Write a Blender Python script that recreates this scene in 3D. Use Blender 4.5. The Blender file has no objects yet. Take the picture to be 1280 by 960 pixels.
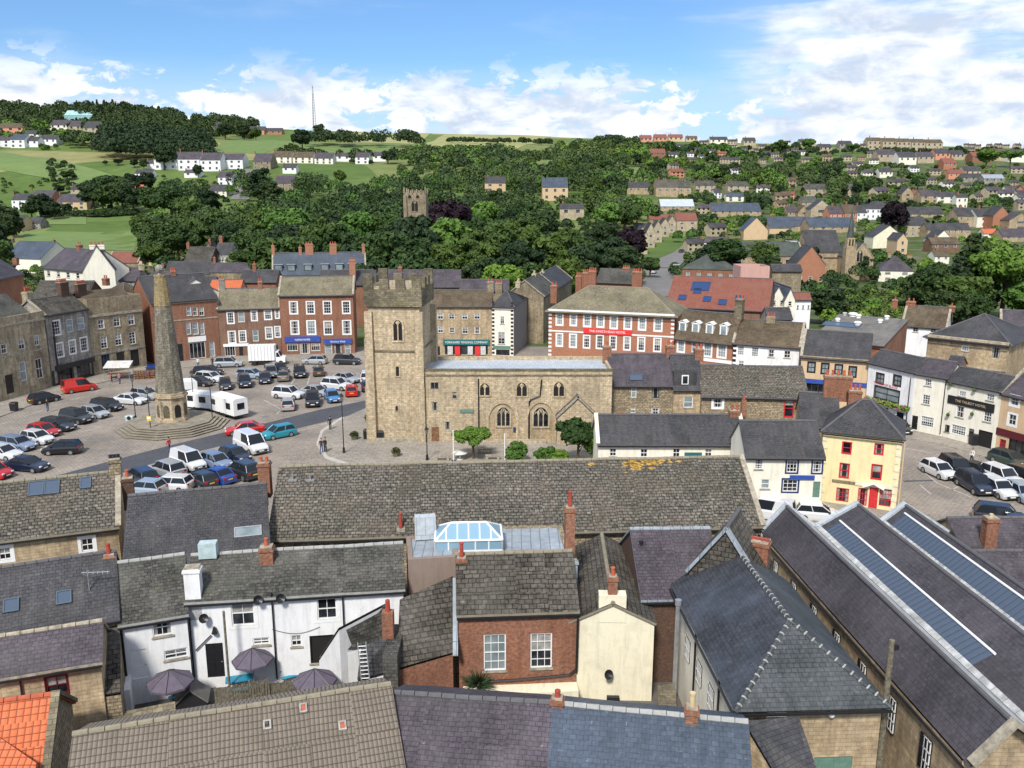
import bpy, bmesh, math, random
import numpy as np
from mathutils import Vector, Matrix, noise as mnoise
RND = random.Random(7)
C = bpy.context.scene.collection
# ------------------------------------------------------------------ camera geometry
F = 1073.0; PITCH = math.radians(12.6); CH = 28.0
cp, sp = math.cos(PITCH), math.sin(PITCH)
def ray(px, py):
    a = (px-640)/F; t = (480-py)/F
    return (a, cp+t*sp, -sp+t*cp)
def hz(px, py, z=0.0):
    d = ray(px, py); k = (z-CH)/d[2]; return Vector((d[0]*k, d[1]*k, z))
def hy(px, py, D):
    d = ray(px, py); k = D/d[1]; return Vector((d[0]*k, D, CH+d[2]*k))
def proj(p):
    zz = p[2]-CH; dep = p[1]*cp-zz*sp; up = p[1]*sp+zz*cp
    return (640+F*p[0]/dep, 480-F*up/dep)
def bis(f, a, b):
    fa = f(a)
    for _ in range(50):
        m = (a+b)/2; fm = f(m)
        if (fm > 0) == (fa > 0): a, fa = m, fm
        else: b = m
    return (a+b)/2
# ------------------------------------------------------------------ terrain height
TD = [165, 230, 300, 400, 550, 700, 900, 1200, 1500]
TP = [-400, 0, 160, 320, 480, 640, 800, 960, 1120, 1280, 1700]
TY = {-400:[424,374,343,318,300,262,195,163,140], 0:[424,374,343,318,300,262,195,163,140],
 160:[424,374,343,318,302,262,200,165,140], 320:[424,374,343,318,285,240,205,175,160],
 480:[424,374,344,322,290,245,205,178,166], 640:[424,374,345,318,280,240,205,180,169],
 800:[424,374,345,315,275,240,210,187,176], 960:[424,376,345,312,275,245,215,192,180],
 1120:[424,378,345,305,265,240,212,192,182], 1280:[424,378,340,300,262,238,212,196,186], 1700:[424,378,340,300,262,238,212,196,186]}
def zrow(py, D):
    t = (480-py)/F
    return CH + D*(-sp+t*cp)/(cp+t*sp)
TZ = {p: [zrow(y, d) for y, d in zip(TY[p], TD)] for p in TP}
for p in TP:
    for i, y in enumerate(TY[p]):
        if y in (424, 374, 343): TZ[p][i] = max(min(TZ[p][i], .6), -.0) if y == 424 else TZ[p][i]
def lerpt(v, xs, ys):
    if v <= xs[0]: return ys[0]
    for i in range(len(xs)-1):
        if v <= xs[i+1]:
            f = (v-xs[i])/(xs[i+1]-xs[i]); f = f*f*(3-2*f)*.5+f*.5
            return ys[i]*(1-f)+ys[i+1]*f
    return ys[-1]
def H(x, y):
    if y < 158: return 0.0
    s = max(-1.0, min(1.0, x/y)); px = 640+F*s*1.0
    col = []
    for i in range(len(TP)-1):
        if px <= TP[i+1] or i == len(TP)-2:
            a, b = TP[i], TP[i+1]; f = max(0, min(1, (px-a)/(b-a)))
            za = lerpt(y, TD, TZ[a]); zb = lerpt(y, TD, TZ[b]); break
    z = za*(1-f)+zb*f
    if y < 172: z *= max(0, (y-158)/14)
    if y > 250: z += 1.2*mnoise.noise(Vector((x/60, y/60, 0)))*min(1, (y-250)/200)
    if y > 1500: z *= max(.2, 1-(y-1500)/3000*.8)
    return z
def hit(px, py, dmin=20, dmax=3500):
    d = ray(px, py); y = dmin; prev = y
    while y < dmax:
        k = y/d[1]; z = CH+d[2]*k
        if z <= H(d[0]*k, y):
            f = lambda yy: (CH+d[2]*yy/d[1])-H(d[0]*yy/d[1], yy)
            yy = bis(f, prev, y); k = yy/d[1]
            return Vector((d[0]*k, yy, CH+d[2]*k))
        prev = y; y += max(2, y*.012)
    k = 1500/d[1]; return Vector((d[0]*k, 1500, H(d[0]*k, 1500)))
# ------------------------------------------------------------------ materials
MATS = {}
def newmat(name):
    m = bpy.data.materials.new(name); m.use_nodes = True; MATS[name] = m
    nt = m.node_tree; b = nt.nodes['Principled BSDF']; return m, nt, b
def N(nt, t, **kw):
    n = nt.nodes.new(t)
    for k, v in kw.items():
        if k.startswith('i_'): n.inputs[k[2:].replace('_', ' ')].default_value = v
        else: setattr(n, k, v)
    return n
def rgba(c): return (c[0], c[1], c[2], 1)
def tinted(nt, col_out, b):
    oi = N(nt, 'ShaderNodeObjectInfo'); mx = N(nt, 'ShaderNodeMix', data_type='RGBA', blend_type='MULTIPLY')
    mx.inputs[0].default_value = 1
    nt.links.new(col_out, mx.inputs[6]); nt.links.new(oi.outputs['Color'], mx.inputs[7])
    nt.links.new(mx.outputs[2], b.inputs['Base Color'])
def noise_node(nt, vec, scale, detail=4, rough=.6):
    n = N(nt, 'ShaderNodeTexNoise'); n.inputs['Scale'].default_value = scale; n.inputs['Detail'].default_value = detail; n.inputs['Roughness'].default_value = rough
    nt.links.new(vec, n.inputs['Vector']); return n
def ramp(nt, inp, stops):
    r = N(nt, 'ShaderNodeValToRGB'); e = r.color_ramp.elements
    e[0].position, e[0].color = stops[0][0], rgba(stops[0][1]) ; e[1].position, e[1].color = stops[-1][0], rgba(stops[-1][1])
    for p, c in stops[1:-1]:
        x = e.new(p); x.color = rgba(c)
    nt.links.new(inp, r.inputs[0]); return r
def mixc(nt, fac, a, b, mode='MIX'):
    m = N(nt, 'ShaderNodeMix', data_type='RGBA', blend_type=mode)
    if isinstance(fac, (int, float)): m.inputs[0].default_value = fac
    else: nt.links.new(fac, m.inputs[0])
    for v, i in ((a, 6), (b, 7)):
        if isinstance(v, tuple): m.inputs[i].default_value = rgba(v)
        else: nt.links.new(v, m.inputs[i])
    return m.outputs[2]
def plain(name, c, rough=.6, metal=0, tint=False, var=.12, nscale=3, **kw):
    m, nt, b = newmat(name)
    uv = N(nt, 'ShaderNodeTexCoord').outputs['Object']
    n = noise_node(nt, uv, nscale, 5)
    lo = tuple(max(0, x*(1-var*1.6)) for x in c); hi = tuple(x*(1+var) for x in c)
    r = ramp(nt, n.outputs['Fac'], [(.3, lo), (.65, hi)])
    if tint: tinted(nt, r.outputs[0], b)
    else: nt.links.new(r.outputs[0], b.inputs['Base Color'])
    b.inputs['Roughness'].default_value = rough; b.inputs['Metallic'].default_value = metal
    for k, v in kw.items(): b.inputs[k.replace('_', ' ')].default_value = v
    return m
def masonry(name, c1, c2, mortar, bw, bh, ms, rough=.9, wob=.0, bump=.4, stain=None, stain_amt=.5, stain_scale=.35, moss=None, mossr=(.55, .7), noff=.5, lum=.25, streak=0):
    m, nt, b = newmat(name); L = nt.links.new
    uv = N(nt, 'ShaderNodeUVMap').outputs[0]
    v = uv
    if wob:
        nn = noise_node(nt, uv, 1.6, 2); s = N(nt, 'ShaderNodeVectorMath', operation='SUBTRACT'); L(nn.outputs['Color'], s.inputs[0]); s.inputs[1].default_value = (.5, .5, .5)
        s2 = N(nt, 'ShaderNodeVectorMath', operation='SCALE'); L(s.outputs[0], s2.inputs[0]); s2.inputs['Scale'].default_value = wob
        a = N(nt, 'ShaderNodeVectorMath', operation='ADD'); L(uv, a.inputs[0]); L(s2.outputs[0], a.inputs[1]); v = a.outputs[0]
    br = N(nt, 'ShaderNodeTexBrick', offset=noff); L(v, br.inputs['Vector'])
    br.inputs['Color1'].default_value = rgba(c1); br.inputs['Color2'].default_value = rgba(c2); br.inputs['Mortar'].default_value = rgba(mortar)
    br.inputs['Scale'].default_value = 1; br.inputs['Brick Width'].default_value = bw; br.inputs['Row Height'].default_value = bh; br.inputs['Mortar Size'].default_value = ms; br.inputs['Mortar Smooth'].default_value = .4; br.inputs['Bias'].default_value = 0
    n2 = noise_node(nt, uv, 1/ bw*1.3, 3); r2 = ramp(nt, n2.outputs['Fac'], [(.3, (1-lum*1.3,)*3), (.7, (1+lum*.6,)*3)])
    col = mixc(nt, 1.0, br.outputs['Color'], r2.outputs[0], 'MULTIPLY')
    if stain:
        n3 = noise_node(nt, uv, stain_scale, 6, .65); r3 = ramp(nt, n3.outputs['Fac'], [(.42, (0, 0, 0)), (.66, (stain_amt,)*3)])
        col = mixc(nt, r3.outputs[0], col, stain)
    if moss:
        tc = N(nt, 'ShaderNodeTexCoord').outputs['Object']
        n4 = noise_node(nt, tc, .9, 7, .7); r4 = ramp(nt, n4.outputs['Fac'], [(mossr[0], (0, 0, 0)), (mossr[1], (.85,)*3)])
        col = mixc(nt, r4.outputs[0], col, moss)
    if 'slate' in name and 'teal' not in name:
        n7 = noise_node(nt, uv, 3.3, 6, .8); r7 = ramp(nt, n7.outputs['Fac'], [(.60, (0,0,0)), (.68, (.5,)*3)]); col = mixc(nt, r7.outputs[0], col, tuple(min(.4, x*2.6+.05) for x in c1))
        n8 = noise_node(nt, uv, .22, 5, .7); col = mixc(nt, 1.0, col, ramp(nt, n8.outputs['Fac'], [(.36, (.72,.74,.70)), (.62, (1.12,1.1,1.1))]).outputs[0], 'MULTIPLY')
    if streak:
        mp = N(nt, 'ShaderNodeMapping'); L(uv, mp.inputs[0]); mp.inputs['Scale'].default_value = (2.2, .22, 1)
        n5 = noise_node(nt, mp.outputs[0], 1, 5, .7); r5 = ramp(nt, n5.outputs['Fac'], [(.35, (1-streak,)*3), (.6, (1.04,)*3)])
        col = mixc(nt, 1.0, col, r5.outputs[0], 'MULTIPLY')
    tinted(nt, col, b)
    b.inputs['Roughness'].default_value = rough; b.inputs['Specular IOR Level'].default_value = .25
    bp = N(nt, 'ShaderNodeBump'); bp.inputs['Strength'].default_value = bump; bp.inputs['Distance'].default_value = .04
    inv = N(nt, 'ShaderNodeMath', operation='SUBTRACT'); inv.inputs[0].default_value = 1; L(br.outputs['Fac'], inv.inputs[1])
    ad = N(nt, 'ShaderNodeMath', operation='ADD'); L(inv.outputs[0], ad.inputs[0]); L(n2.outputs['Fac'], ad.inputs[1]); L(ad.outputs[0], bp.inputs['Height'])
    L(bp.outputs[0], b.inputs['Normal'])
    return m
# walls
masonry('tan', (.60,.47,.30), (.48,.36,.22), (.36,.28,.19), .5, .2, .014, wob=.05, stain=(.17,.13,.09), stain_amt=.55, streak=.3)
masonry('pale_stone', (.62,.53,.37), (.52,.43,.29), (.40,.33,.24), .5, .22, .014, wob=.05, stain=(.22,.18,.13), stain_amt=.5, streak=.3)
masonry('church_stone', (.68,.55,.37), (.53,.42,.27), (.42,.335,.225), .46, .21, .02, wob=.07, stain=(.27,.22,.15), stain_amt=.6, stain_scale=.25, lum=.33, streak=.25)
masonry('weathered', (.30,.26,.17), (.20,.165,.115), (.12,.10,.07), .5, .25, .018, wob=.08, stain=(.05,.045,.035), stain_amt=.8, moss=(.13,.12,.05), mossr=(.5,.7), lum=.35)
masonry('ashlar', (.56,.47,.32), (.50,.42,.28), (.34,.28,.19), .7, .32, .01, stain=(.12,.10,.075), stain_amt=.7, streak=.45)
masonry('ashlar_grey', (.46,.43,.38), (.37,.35,.31), (.24,.22,.195), .6, .3, .014, stain=(.09,.08,.075), stain_amt=.7, streak=.4)
masonry('brown_stone', (.42,.345,.225), (.35,.285,.19), (.23,.195,.135), .5, .22, .012, stain=(.09,.07,.05), stain_amt=.6, streak=.35)
masonry('rubble', (.50,.40,.26), (.33,.26,.17), (.20,.16,.11), .38, .2, .03, wob=.14, stain=(.10,.085,.06), stain_amt=.6, lum=.45)
masonry('brick', (.40,.16,.09), (.30,.115,.065), (.28,.21,.16), .23, .078, .011, stain=(.16,.07,.04), stain_amt=.4, lum=.35, streak=.2)
masonry('brick_brown', (.33,.175,.115), (.25,.135,.09), (.22,.17,.13), .23, .078, .011, stain=(.12,.07,.05), stain_amt=.5, streak=.25)
masonry('brick_orange', (.50,.20,.11), (.42,.16,.09), (.38,.26,.18), .23, .078, .011, stain=(.28,.12,.07), stain_amt=.4)
masonry('brick_dark', (.15,.075,.05), (.10,.055,.04), (.13,.10,.08), .23, .078, .011, stain=(.06,.04,.03), stain_amt=.5)
def render_mat(name, c, dirty=(.35,.3,.24), amt=.25):
    m, nt, b = newmat(name); L = nt.links.new
    uv = N(nt, 'ShaderNodeUVMap').outputs[0]
    n = noise_node(nt, uv, .7, 7, .7); r = ramp(nt, n.outputs['Fac'], [(.48, (0,0,0)), (.75, (amt,)*3)])
    col = mixc(nt, r.outputs[0], c, dirty)
    mp = N(nt, 'ShaderNodeMapping'); L(uv, mp.inputs[0]); mp.inputs['Scale'].default_value = (2.5, .3, 1)
    n5 = noise_node(nt, mp.outputs[0], 1, 6, .75); r5 = ramp(nt, n5.outputs['Fac'], [(.3, (.78,)*3), (.52, (1.0,)*3)])
    col = mixc(nt, 1.0, col, r5.outputs[0], 'MULTIPLY')
    tinted(nt, col, b); b.inputs['Roughness'].default_value = .85
    bp = N(nt, 'ShaderNodeBump'); bp.inputs['Strength'].default_value = .25; bp.inputs['Distance'].default_value = .03
    n6 = noise_node(nt, uv, 5, 6); L(n6.outputs['Fac'], bp.inputs['Height']); L(bp.outputs[0], b.inputs['Normal'])
render_mat('white', (.80,.80,.80)); render_mat('cream', (.80,.74,.55), (.40,.36,.28), amt=.45); render_mat('cream_white', (.80,.76,.64)); render_mat('yellow', (.80,.67,.38), amt=.25)
render_mat('ochre', (.60,.43,.26), amt=.2); render_mat('grey_render', (.25,.235,.22)); render_mat('brown_render', (.25,.19,.155)); render_mat('pink', (.55,.32,.27)); render_mat('salmon', (.62,.27,.17))
# roofs
masonry('slate', (.082,.080,.088), (.057,.056,.063), (.022,.022,.025), .3, .21, .014, rough=.62, bump=.5, stain=(.10,.095,.09), stain_amt=.5, lum=.3, streak=.2)
masonry('slate_purple', (.105,.086,.105), (.075,.062,.078), (.035,.03,.036), .3, .22, .014, rough=.6, bump=.5, stain=(.13,.12,.125), stain_amt=.45, lum=.3, streak=.2)
masonry('slate_blue', (.088,.112,.15), (.068,.088,.12), (.045,.058,.08), .3, .22, .012, rough=.5, bump=.4, stain=(.06,.075,.10), stain_amt=.5, lum=.18, streak=.15)
masonry('slate_old', (.105,.102,.090), (.062,.060,.055), (.03,.03,.027), .33, .2, .02, rough=.8, bump=.6, stain=(.17,.165,.14), stain_amt=.5, lum=.45, moss=(.10,.10,.055), mossr=(.6,.8))
masonry('stone_slate', (.205,.185,.15), (.125,.118,.10), (.040,.037,.031), .36, .25, .028, rough=.9, wob=.03, bump=.9, stain=(.15,.115,.09), stain_amt=.4, lum=.6, moss=(.13,.12,.065), mossr=(.6,.85))
masonry('stone_slate_dark', (.12,.105,.085), (.065,.057,.048), (.022,.02,.017), .42, .3, .028, rough=.9, wob=.05, bump=.9, stain=(.16,.15,.13), stain_amt=.45, lum=.5, moss=(.20,.19,.15), mossr=(.63,.8))
masonry('stone_slate_moss', (.26,.225,.155), (.185,.16,.11), (.09,.08,.055), .42, .26, .02, rough=.9, wob=.05, bump=.7, stain=(.27,.245,.16), stain_amt=.6, lum=.35, moss=(.15,.14,.085), mossr=(.5,.75))
masonry('brown_slate', (.145,.105,.07), (.10,.075,.052), (.05,.04,.03), .38, .24, .018, rough=.9, bump=.6, stain=(.17,.14,.09), stain_amt=.6, lum=.35)
masonry('green_slate', (.095,.11,.10), (.07,.085,.075), (.04,.045,.04), .35, .22, .016, rough=.8, bump=.5, stain=(.13,.14,.12), stain_amt=.5)
masonry('red_tile', (.30,.105,.07), (.23,.08,.055), (.12,.05,.04), .3, .3, .02, rough=.85, bump=.6, stain=(.22,.12,.09), stain_amt=.5, lum=.3)
masonry('lead', (.36,.40,.44), (.32,.36,.40), (.16,.18,.20), .6, 6, .03, rough=.5, noff=0, bump=.5, stain=(.20,.22,.24), stain_amt=.6, lum=.2)
masonry('lead_white', (.53,.57,.60), (.48,.52,.55), (.30,.32,.34), .55, 1.4, .02, rough=.45, bump=.4, stain=(.32,.35,.38), stain_amt=.5, lum=.15)
masonry('tarred', (.17,.16,.15), (.13,.125,.12), (.08,.08,.08), 1.2, 3, .02, rough=.9, bump=.2, stain=(.22,.2,.17), stain_amt=.6)
def pantile(name, c1, c2, dark, pw=.3, ph=.33, amt=.5):
    m, nt, b = newmat(name); L = nt.links.new
    uv = N(nt, 'ShaderNodeUVMap').outputs[0]; sx = N(nt, 'ShaderNodeSeparateXYZ'); L(uv, sx.inputs[0])
    def mth(op, a, bb=None):
        n = N(nt, 'ShaderNodeMath', operation=op)
        for i, v in enumerate((a, bb)):
            if v is None: continue
            if isinstance(v, (int, float)): n.inputs[i].default_value = v
            else: L(v, n.inputs[i])
        return n.outputs[0]
    fx = mth('FRACT', mth('DIVIDE', sx.outputs[0], pw)); fy = mth('FRACT', mth('DIVIDE', sx.outputs[1], ph))
    roll = mth('SINE', mth('MULTIPLY', fx, math.pi)); step = mth('SUBTRACT', 1.0, fy)
    hgt = mth('ADD', mth('MULTIPLY', roll, .6), mth('MULTIPLY', step, .5))
    n = noise_node(nt, uv, 2.5, 5); n2 = noise_node(nt, uv, .5, 5)
    base = mixc(nt, n.outputs['Fac'], c1, c2); r = ramp(nt, n2.outputs['Fac'], [(.45, (0,0,0)), (.7, (amt,)*3)]); base = mixc(nt, r.outputs[0], base, dark)
    g = mth('LESS_THAN', fx, .2); g2 = mth('LESS_THAN', fy, .15); gg = mth('MAXIMUM', g, g2)
    base = mixc(nt, mth('MULTIPLY', gg, .75), base, tuple(x*.25 for x in c2))
    tinted(nt, base, b); b.inputs['Roughness'].default_value = .85
    bp = N(nt, 'ShaderNodeBump'); bp.inputs['Strength'].default_value = .9; bp.inputs['Distance'].default_value = .07
    L(hgt, bp.inputs['Height']); L(bp.outputs[0], b.inputs['Normal'])
pantile('pantile_orange', (.70,.18,.07), (.55,.13,.05), (.45,.16,.09), amt=.3)
pantile('concrete_tile', (.26,.21,.16), (.165,.135,.105), (.13,.115,.085), pw=.18, ph=.31)
# misc
plain('ridge_pale', (.33,.33,.31), .8); plain('ridge_dark', (.10,.095,.10), .8); plain('ridge_stone', (.24,.21,.15), .9); plain('coping', (.33,.29,.22), .9, var=.3)
plain('white_paint', (.80,.80,.78), .45, var=.04); plain('cream_paint', (.72,.66,.5), .5, var=.06); plain('black_paint', (.016,.016,.018), .4); plain('red_paint', (.55,.03,.04), .4, var=.08)
plain('maroon_paint', (.10,.012,.02), .4); plain('navy_paint', (.02,.04,.12), .4); plain('blue_paint', (.035,.08,.33), .4); plain('teal_paint', (.02,.13,.14), .4); plain('green_paint', (.12,.22,.17), .5)
plain('slate_paint', (.07,.10,.13), .5); plain('timber', (.20,.10,.045), .6, var=.3); plain('old_timber', (.15,.13,.09), .9, var=.4, nscale=6); plain('terracotta', (.42,.10,.045), .8); plain('buff_clay', (.55,.42,.24), .8)
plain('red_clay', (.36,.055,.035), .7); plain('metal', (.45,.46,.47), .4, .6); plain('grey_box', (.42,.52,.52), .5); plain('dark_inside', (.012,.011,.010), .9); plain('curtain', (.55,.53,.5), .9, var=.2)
plain('banner_red', (.68,.035,.035), .5, var=.05); plain('half_timber', (.05,.035,.025), .8); plain('lichen', (.36,.22,.05), .95, var=.4, nscale=5)
plain('concrete', (.34,.32,.29), .9, var=.25); plain('cloth_purple', (.11,.09,.12), .8); plain('turquoise', (.02,.22,.34), .5); plain('moss_wall', (.10,.095,.05), .95, var=.5)
m, nt, b = newmat('glass'); b.inputs['Roughness'].default_value = .06; b.inputs['Specular IOR Level'].default_value = .7
oi = N(nt, 'ShaderNodeTexCoord'); n = noise_node(nt, oi.outputs['Object'], .8, 2); r = ramp(nt, n.outputs['Fac'], [(.35, (.006,.007,.009)), (.55, (.02,.023,.028)), (.75, (.07,.075,.08))]); nt.links.new(r.outputs[0], b.inputs['Base Color'])
m, nt, b = newmat('glass_pale'); b.inputs['Roughness'].default_value = .12
oi = N(nt, 'ShaderNodeTexCoord'); n = noise_node(nt, oi.outputs['Object'], .7, 2); r = ramp(nt, n.outputs['Fac'], [(.35, (.16,.20,.21)), (.7, (.32,.36,.37))]); nt.links.new(r.outputs[0], b.inputs['Base Color'])
m, nt, b = newmat('roof_glass'); b.inputs['Base Color'].default_value = (.085,.115,.165,1); b.inputs['Roughness'].default_value = .2; b.inputs['Metallic'].default_value = .2
m, nt, b = newmat('solar'); b.inputs['Base Color'].default_value = (.02,.05,.14,1); b.inputs['Roughness'].default_value = .15
# car paint
m, nt, b = newmat('car_paint'); oi = N(nt, 'ShaderNodeObjectInfo'); nt.links.new(oi.outputs['Color'], b.inputs['Base Color']); b.inputs['Metallic'].default_value = .25; b.inputs['Roughness'].default_value = .28; b.inputs['Coat Weight'].default_value = .8; b.inputs['Coat Roughness'].default_value = .05
plain('tyre', (.018,.018,.018), .9); plain('alloy', (.45,.46,.48), .3, .7); plain('plastic_black', (.02,.02,.022), .5); plain('lamp_clear', (.75,.77,.8), .15); plain('lamp_red', (.45,.01,.015), .2)
m, nt, b = newmat('car_glass'); b.inputs['Base Color'].default_value = (.015,.019,.025,1); b.inputs['Roughness'].default_value = .08; b.inputs['Specular IOR Level'].default_value = .4
plain('plate_white', (.75,.75,.7), .5, var=.03); plain('plate_yellow', (.7,.5,.05), .5, var=.03)
# foliage
def leafmat(name, c1, c2, c3):
    m, nt, b = newmat(name); L = nt.links.new
    tc = N(nt, 'ShaderNodeTexCoord').outputs['Object']
    n = noise_node(nt, tc, .45, 4, .7); r = ramp(nt, n.outputs['Fac'], [(.3, c1), (.5, c2), (.72, c3)])
    oi = N(nt, 'ShaderNodeObjectInfo')
    r2 = ramp(nt, oi.outputs['Random'], [(0, (.62,.72,.7)), (.5, (1,1,1)), (1, (1.45,1.3,.9))])
    col = mixc(nt, 1.0, r.outputs[0], r2.outputs[0], 'MULTIPLY')
    tinted(nt, col, b); b.inputs['Roughness'].default_value = .65; b.inputs['Specular IOR Level'].default_value = .2
leafmat('leaf', (.022,.042,.012), (.050,.088,.022), (.090,.135,.035))
leafmat('leaf_light', (.05,.10,.018), (.09,.17,.03), (.14,.22,.045))
leafmat('leaf_dark', (.015,.030,.012), (.029,.052,.020), (.050,.078,.028))
leafmat('leaf_copper', (.010,.005,.009), (.020,.009,.015), (.032,.014,.019))
plain('bark', (.10,.075,.05), .95, var=.4); plain('flowers', (.35,.05,.14), .8, var=.6, nscale=30)
# ground
def groundmat():
    m, nt, b = newmat('terrain'); L = nt.links.new
    g = N(nt, 'ShaderNodeNewGeometry').outputs['Position']
    n1 = noise_node(nt, g, .006, 3); n2 = noise_node(nt, g, .05, 6, .7)
    v = N(nt, 'ShaderNodeTexVoronoi'); v.inputs['Scale'].default_value = .006; L(g, v.inputs['Vector'])
    hs = N(nt, 'ShaderNodeSeparateColor'); L(v.outputs['Color'], hs.inputs[0])
    r = ramp(nt, hs.outputs[0], [(.0, (.125,.18,.055)), (.35, (.10,.155,.045)), (.6, (.18,.21,.08)), (.85, (.27,.26,.12)), (1, (.13,.19,.06))])
    r.color_ramp.interpolation = 'CONSTANT'
    rr = ramp(nt, n2.outputs['Fac'], [(.3, (.7,.75,.7)), (.7, (1.15,1.1,1.05))])
    col = mixc(nt, 1, r.outputs[0], rr.outputs[0], 'MULTIPLY')
    sp_ = N(nt, 'ShaderNodeSeparateXYZ'); L(g, sp_.inputs[0])
    def mr(v, a, b_):
        q = N(nt, 'ShaderNodeMapRange', interpolation_type='SMOOTHSTEP'); L(v, q.inputs[0]); q.inputs[1].default_value = a; q.inputs[2].default_value = b_; q.inputs[3].default_value = 1; q.inputs[4].default_value = 0; return q.outputs[0]
    town = N(nt, 'ShaderNodeMath', operation='MULTIPLY'); town.inputs[1].default_value = .85
    east = N(nt, 'ShaderNodeMath', operation='SUBTRACT'); east.inputs[0].default_value = 1; L(mr(sp_.outputs[0], 70, 170), east.inputs[1])
    e2 = N(nt, 'ShaderNodeMath', operation='MULTIPLY'); L(east.outputs[0], e2.inputs[0]); L(mr(sp_.outputs[1], 1000, 1150), e2.inputs[1])
    mxx = N(nt, 'ShaderNodeMath', operation='MAXIMUM'); L(mr(sp_.outputs[1], 300, 420), mxx.inputs[0]); L(e2.outputs[0], mxx.inputs[1]); L(mxx.outputs[0], town.inputs[0])
    n9 = noise_node(nt, g, .11, 5, .7); gard = ramp(nt, n9.outputs['Fac'], [(.35, (.035,.06,.02)), (.5, (.075,.105,.035)), (.6, (.13,.12,.09)), (.72, (.20,.185,.16))])
    col = mixc(nt, town.outputs[0], col, gard.outputs[0])
    tinted(nt, col, b); b.inputs['Roughness'].default_value = .95; b.inputs['Specular IOR Level'].default_value = .1
groundmat()
def groundlike(name, c1, c2, stain, scale=.25, cell=None):
    m, nt, b = newmat(name); L = nt.links.new
    g = N(nt, 'ShaderNodeNewGeometry').outputs['Position']
    n = noise_node(nt, g, scale, 8, .7); col = mixc(nt, ramp(nt, n.outputs['Fac'], [(.35, (0,0,0)), (.65, (1,1,1))]).outputs[0], c1, c2)
    n2 = noise_node(nt, g, .09, 6, .65); col = mixc(nt, ramp(nt, n2.outputs['Fac'], [(.5, (0,0,0)), (.68, (.6,)*3)]).outputs[0], col, stain)
    n3 = noise_node(nt, g, 2.4, 3, .6); col = mixc(nt, 1.0, col, ramp(nt, n3.outputs['Fac'], [(.3, (.82,)*3), (.7, (1.12,)*3)]).outputs[0], 'MULTIPLY')
    if cell:
        br = N(nt, 'ShaderNodeTexBrick'); L(g, br.inputs['Vector']); br.inputs['Scale'].default_value = 1
        br.inputs['Brick Width'].default_value = cell[0]; br.inputs['Row Height'].default_value = cell[1]; br.inputs['Mortar Size'].default_value = cell[2]
        br.inputs['Color1'].default_value = (1.06,)*3+(1,); br.inputs['Color2'].default_value = (.9,)*3+(1,); br.inputs['Mortar'].default_value = (.66,)*3+(1,)
        col = mixc(nt, 1.0, col, br.outputs['Color'], 'MULTIPLY')
    L(col, b.inputs['Base Color']); b.inputs['Roughness'].default_value = .92; b.inputs['Specular IOR Level'].default_value = .25
groundlike('cobbles', (.37,.315,.26), (.26,.225,.195), (.16,.145,.13), cell=(.5,.3,.04))
groundlike('asphalt', (.088,.09,.10), (.068,.07,.08), (.11,.11,.115))
groundlike('paving', (.36,.32,.265), (.29,.26,.22), (.23,.205,.18), cell=(.9,.6,.03))
groundlike('yard', (.15,.135,.12), (.10,.09,.08), (.07,.065,.06)); groundlike('setts_pale', (.50,.47,.42), (.42,.39,.35), (.36,.33,.29))
groundlike('pitch', (.155,.22,.07), (.125,.19,.06), (.19,.235,.085), scale=.05); groundlike('pale_field', (.36,.33,.15), (.26,.28,.10), (.20,.26,.08), scale=.03)
groundlike('lane', (.20,.19,.18), (.16,.155,.15), (.24,.22,.2))
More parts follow.
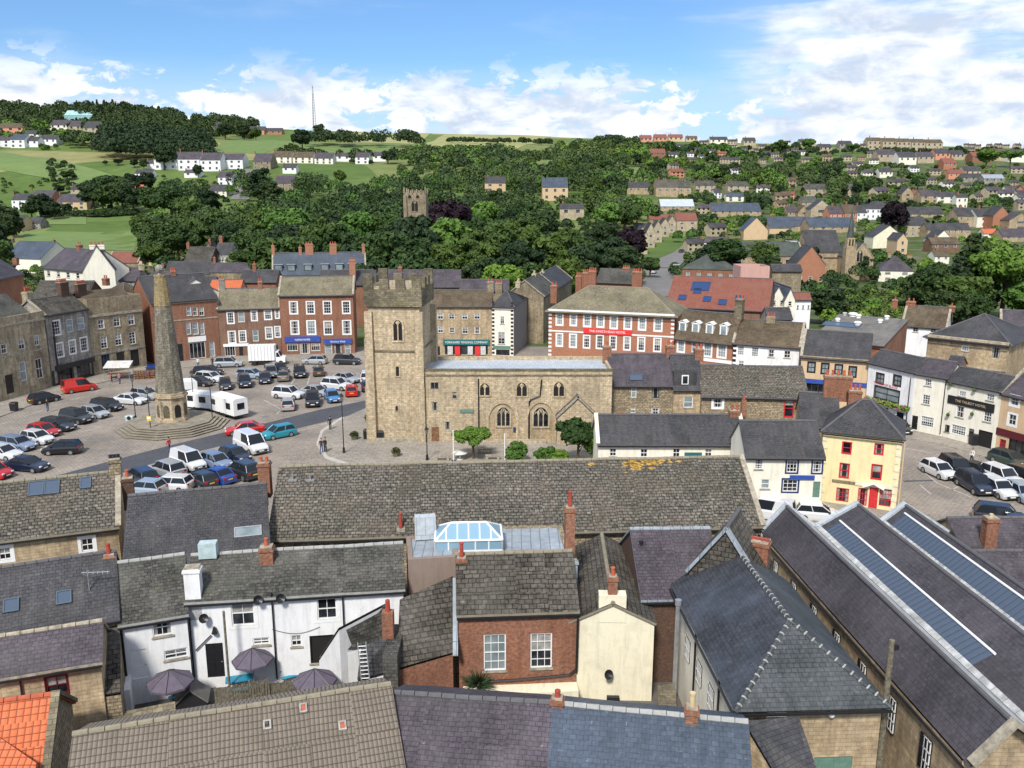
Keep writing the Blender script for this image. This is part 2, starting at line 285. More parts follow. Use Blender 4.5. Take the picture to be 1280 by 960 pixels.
# ------------------------------------------------------------------ mesh building
class MB:
    def __init__(s): s.v = []; s.f = []; s.m = []
    def poly(s, pts, mi=0):
        i = len(s.v); s.v += [tuple(p) for p in pts]; s.f.append(tuple(range(i, i+len(pts)))); s.m.append(mi)
    def box(s, o, u, n, z, a, b, c, mi=0):
        """box from origin o spanning a*u, b*n, c*z"""
        P = [o+u*(a*i)+n*(b*j)+z*(c*k) for i in (0,1) for j in (0,1) for k in (0,1)]
        for q in ((0,1,3,2),(4,6,7,5),(0,4,5,1),(2,3,7,6),(0,2,6,4),(1,5,7,3)): s.poly([P[k] for k in q], mi)
    def abox(s, x0, x1, y0, y1, z0, z1, mi=0):
        s.box(Vector((x0,y0,z0)), Vector((1,0,0)), Vector((0,1,0)), Vector((0,0,1)), x1-x0, y1-y0, z1-z0, mi)
    def slab(s, pts, th, mi=0, side=None):
        pts = [Vector(p) for p in pts]; nrm = (pts[1]-pts[0]).cross(pts[2]-pts[0]).normalized()
        if nrm.z < 0: pts.reverse(); nrm = -nrm
        lo = [p-nrm*th for p in pts]; s.poly(pts, mi); s.poly(lo[::-1], mi if side is None else side)
        for i in range(len(pts)):
            j = (i+1) % len(pts); s.poly([pts[j], pts[i], lo[i], lo[j]], mi if side is None else side)
    def cyl(s, c0, c1, r0, r1=None, n=10, mi=0, caps=True):
        c0 = Vector(c0); c1 = Vector(c1); r1 = r0 if r1 is None else r1
        ax = (c1-c0).normalized(); t = Vector((0,0,1)) if abs(ax.z) < .9 else Vector((1,0,0))
        a = ax.cross(t).normalized(); bb = ax.cross(a)
        A = [c0+(a*math.cos(k*math.tau/n)+bb*math.sin(k*math.tau/n))*r0 for k in range(n)]
        B = [c1+(a*math.cos(k*math.tau/n)+bb*math.sin(k*math.tau/n))*r1 for k in range(n)]
        for k in range(n):
            j = (k+1) % n; s.poly([A[k], A[j], B[j], B[k]], mi)
        if caps:
            s.poly(A[::-1], mi)
            if r1 > 1e-4: s.poly(B, mi)
    def tube(s, pts, r, n=6, mi=0):
        for a, b in zip(pts, pts[1:]): s.cyl(a, b, r, n=n, mi=mi)
    def ball(s, c, r, mi=0, n=8, sz=1):
        c = Vector(c)
        for i in range(n//2):
            t0, t1 = math.pi*i/(n//2), math.pi*(i+1)/(n//2)
            for k in range(n):
                a0, a1 = k*math.tau/n, (k+1)*math.tau/n
                P = [c+Vector((r*math.sin(t)*math.cos(a), r*math.sin(t)*math.sin(a), r*sz*math.cos(t))) for t, a in ((t0,a0),(t1,a0),(t1,a1),(t0,a1))]
                if i == 0: P = P[1:] if False else [P[0], P[1], P[2]]
                elif i == n//2-1: P = [P[0], P[1], P[3]]
                s.poly(P, mi)
    def build(s, name, mats, parent=None, loc=None, smooth=False):
        me = bpy.data.meshes.new(name); off = Vector((0,0,0))
        q = parent
        while q is not None:
            if '_w' in q.keys(): off = Vector(q['_w']); break
            q = q.parent
        if loc is not None: off = Vector(loc)
        if not s.v: s.poly([(0,0,0),(.001,0,0),(0,.001,0)])
        co = [(p[0]-off.x, p[1]-off.y, p[2]-off.z) for p in s.v]
        me.from_pydata(co, [], s.f)
        if isinstance(mats, str): mats = [mats]
        for mm in mats: me.materials.append(MATS[mm])
        me.polygons.foreach_set('material_index', s.m)
        uvl = me.uv_layers.new(name='UVMap'); data = np.zeros(len(me.loops)*2, dtype=np.float32); k = 0
        for fa in s.f:
            p0 = Vector(s.v[fa[0]]); nrm = Vector((0,0,0))
            for q in range(1, len(fa)-1): nrm += (Vector(s.v[fa[q]])-p0).cross(Vector(s.v[fa[q+1]])-p0)
            if nrm.length > 1e-12: nrm.normalize()
            if abs(nrm.z) > .995 or nrm.length < .5: t = Vector((1,0,0)); bt = Vector((0,1,0))
            else:
                t = Vector((0,0,1)).cross(nrm).normalized(); bt = nrm.cross(t)
            for q in fa:
                P = Vector(s.v[q]); data[k] = P.dot(t); data[k+1] = P.dot(bt); k += 2
        uvl.data.foreach_set('uv', data)
        if smooth:
            me.polygons.foreach_set('use_smooth', [True]*len(s.f))
        o = bpy.data.objects.new(name, me); C.objects.link(o)
        if parent is not None: o.parent = parent
        if loc is not None: o.location = loc
        return o
def tag(o, label=None, cat=None, group=None, kind=None):
    if label: o['label'] = label
    if cat: o['category'] = cat
    if group: o['group'] = group
    if kind: o['kind'] = kind
    return o
def empty(name, loc, label, cat, group=None, rz=0):
    o = bpy.data.objects.new(name, None); C.objects.link(o); o.location = loc; o['_w'] = tuple(loc); o.rotation_euler = (0,0,rz); o.empty_display_size = .2
    return tag(o, label, cat, group)
def kids(o): return [c for c in KIDS.get(o.name, [])]
KIDS = {}
def reg(o):
    """remember the children of a prototype"""
    for c in bpy.data.objects:
        if c.parent is not None: KIDS.setdefault(c.parent.name, []).append(c) if c not in KIDS.get(c.parent.name, []) else None
def dup(o, parent=None, loc=None, rz=None, color=None, scale=None):
    c = o.copy(); C.objects.link(c); c.parent = parent
    if loc is not None: c.location = loc
    if rz is not None: c.rotation_euler = (0,0,rz)
    if scale is not None: c.scale = scale
    if color is not None and c.type == 'MESH': c.color = rgba(color) if len(color) == 3 else color
    for ch in KIDS.get(o.name, []): dup(ch, c, color=color)
    return c
Z = Vector((0,0,1))
TEXTS = []
def textobj(txt, loc, u, size, mat, parent, maxw=None, name='lettering'):
    cu = bpy.data.curves.new(name, 'FONT'); cu.body = txt; cu.size = size; cu.align_x = 'CENTER'; cu.align_y = 'CENTER'; cu.extrude = .004
    cu.materials.append(MATS[mat]); o = bpy.data.objects.new(name, cu); C.objects.link(o)
    n = Vector((u.y, -u.x, 0)); off = Vector(parent.get('_w', (0,0,0)))
    M = Matrix((u, Z, n)).transposed().to_4x4(); M.translation = Vector(loc)-off+n*.012; o.matrix_world = M; o.parent = parent
    bpy.context.view_layer.update()
    if maxw and o.dimensions.x > maxw: o.scale.x *= maxw/o.dimensions.x
    me = bpy.data.meshes.new_from_object(o.evaluated_get(bpy.context.evaluated_depsgraph_get())); q = bpy.data.objects.new(name, me); C.objects.link(q)
    q.parent = parent; q.location = o.location; q.rotation_euler = o.rotation_euler; q.scale = o.scale; bpy.data.objects.remove(o)
    return q
# ------------------------------------------------------------------ buildings traced from facade lines
ST = {"sashX":("white_paint",(3,4),None,"glass"), # style: frame, bars(nx,nz), surround, reveal, glass, sill
 'sash':('white_paint',(2,4),None,'glass'), 'sash3':('white_paint',(3,4),None,'glass'), 'sashw':('white_paint',(3,4),('white_paint',.16),'glass'), 'case':('white_paint',(2,2),None,'glass'), 'case1':('white_paint',(1,2),('white_paint',.09),'glass'),
 'casew':('white_paint',(2,2),('white_paint',.2),'glass'), 'sashp':('white_paint',(3,4),('white_paint',.2),'glass_pale'), 'red':('red_paint',(1,2),('red_paint',.06),'glass'), 'black':('black_paint',(2,2),('black_paint',.12),'glass_pale'),
 'navy':('white_paint',(3,3),('navy_paint',.14),'glass'), 'maroon':('maroon_paint',(2,2),('maroon_paint',.05),'glass'), 'dark':('black_paint',(1,1),None,'glass'), 'slit':('weathered',(1,1),None,'dark_inside'),
 'stonew':('coping',(1,1),('pale_stone',.14),'glass'), 'mull':('coping',(2,1),('pale_stone',.14),'glass'), 'shop':('black_paint',(3,1),None,'glass'), 'shopw':('white_paint',(4,1),None,'glass'), 'shopr':('red_paint',(4,3),None,'glass'),
 'shopb':('slate_paint',(3,1),None,'glass'), 'shopt':('teal_paint',(4,1),None,'glass'), 'void':('black_paint',(1,1),None,'dark_inside'), 'plainw':('white_paint',(1,2),None,'glass_pale'), 'bow':('white_paint',(6,4),('white_paint',.06),'glass')}
DOORS = {'door_black':'black_paint','door_timber':'timber','door_white':'white_paint','door_red':'red_paint','door_green':'green_paint','door_blue':'blue_paint'}
WR = random.Random(77)
class Bld:
    def __init__(s, name, label, cat, eL=None, eR=None, ze=None, feet=None, P=None, ry=None, pitch=38, h=None, depth=None, kind='gable', wall='tan', roof='slate',
                 base=0.0, op=(), ridge='ridge_dark', cop=(0,0), over=.22, parapet=.5, gutter=True, rear=None, th=.12, hipL=1, hipR=1, group=None, cope='coping', zdrop=0.0):
        if P is not None: A, B_ = Vector((P[0][0],P[0][1],0)), Vector((P[1][0],P[1][1],0))
        elif feet is not None:
            A, B_ = hz(*feet[0], base), hz(*feet[1], base)
            if ze is None:
                t = feet[2]; end = A if len(feet) < 4 or feet[3] == 'L' else B_
                ze = bis(lambda q: proj((end.x, end.y, q))[1]-t, -5, 40)
        else: A, B_ = hz(*eL, ze), hz(*eR, ze)
        s.ze = ze; s.base = base; s.zdrop = zdrop; A.z = 0; B_.z = 0
        s.A = A; d = B_-A; s.W = d.length; s.u = d/s.W; s.n = Vector((-s.u.y, s.u.x, 0)); s.kind = kind; s.wallm = wall; s.roofm = roof
        tp = math.tan(math.radians(pitch)); W = s.W
        if kind in ('gable','hip','mono') and h is None:
            tgt = ry
            def f(hh): return proj(s.pt(W/2, hh, ze+hh*tp))[1]-tgt
            h = bis(f, .3, 25) if ry is not None else (depth or 8)/2
            if h > 24.9 or h < .31: print('RIDGE?', label, h)
        if kind == 'gfront':
            if ry is not None:
                zr = bis(lambda q: proj(s.pt(W/2, 0, q))[1]-ry, ze, ze+25)
            else: zr = ze+W/2*tp
            s.zr = zr; h = depth
        elif kind == 'flat': h = depth; s.zr = ze
        else: s.zr = ze+h*tp
        s.h = h; s.D = depth if depth is not None else (h if kind == 'mono' else 2*h)
        if kind in ('gable','hip') and s.D < h*1.2: s.D = h*2
        c = s.pt(W/2, s.D/2, base); s.root = empty(name, c, label, cat, group)
        s.openings = []
        for o in op: s.openings.append(s.conv(o))
        s.walls(parapet)
        s.roofobj = s.roof_(ridge, cop, over, th, hipL, hipR, cope)
        if gutter and kind in ('gable','hip','mono'): 
            g = MB(); g.box(s.pt(-.1,-over-.1,ze-over*tp*.9-.16), s.u, s.n, Z, W+.2, .12, .1); g.build('gutter', 'black_paint', s.root)
        for o in s.openings: s.window(o)
    def pt(s, u, d, z): return Vector((s.A.x+s.u.x*u+s.n.x*d, s.A.y+s.u.y*u+s.n.y*d, z))
    def onface(s, px, py, dd=0.0):
        r = Vector(ray(px, py)); o = Vector((0,0,CH)); a = s.pt(0, dd, 0)
        k = (a-o).dot(s.n)/r.dot(s.n); P = o+r*k
        return (P-Vector((s.A.x, s.A.y, 0))).dot(s.u), P.z
    def conv(s, o):
        x0,y0,x1,y1 = o[:4]; xc=(x0+x1)/2; yc=(y0+y1)/2
        u0 = s.onface(x0, yc)[0]; u1 = s.onface(x1, yc)[0]; z1 = s.onface(xc, y0)[1]; z0 = s.onface(xc, y1)[1]
        u0 = max(.12, min(u0, s.W-.5)); u1 = max(u0+.25, min(u1, s.W-.12)); z0 = max(s.base+.02, z0); z1 = max(z0+.2, min(z1, s.ze-.08))
        return (u0, z0, u1, z1, o[4], o[5] if len(o) > 5 else None)
    def walls(s, parapet):
        w = MB(); W, D, ze, b = s.W, s.D, s.ze, s.base-(1.5 if s.base == 0 else 3)-s.zdrop
        top = ze+(parapet if s.kind == 'flat' else 0)
        us = sorted({0.0, W}|{o[0] for o in s.openings}|{o[2] for o in s.openings}); zs = sorted({b, top}|{o[1] for o in s.openings}|{o[3] for o in s.openings})
        R = .14
        for i in range(len(us)-1):
            for j in range(len(zs)-1):
                uc, zc = (us[i]+us[i+1])/2, (zs[j]+zs[j+1])/2
                if any(o[0] < uc < o[2] and o[1] < zc < o[3] for o in s.openings): continue
                w.poly([s.pt(us[i],0,zs[j]), s.pt(us[i+1],0,zs[j]), s.pt(us[i+1],0,zs[j+1]), s.pt(us[i],0,zs[j+1])])
        for (u0,z0,u1,z1,st,_) in s.openings:
            for a, bb in (((u0,z0),(u0,z1)),((u0,z1),(u1,z1)),((u1,z1),(u1,z0)),((u1,z0),(u0,z0))):
                w.poly([s.pt(a[0],0,a[1]), s.pt(a[0],R,a[1]), s.pt(bb[0],R,bb[1]), s.pt(bb[0],0,bb[1])])
        def side(u, flip):
            if s.kind == 'gable': P = [(0,b),(D,b),(D,s.zb() ),(s.h,s.zr),(0,ze)]
            elif s.kind == 'mono': P = [(0,b),(D,b),(D,s.zr),(0,ze)]
            else: P = [(0,b),(D,b),(D,top),(0,top)]
            q = [s.pt(u, d, z) for d, z in P]; w.poly(q[::-1] if flip else q)
        side(0, True); side(W, False)
        zb = s.zb() if s.kind == 'gable' else (s.zr if s.kind == 'mono' else top)
        w.poly([s.pt(W,D,b), s.pt(0,D,b), s.pt(0,D,zb), s.pt(W,D,zb)])
        if s.kind == 'gfront':
            w.poly([s.pt(0,0,ze), s.pt(W,0,ze), s.pt(W/2,0,s.zr)]); w.poly([s.pt(W,D,ze), s.pt(0,D,ze), s.pt(W/2,D,s.zr)])
        if s.kind == 'flat':
            t = .3
            for (a,bb) in (((0,0),(W,0)),((W,0),(W,D)),((W,D),(0,D)),((0,D),(0,0))):
                pass
            w.poly([s.pt(t,t,ze),s.pt(t,t,top),s.pt(W-t,t,top),s.pt(W-t,t,ze)]); w.poly([s.pt(W-t,D-t,ze),s.pt(W-t,D-t,top),s.pt(t,D-t,top),s.pt(t,D-t,ze)])
            w.poly([s.pt(t,D-t,ze),s.pt(t,D-t,top),s.pt(t,t,top),s.pt(t,t,ze)]); w.poly([s.pt(W-t,t,ze),s.pt(W-t,t,top),s.pt(W-t,D-t,top),s.pt(W-t,D-t,ze)])
            w.poly([s.pt(0,0,top),s.pt(W,0,top),s.pt(W-t,t,top),s.pt(t,t,top)]); w.poly([s.pt(W,0,top),s.pt(W,D,top),s.pt(W-t,D-t,top),s.pt(W-t,t,top)])
            w.poly([s.pt(W,D,top),s.pt(0,D,top),s.pt(t,D-t,top),s.pt(W-t,D-t,top)]); w.poly([s.pt(0,D,top),s.pt(0,0,top),s.pt(t,t,top),s.pt(t,D-t,top)])
        s.wallobj = w.build('wall', s.wallm, s.root)
    def zb(s):
        return s.ze if abs(s.D-2*s.h) < .05 else max(s.zr-(s.D-s.h)*(s.zr-s.ze)/s.h, s.base+2)
    def roof_(s, ridge, cop, over, th, hipL, hipR, cope):
        r = MB(); W, D, ze, h, zr = s.W, s.D, s.ze, s.h, s.zr; o = over; up = .1
        if s.kind == 'flat':
            r.poly([s.pt(.3,.3,ze+.02), s.pt(W-.3,.3,ze+.02), s.pt(W-.3,D-.3,ze+.02), s.pt(.3,D-.3,ze+.02)])
        elif s.kind == 'gable':
            t = (zr-ze)/h; e = .12; zbk = s.zb(); tb = (zr-zbk)/max(.1, D-h)
            near = s.A.y < 175
            sg = max(1, int(W/1.6)) if near else 1; am = .07 if near else 0
            def sag(p): return mnoise.noise(Vector((p.x*.33, p.y*.33, 3.1)))*am
            def wsl(p0,p1,p2,p3):
                G = []
                for j in range(4):
                    row = [p0.lerp(p1,i/sg).lerp(p3.lerp(p2,i/sg),j/3) for i in range(sg+1)]; G.append([q+Z*sag(q)*(1 if j == 3 else .8) for q in row])
                for j in range(3):
                    for i in range(sg): r.poly([G[j][i],G[j][i+1],G[j+1][i+1],G[j+1][i]],0)
                B = [[q-Z*th*1.2 for q in rw] for rw in G]
                for i in range(sg): r.poly([B[0][i],B[0][i+1],G[0][i+1],G[0][i]],1); r.poly([B[3][i+1],B[3][i],B[0][i],B[0][i+1]],1)
                for j in range(3): r.poly([G[j][0],G[j+1][0],B[j+1][0],B[j][0]],1); r.poly([G[j+1][-1],G[j][-1],B[j][-1],B[j+1][-1]],1)
            wsl(s.pt(-e,-o,ze-o*t+up), s.pt(W+e,-o,ze-o*t+up), s.pt(W+e,h,zr+up), s.pt(-e,h,zr+up))
            wsl(s.pt(W+e,D+o,zbk-o*tb+up), s.pt(-e,D+o,zbk-o*tb+up), s.pt(-e,h,zr+up), s.pt(W+e,h,zr+up))
            rp = [s.pt(-e+(W+2*e)*i/sg,h,zr+up-.02) for i in range(sg+1)]; rp = [q+Z*sag(q) for q in rp]
            for a_,b_ in zip(rp,rp[1:]):
                kk = max(1,int((b_-a_).length/.5)) if s.A.y < 75 else 1
                for i in range(kk): r.cyl(a_.lerp(b_,i/kk), a_.lerp(b_,(i+.95)/kk), .125, .14 if kk > 1 else .125, n=8, mi=1)
            for k, uu in ((0,0.0),(1,W)):
                if cop[k]:
                    c0 = uu-.22 if k == 0 else uu-.13
                    for (d0,z0,d1,z1) in ((-o-.05,ze-o*t,h,zr),(D+o,zbk-o*tb,h,zr)):
                        r.slab([s.pt(c0,d0,z0+up+.14), s.pt(c0+.36,d0,z0+up+.14), s.pt(c0+.36,d1,z1+up+.14), s.pt(c0,d1,z1+up+.14)], .18, 2, 2)
        elif s.kind == 'mono':
            t = (zr-ze)/h; e = .12
            r.slab([s.pt(-e,-o,ze-o*t+up), s.pt(W+e,-o,ze-o*t+up), s.pt(W+e,D,zr+up), s.pt(-e,D,zr+up)], th, 0, 1)
        elif s.kind == 'hip':
            t = (zr-ze)/h; a = min(h, W/2)*1.0; l = a if hipL else 0; rr = a if hipR else 0; oz = ze-o*t+up; tz = zr+up
            Lp, Rp = s.pt(l,h,tz), s.pt(W-rr,h,tz); q = [s.pt(-o,-o,oz), s.pt(W+o,-o,oz), s.pt(W+o,D+o,oz), s.pt(-o,D+o,oz)]
            r.slab([q[0],q[1],Rp,Lp], th, 0, 1) if (Rp-Lp).length > .3 else r.slab([q[0],q[1],Rp], th, 0, 1)
            r.slab([q[2],q[3],Lp,Rp], th, 0, 1) if (Rp-Lp).length > .3 else r.slab([q[2],q[3],Lp], th, 0, 1)
            r.slab([q[1],q[2],Rp], th, 0, 1); r.slab([q[3],q[0],Lp], th, 0, 1)
            for aa, bb in ((Lp,Rp),(q[0],Lp),(q[1],Rp),(q[2],Rp),(q[3],Lp)):
                if (aa-bb).length > .3: r.cyl(aa, bb, .11, n=6, mi=1)
        elif s.kind == 'gfront':
            t = (zr-ze)/(W/2); e = .15
            for sg in (0, 1):
                u0 = -o if sg == 0 else W+o
                P = [s.pt(u0,-e,ze-o*t+up), s.pt(u0,D+e,ze-o*t+up), s.pt(W/2,D+e,zr+up), s.pt(W/2,-e,zr+up)]
                r.slab(P, th, 0, 1)
                if cop[0]:
                    r.slab([s.pt(u0,-.2,ze-o*t+up+.12), s.pt(u0,.2,ze-o*t+up+.12), s.pt(W/2,.2,zr+up+.12), s.pt(W/2,-.2,zr+up+.12)], .16, 2, 2)
            r.cyl(s.pt(W/2,-e,zr+up), s.pt(W/2,D+e,zr+up), .13, n=8, mi=1)
        return r.build('roof', [s.roofm, ridge, cope], s.root)
    def window(s, o):
        u0,z0,u1,z1,st,glass = o; w = MB(); w2 = u1-u0; h2 = z1-z0
        if st in DOORS:
            d = MB(); d.box(s.pt(u0,.06,z0), s.u, s.n, Z, w2, .06, h2)
            for k in (0,1):
                for j in (0,1): d.box(s.pt(u0+w2*(.12+.42*k),.045,z0+h2*(.08+.46*j)), s.u, s.n, Z, w2*.34, .02, h2*.36)
            do = d.build('door', DOORS[st], s.root)
            hb = MB(); hb.ball(s.pt(u1-.12,.02,z0+h2*.45), .04, n=6); hb.build('handle', 'metal', do); return
        fm, (nx, nz), sur, gl = ST[st]; gl = glass or gl; fw = min(.07, w2*.1)
        w.box(s.pt(u0,.04,z0), s.u, s.n, Z, fw, .08, h2); w.box(s.pt(u1-fw,.04,z0), s.u, s.n, Z, fw, .08, h2)
        w.box(s.pt(u0+fw,.04,z1-fw), s.u, s.n, Z, w2-2*fw, .08, fw); w.box(s.pt(u0+fw,.04,z0), s.u, s.n, Z, w2-2*fw, .08, fw)
        for i in range(1, nx): w.box(s.pt(u0+w2*i/nx-.018,.065,z0+fw), s.u, s.n, Z, .036, .03, h2-2*fw)
        for j in range(1, nz):
            t = .06 if j*2 == nz else .036
            w.box(s.pt(u0+fw,.06,z0+h2*j/nz-t/2), s.u, s.n, Z, w2-2*fw, .03, t)
        mats = [fm]
        if sur:
            mats.append(sur[0]); q = sur[1]; pr = -.02
            for bx in ((u0-q,z0-q,q,h2+2*q),(u1,z0-q,q,h2+2*q),(u0,z1,w2,q),(u0,z0-q,w2,q)):
                w.box(s.pt(bx[0],pr,bx[1]), s.u, s.n, Z, bx[2], .05, bx[3], 1)
        elif h2 < 3 and z0 > s.base+.5:
            mats.append('coping'); w.box(s.pt(u0-.08,-.07,z0-.1), s.u, s.n, Z, w2+.16, .12, .1, 1)
        f = w.build('window', mats, s.root)
        g = MB(); g.poly([s.pt(u0+.01,.12,z0+.01), s.pt(u1-.01,.12,z0+.01), s.pt(u1-.01,.12,z1-.01), s.pt(u0+.01,.12,z1-.01)])
        if gl == 'glass' and WR.random() < .5 and w2 < 2:
            k = WR.uniform(.25,.6); g.poly([s.pt(u0+.02,.115,z1-.02-k*h2), s.pt(u1-.02,.115,z1-.02-k*h2), s.pt(u1-.02,.115,z1-.02), s.pt(u0+.02,.115,z1-.02)], 1)
        elif gl == 'glass' and WR.random() < .4 and w2 < 2:
            for a_,b_ in ((u0+.02,u0+w2*.25),(u1-w2*.25,u1-.02)): g.poly([s.pt(a_,.115,z0+.02), s.pt(b_,.115,z0+.02), s.pt(b_,.115,z1-.02), s.pt(a_,.115,z1-.02)], 1)
        g.build('pane', [gl,'curtain_dim'], f)
    # --- additions
    def chim(s, px, yt, w=.9, d=.6, pots=2, mat='brick', pot='terracotta', at=None, yb=None, ph=.5, cap=True):
        dd = s.h if at is None else at
        u, zt = s.onface(px, yt, dd)
        zb = s.roofz(u, dd)-.6
        if yb is not None: zb = s.onface(px, yb, dd)[1]
        m = MB(); m.box(s.pt(u-w/2,dd-d/2,zb), s.u, s.n, Z, w, d, zt-zb)
        if cap: m.box(s.pt(u-w/2-.06,dd-d/2-.06,zt-.22), s.u, s.n, Z, w+.12, d+.12, .13); m.box(s.pt(u-w/2+.02,dd-d/2+.02,zt), s.u, s.n, Z, w-.04, d-.04, .06, 2)
        for i in range(pots):
            c = s.pt(u-w/2+w*(i+.5)/pots, dd, zt+.05); m.cyl(c, c+Z*ph, .13, .1, n=10, mi=1); m.cyl(c+Z*(ph-.06), c+Z*(ph+.02), .13, n=10, mi=1)
        return m.build('chimney', [mat, pot, 'coping'], s.roofobj)
    def roofz(s, u, d):
        if s.kind == 'gfront': return s.ze+(s.zr-s.ze)*(1-abs(u-s.W/2)/(s.W/2))
        if s.kind == 'flat': return s.ze
        if d <= s.h: return s.ze+(s.zr-s.ze)*d/s.h
        return s.zr-(d-s.h)*(s.zr-s.ze)/s.h
    def band(s, y_px, px, hh=.25, mat='coping', pr=.06, name='string_course', u0=0, u1=None):
        z = s.onface(px, y_px)[1]; u1 = s.W if u1 is None else u1; m = MB(); m.box(s.pt(u0,-pr,z-hh/2), s.u, s.n, Z, u1-u0, pr-.004, hh); return m.build(name, mat, s.root)
    def sign(s, x0, y0, x1, y1, mat, txt=None, tm='white_paint', name='sign', pr=.1, ts=.6):
        xc=(x0+x1)/2; yc=(y0+y1)/2; u0=s.onface(x0,yc)[0]; u1=s.onface(x1,yc)[0]; z1=s.onface(xc,y0)[1]; z0=s.onface(xc,y1)[1]
        m = MB(); m.box(s.pt(u0,-pr,z0), s.u, s.n, Z, u1-u0, pr-.004, z1-z0); o = m.build(name, mat, s.root); o['_w'] = s.root['_w']
        if txt: textobj(txt, s.pt((u0+u1)/2,-pr,(z0+z1)/2), s.u, (z1-z0)*ts, tm, o, (u1-u0)*.92)
        return o
    def pipe(s, px, y0, y1, mat='black_paint', r=.05, name='drainpipe'):
        u, z1 = s.onface(px, y0); z0 = s.onface(px, y1)[1]; m = MB(); m.cyl(s.pt(u,-.09,z0), s.pt(u,-.09,z1), r, n=6); return m.build(name, mat, s.root)
    def rooflight(s, px, py, w=.8, h=1.1, mat='roof_glass', frame='slate_paint'):
        """on the front slope"""
        t = (s.zr-s.ze)/s.h; lo, hi = 0, s.h
        dd = bis(lambda q: proj(s.pt(s.onface(px,py,q)[0], q, s.ze+q*t+.1))[1]-py, 0, s.h); u = s.onface(px, py, dd)[0]
        sl = Vector((s.n.x, s.n.y, t)).normalized(); nr = s.u.cross(sl).normalized(); nr = nr if nr.z > 0 else -nr
        c = s.pt(u, dd, s.ze+dd*t+.1)-s.u*(w/2)-sl*(h/2)
        m = MB(); f = .07
        m.box(c+nr*.01, s.u, sl, nr, w, f, .1); m.box(c+sl*(h-f)+nr*.01, s.u, sl, nr, w, f, .1); m.box(c+sl*f+nr*.01, s.u, sl, nr, f, h-2*f, .1); m.box(c+sl*f+s.u*(w-f)+nr*.01, s.u, sl, nr, f, h-2*f, .1)
        ff = m.build('rooflight', frame, s.roofobj)
        g = MB(); g.box(c+sl*f+s.u*f+nr*.02, s.u, sl, nr, w-2*f, h-2*f, .05); p = g.build('rooflight_pane', mat, s.roofobj)
    def dish(s, px, py, r=.4):
        u, z = s.onface(px, py, -.35); c = s.pt(u, -.35, z); m = MB(); ax = (-s.n+s.u*.5+Z*.4).normalized()
        m.cyl(c, c+ax*.09, r*.35, r, n=14, caps=False); m.cyl(c-ax*.02, c, r*.33, r*.36, n=14); m.tube([c, s.pt(u,0,z-.25)], .03); m.tube([c+ax*.02-Z*r*.7, c+ax*.45-Z*.1], .015)
        return m.build('satellite_dish', 'black_paint', s.root)
def extra(s, name, mb, mats, parent=None): return mb.build(name, mats, parent or s.root)
masonry('lichen_stone', (.36,.29,.16), (.28,.23,.13), (.16,.13,.085), .46, .3, .02, wob=.07, stain=(.38,.25,.07), stain_amt=.5, moss=(.16,.14,.08), mossr=(.5,.7), lum=.35)
masonry('slate_hall', (.086,.078,.09), (.068,.062,.071), (.032,.028,.034), .3, .22, .012, rough=.65, bump=.4, stain=(.11,.10,.11), stain_amt=.45, lum=.22, streak=.15)
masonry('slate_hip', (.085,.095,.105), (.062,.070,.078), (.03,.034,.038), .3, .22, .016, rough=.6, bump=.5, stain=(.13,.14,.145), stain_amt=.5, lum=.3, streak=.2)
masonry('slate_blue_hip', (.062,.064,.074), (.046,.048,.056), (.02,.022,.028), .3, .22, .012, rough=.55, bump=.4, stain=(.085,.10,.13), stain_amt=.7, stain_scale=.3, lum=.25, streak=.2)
plain('curtain_dim', (.30,.29,.27), .9, var=.3); plain('glazing_bar', (.075,.09,.12), .9); masonry('lead_mottled', (.58,.58,.57), (.50,.51,.51), (.2,.2,.2), .9, .8, .02, rough=.7, bump=.4, stain=(.24,.24,.22), stain_amt=.8, stain_scale=1.5, lum=.3); masonry('obelisk_stone', (.34,.31,.24), (.24,.215,.16), (.13,.115,.085), .46, .3, .02, wob=.07, stain=(.11,.10,.075), stain_amt=.75, stain_scale=.5, lum=.4, streak=.3); masonry('step_stone', (.34,.30,.235), (.28,.245,.19), (.15,.13,.10), 1.1, .5, .02, stain=(.17,.15,.11), stain_amt=.6)
m, nt, b = newmat('lantern_glass'); b.inputs['Base Color'].default_value = (.22,.36,.46,1); b.inputs['Roughness'].default_value = .1

masonry('half_timbered', (.62,.60,.55), (.60,.58,.53), (.04,.035,.03), 1.1, 1.2, .1, bump=.2); masonry('buff_stone', (.40,.32,.22), (.34,.27,.18), (.25,.2,.14), .4, .2, .015)
masonry('teal_pale', (.30,.50,.50), (.28,.47,.48), (.2,.35,.36), 2, 4, .03, bump=.1); masonry('teal_pale_roof', (.36,.56,.56), (.34,.54,.55), (.3,.48,.48), 3, 8, .02, bump=.1)
SKYT = (.51,.70,.91)
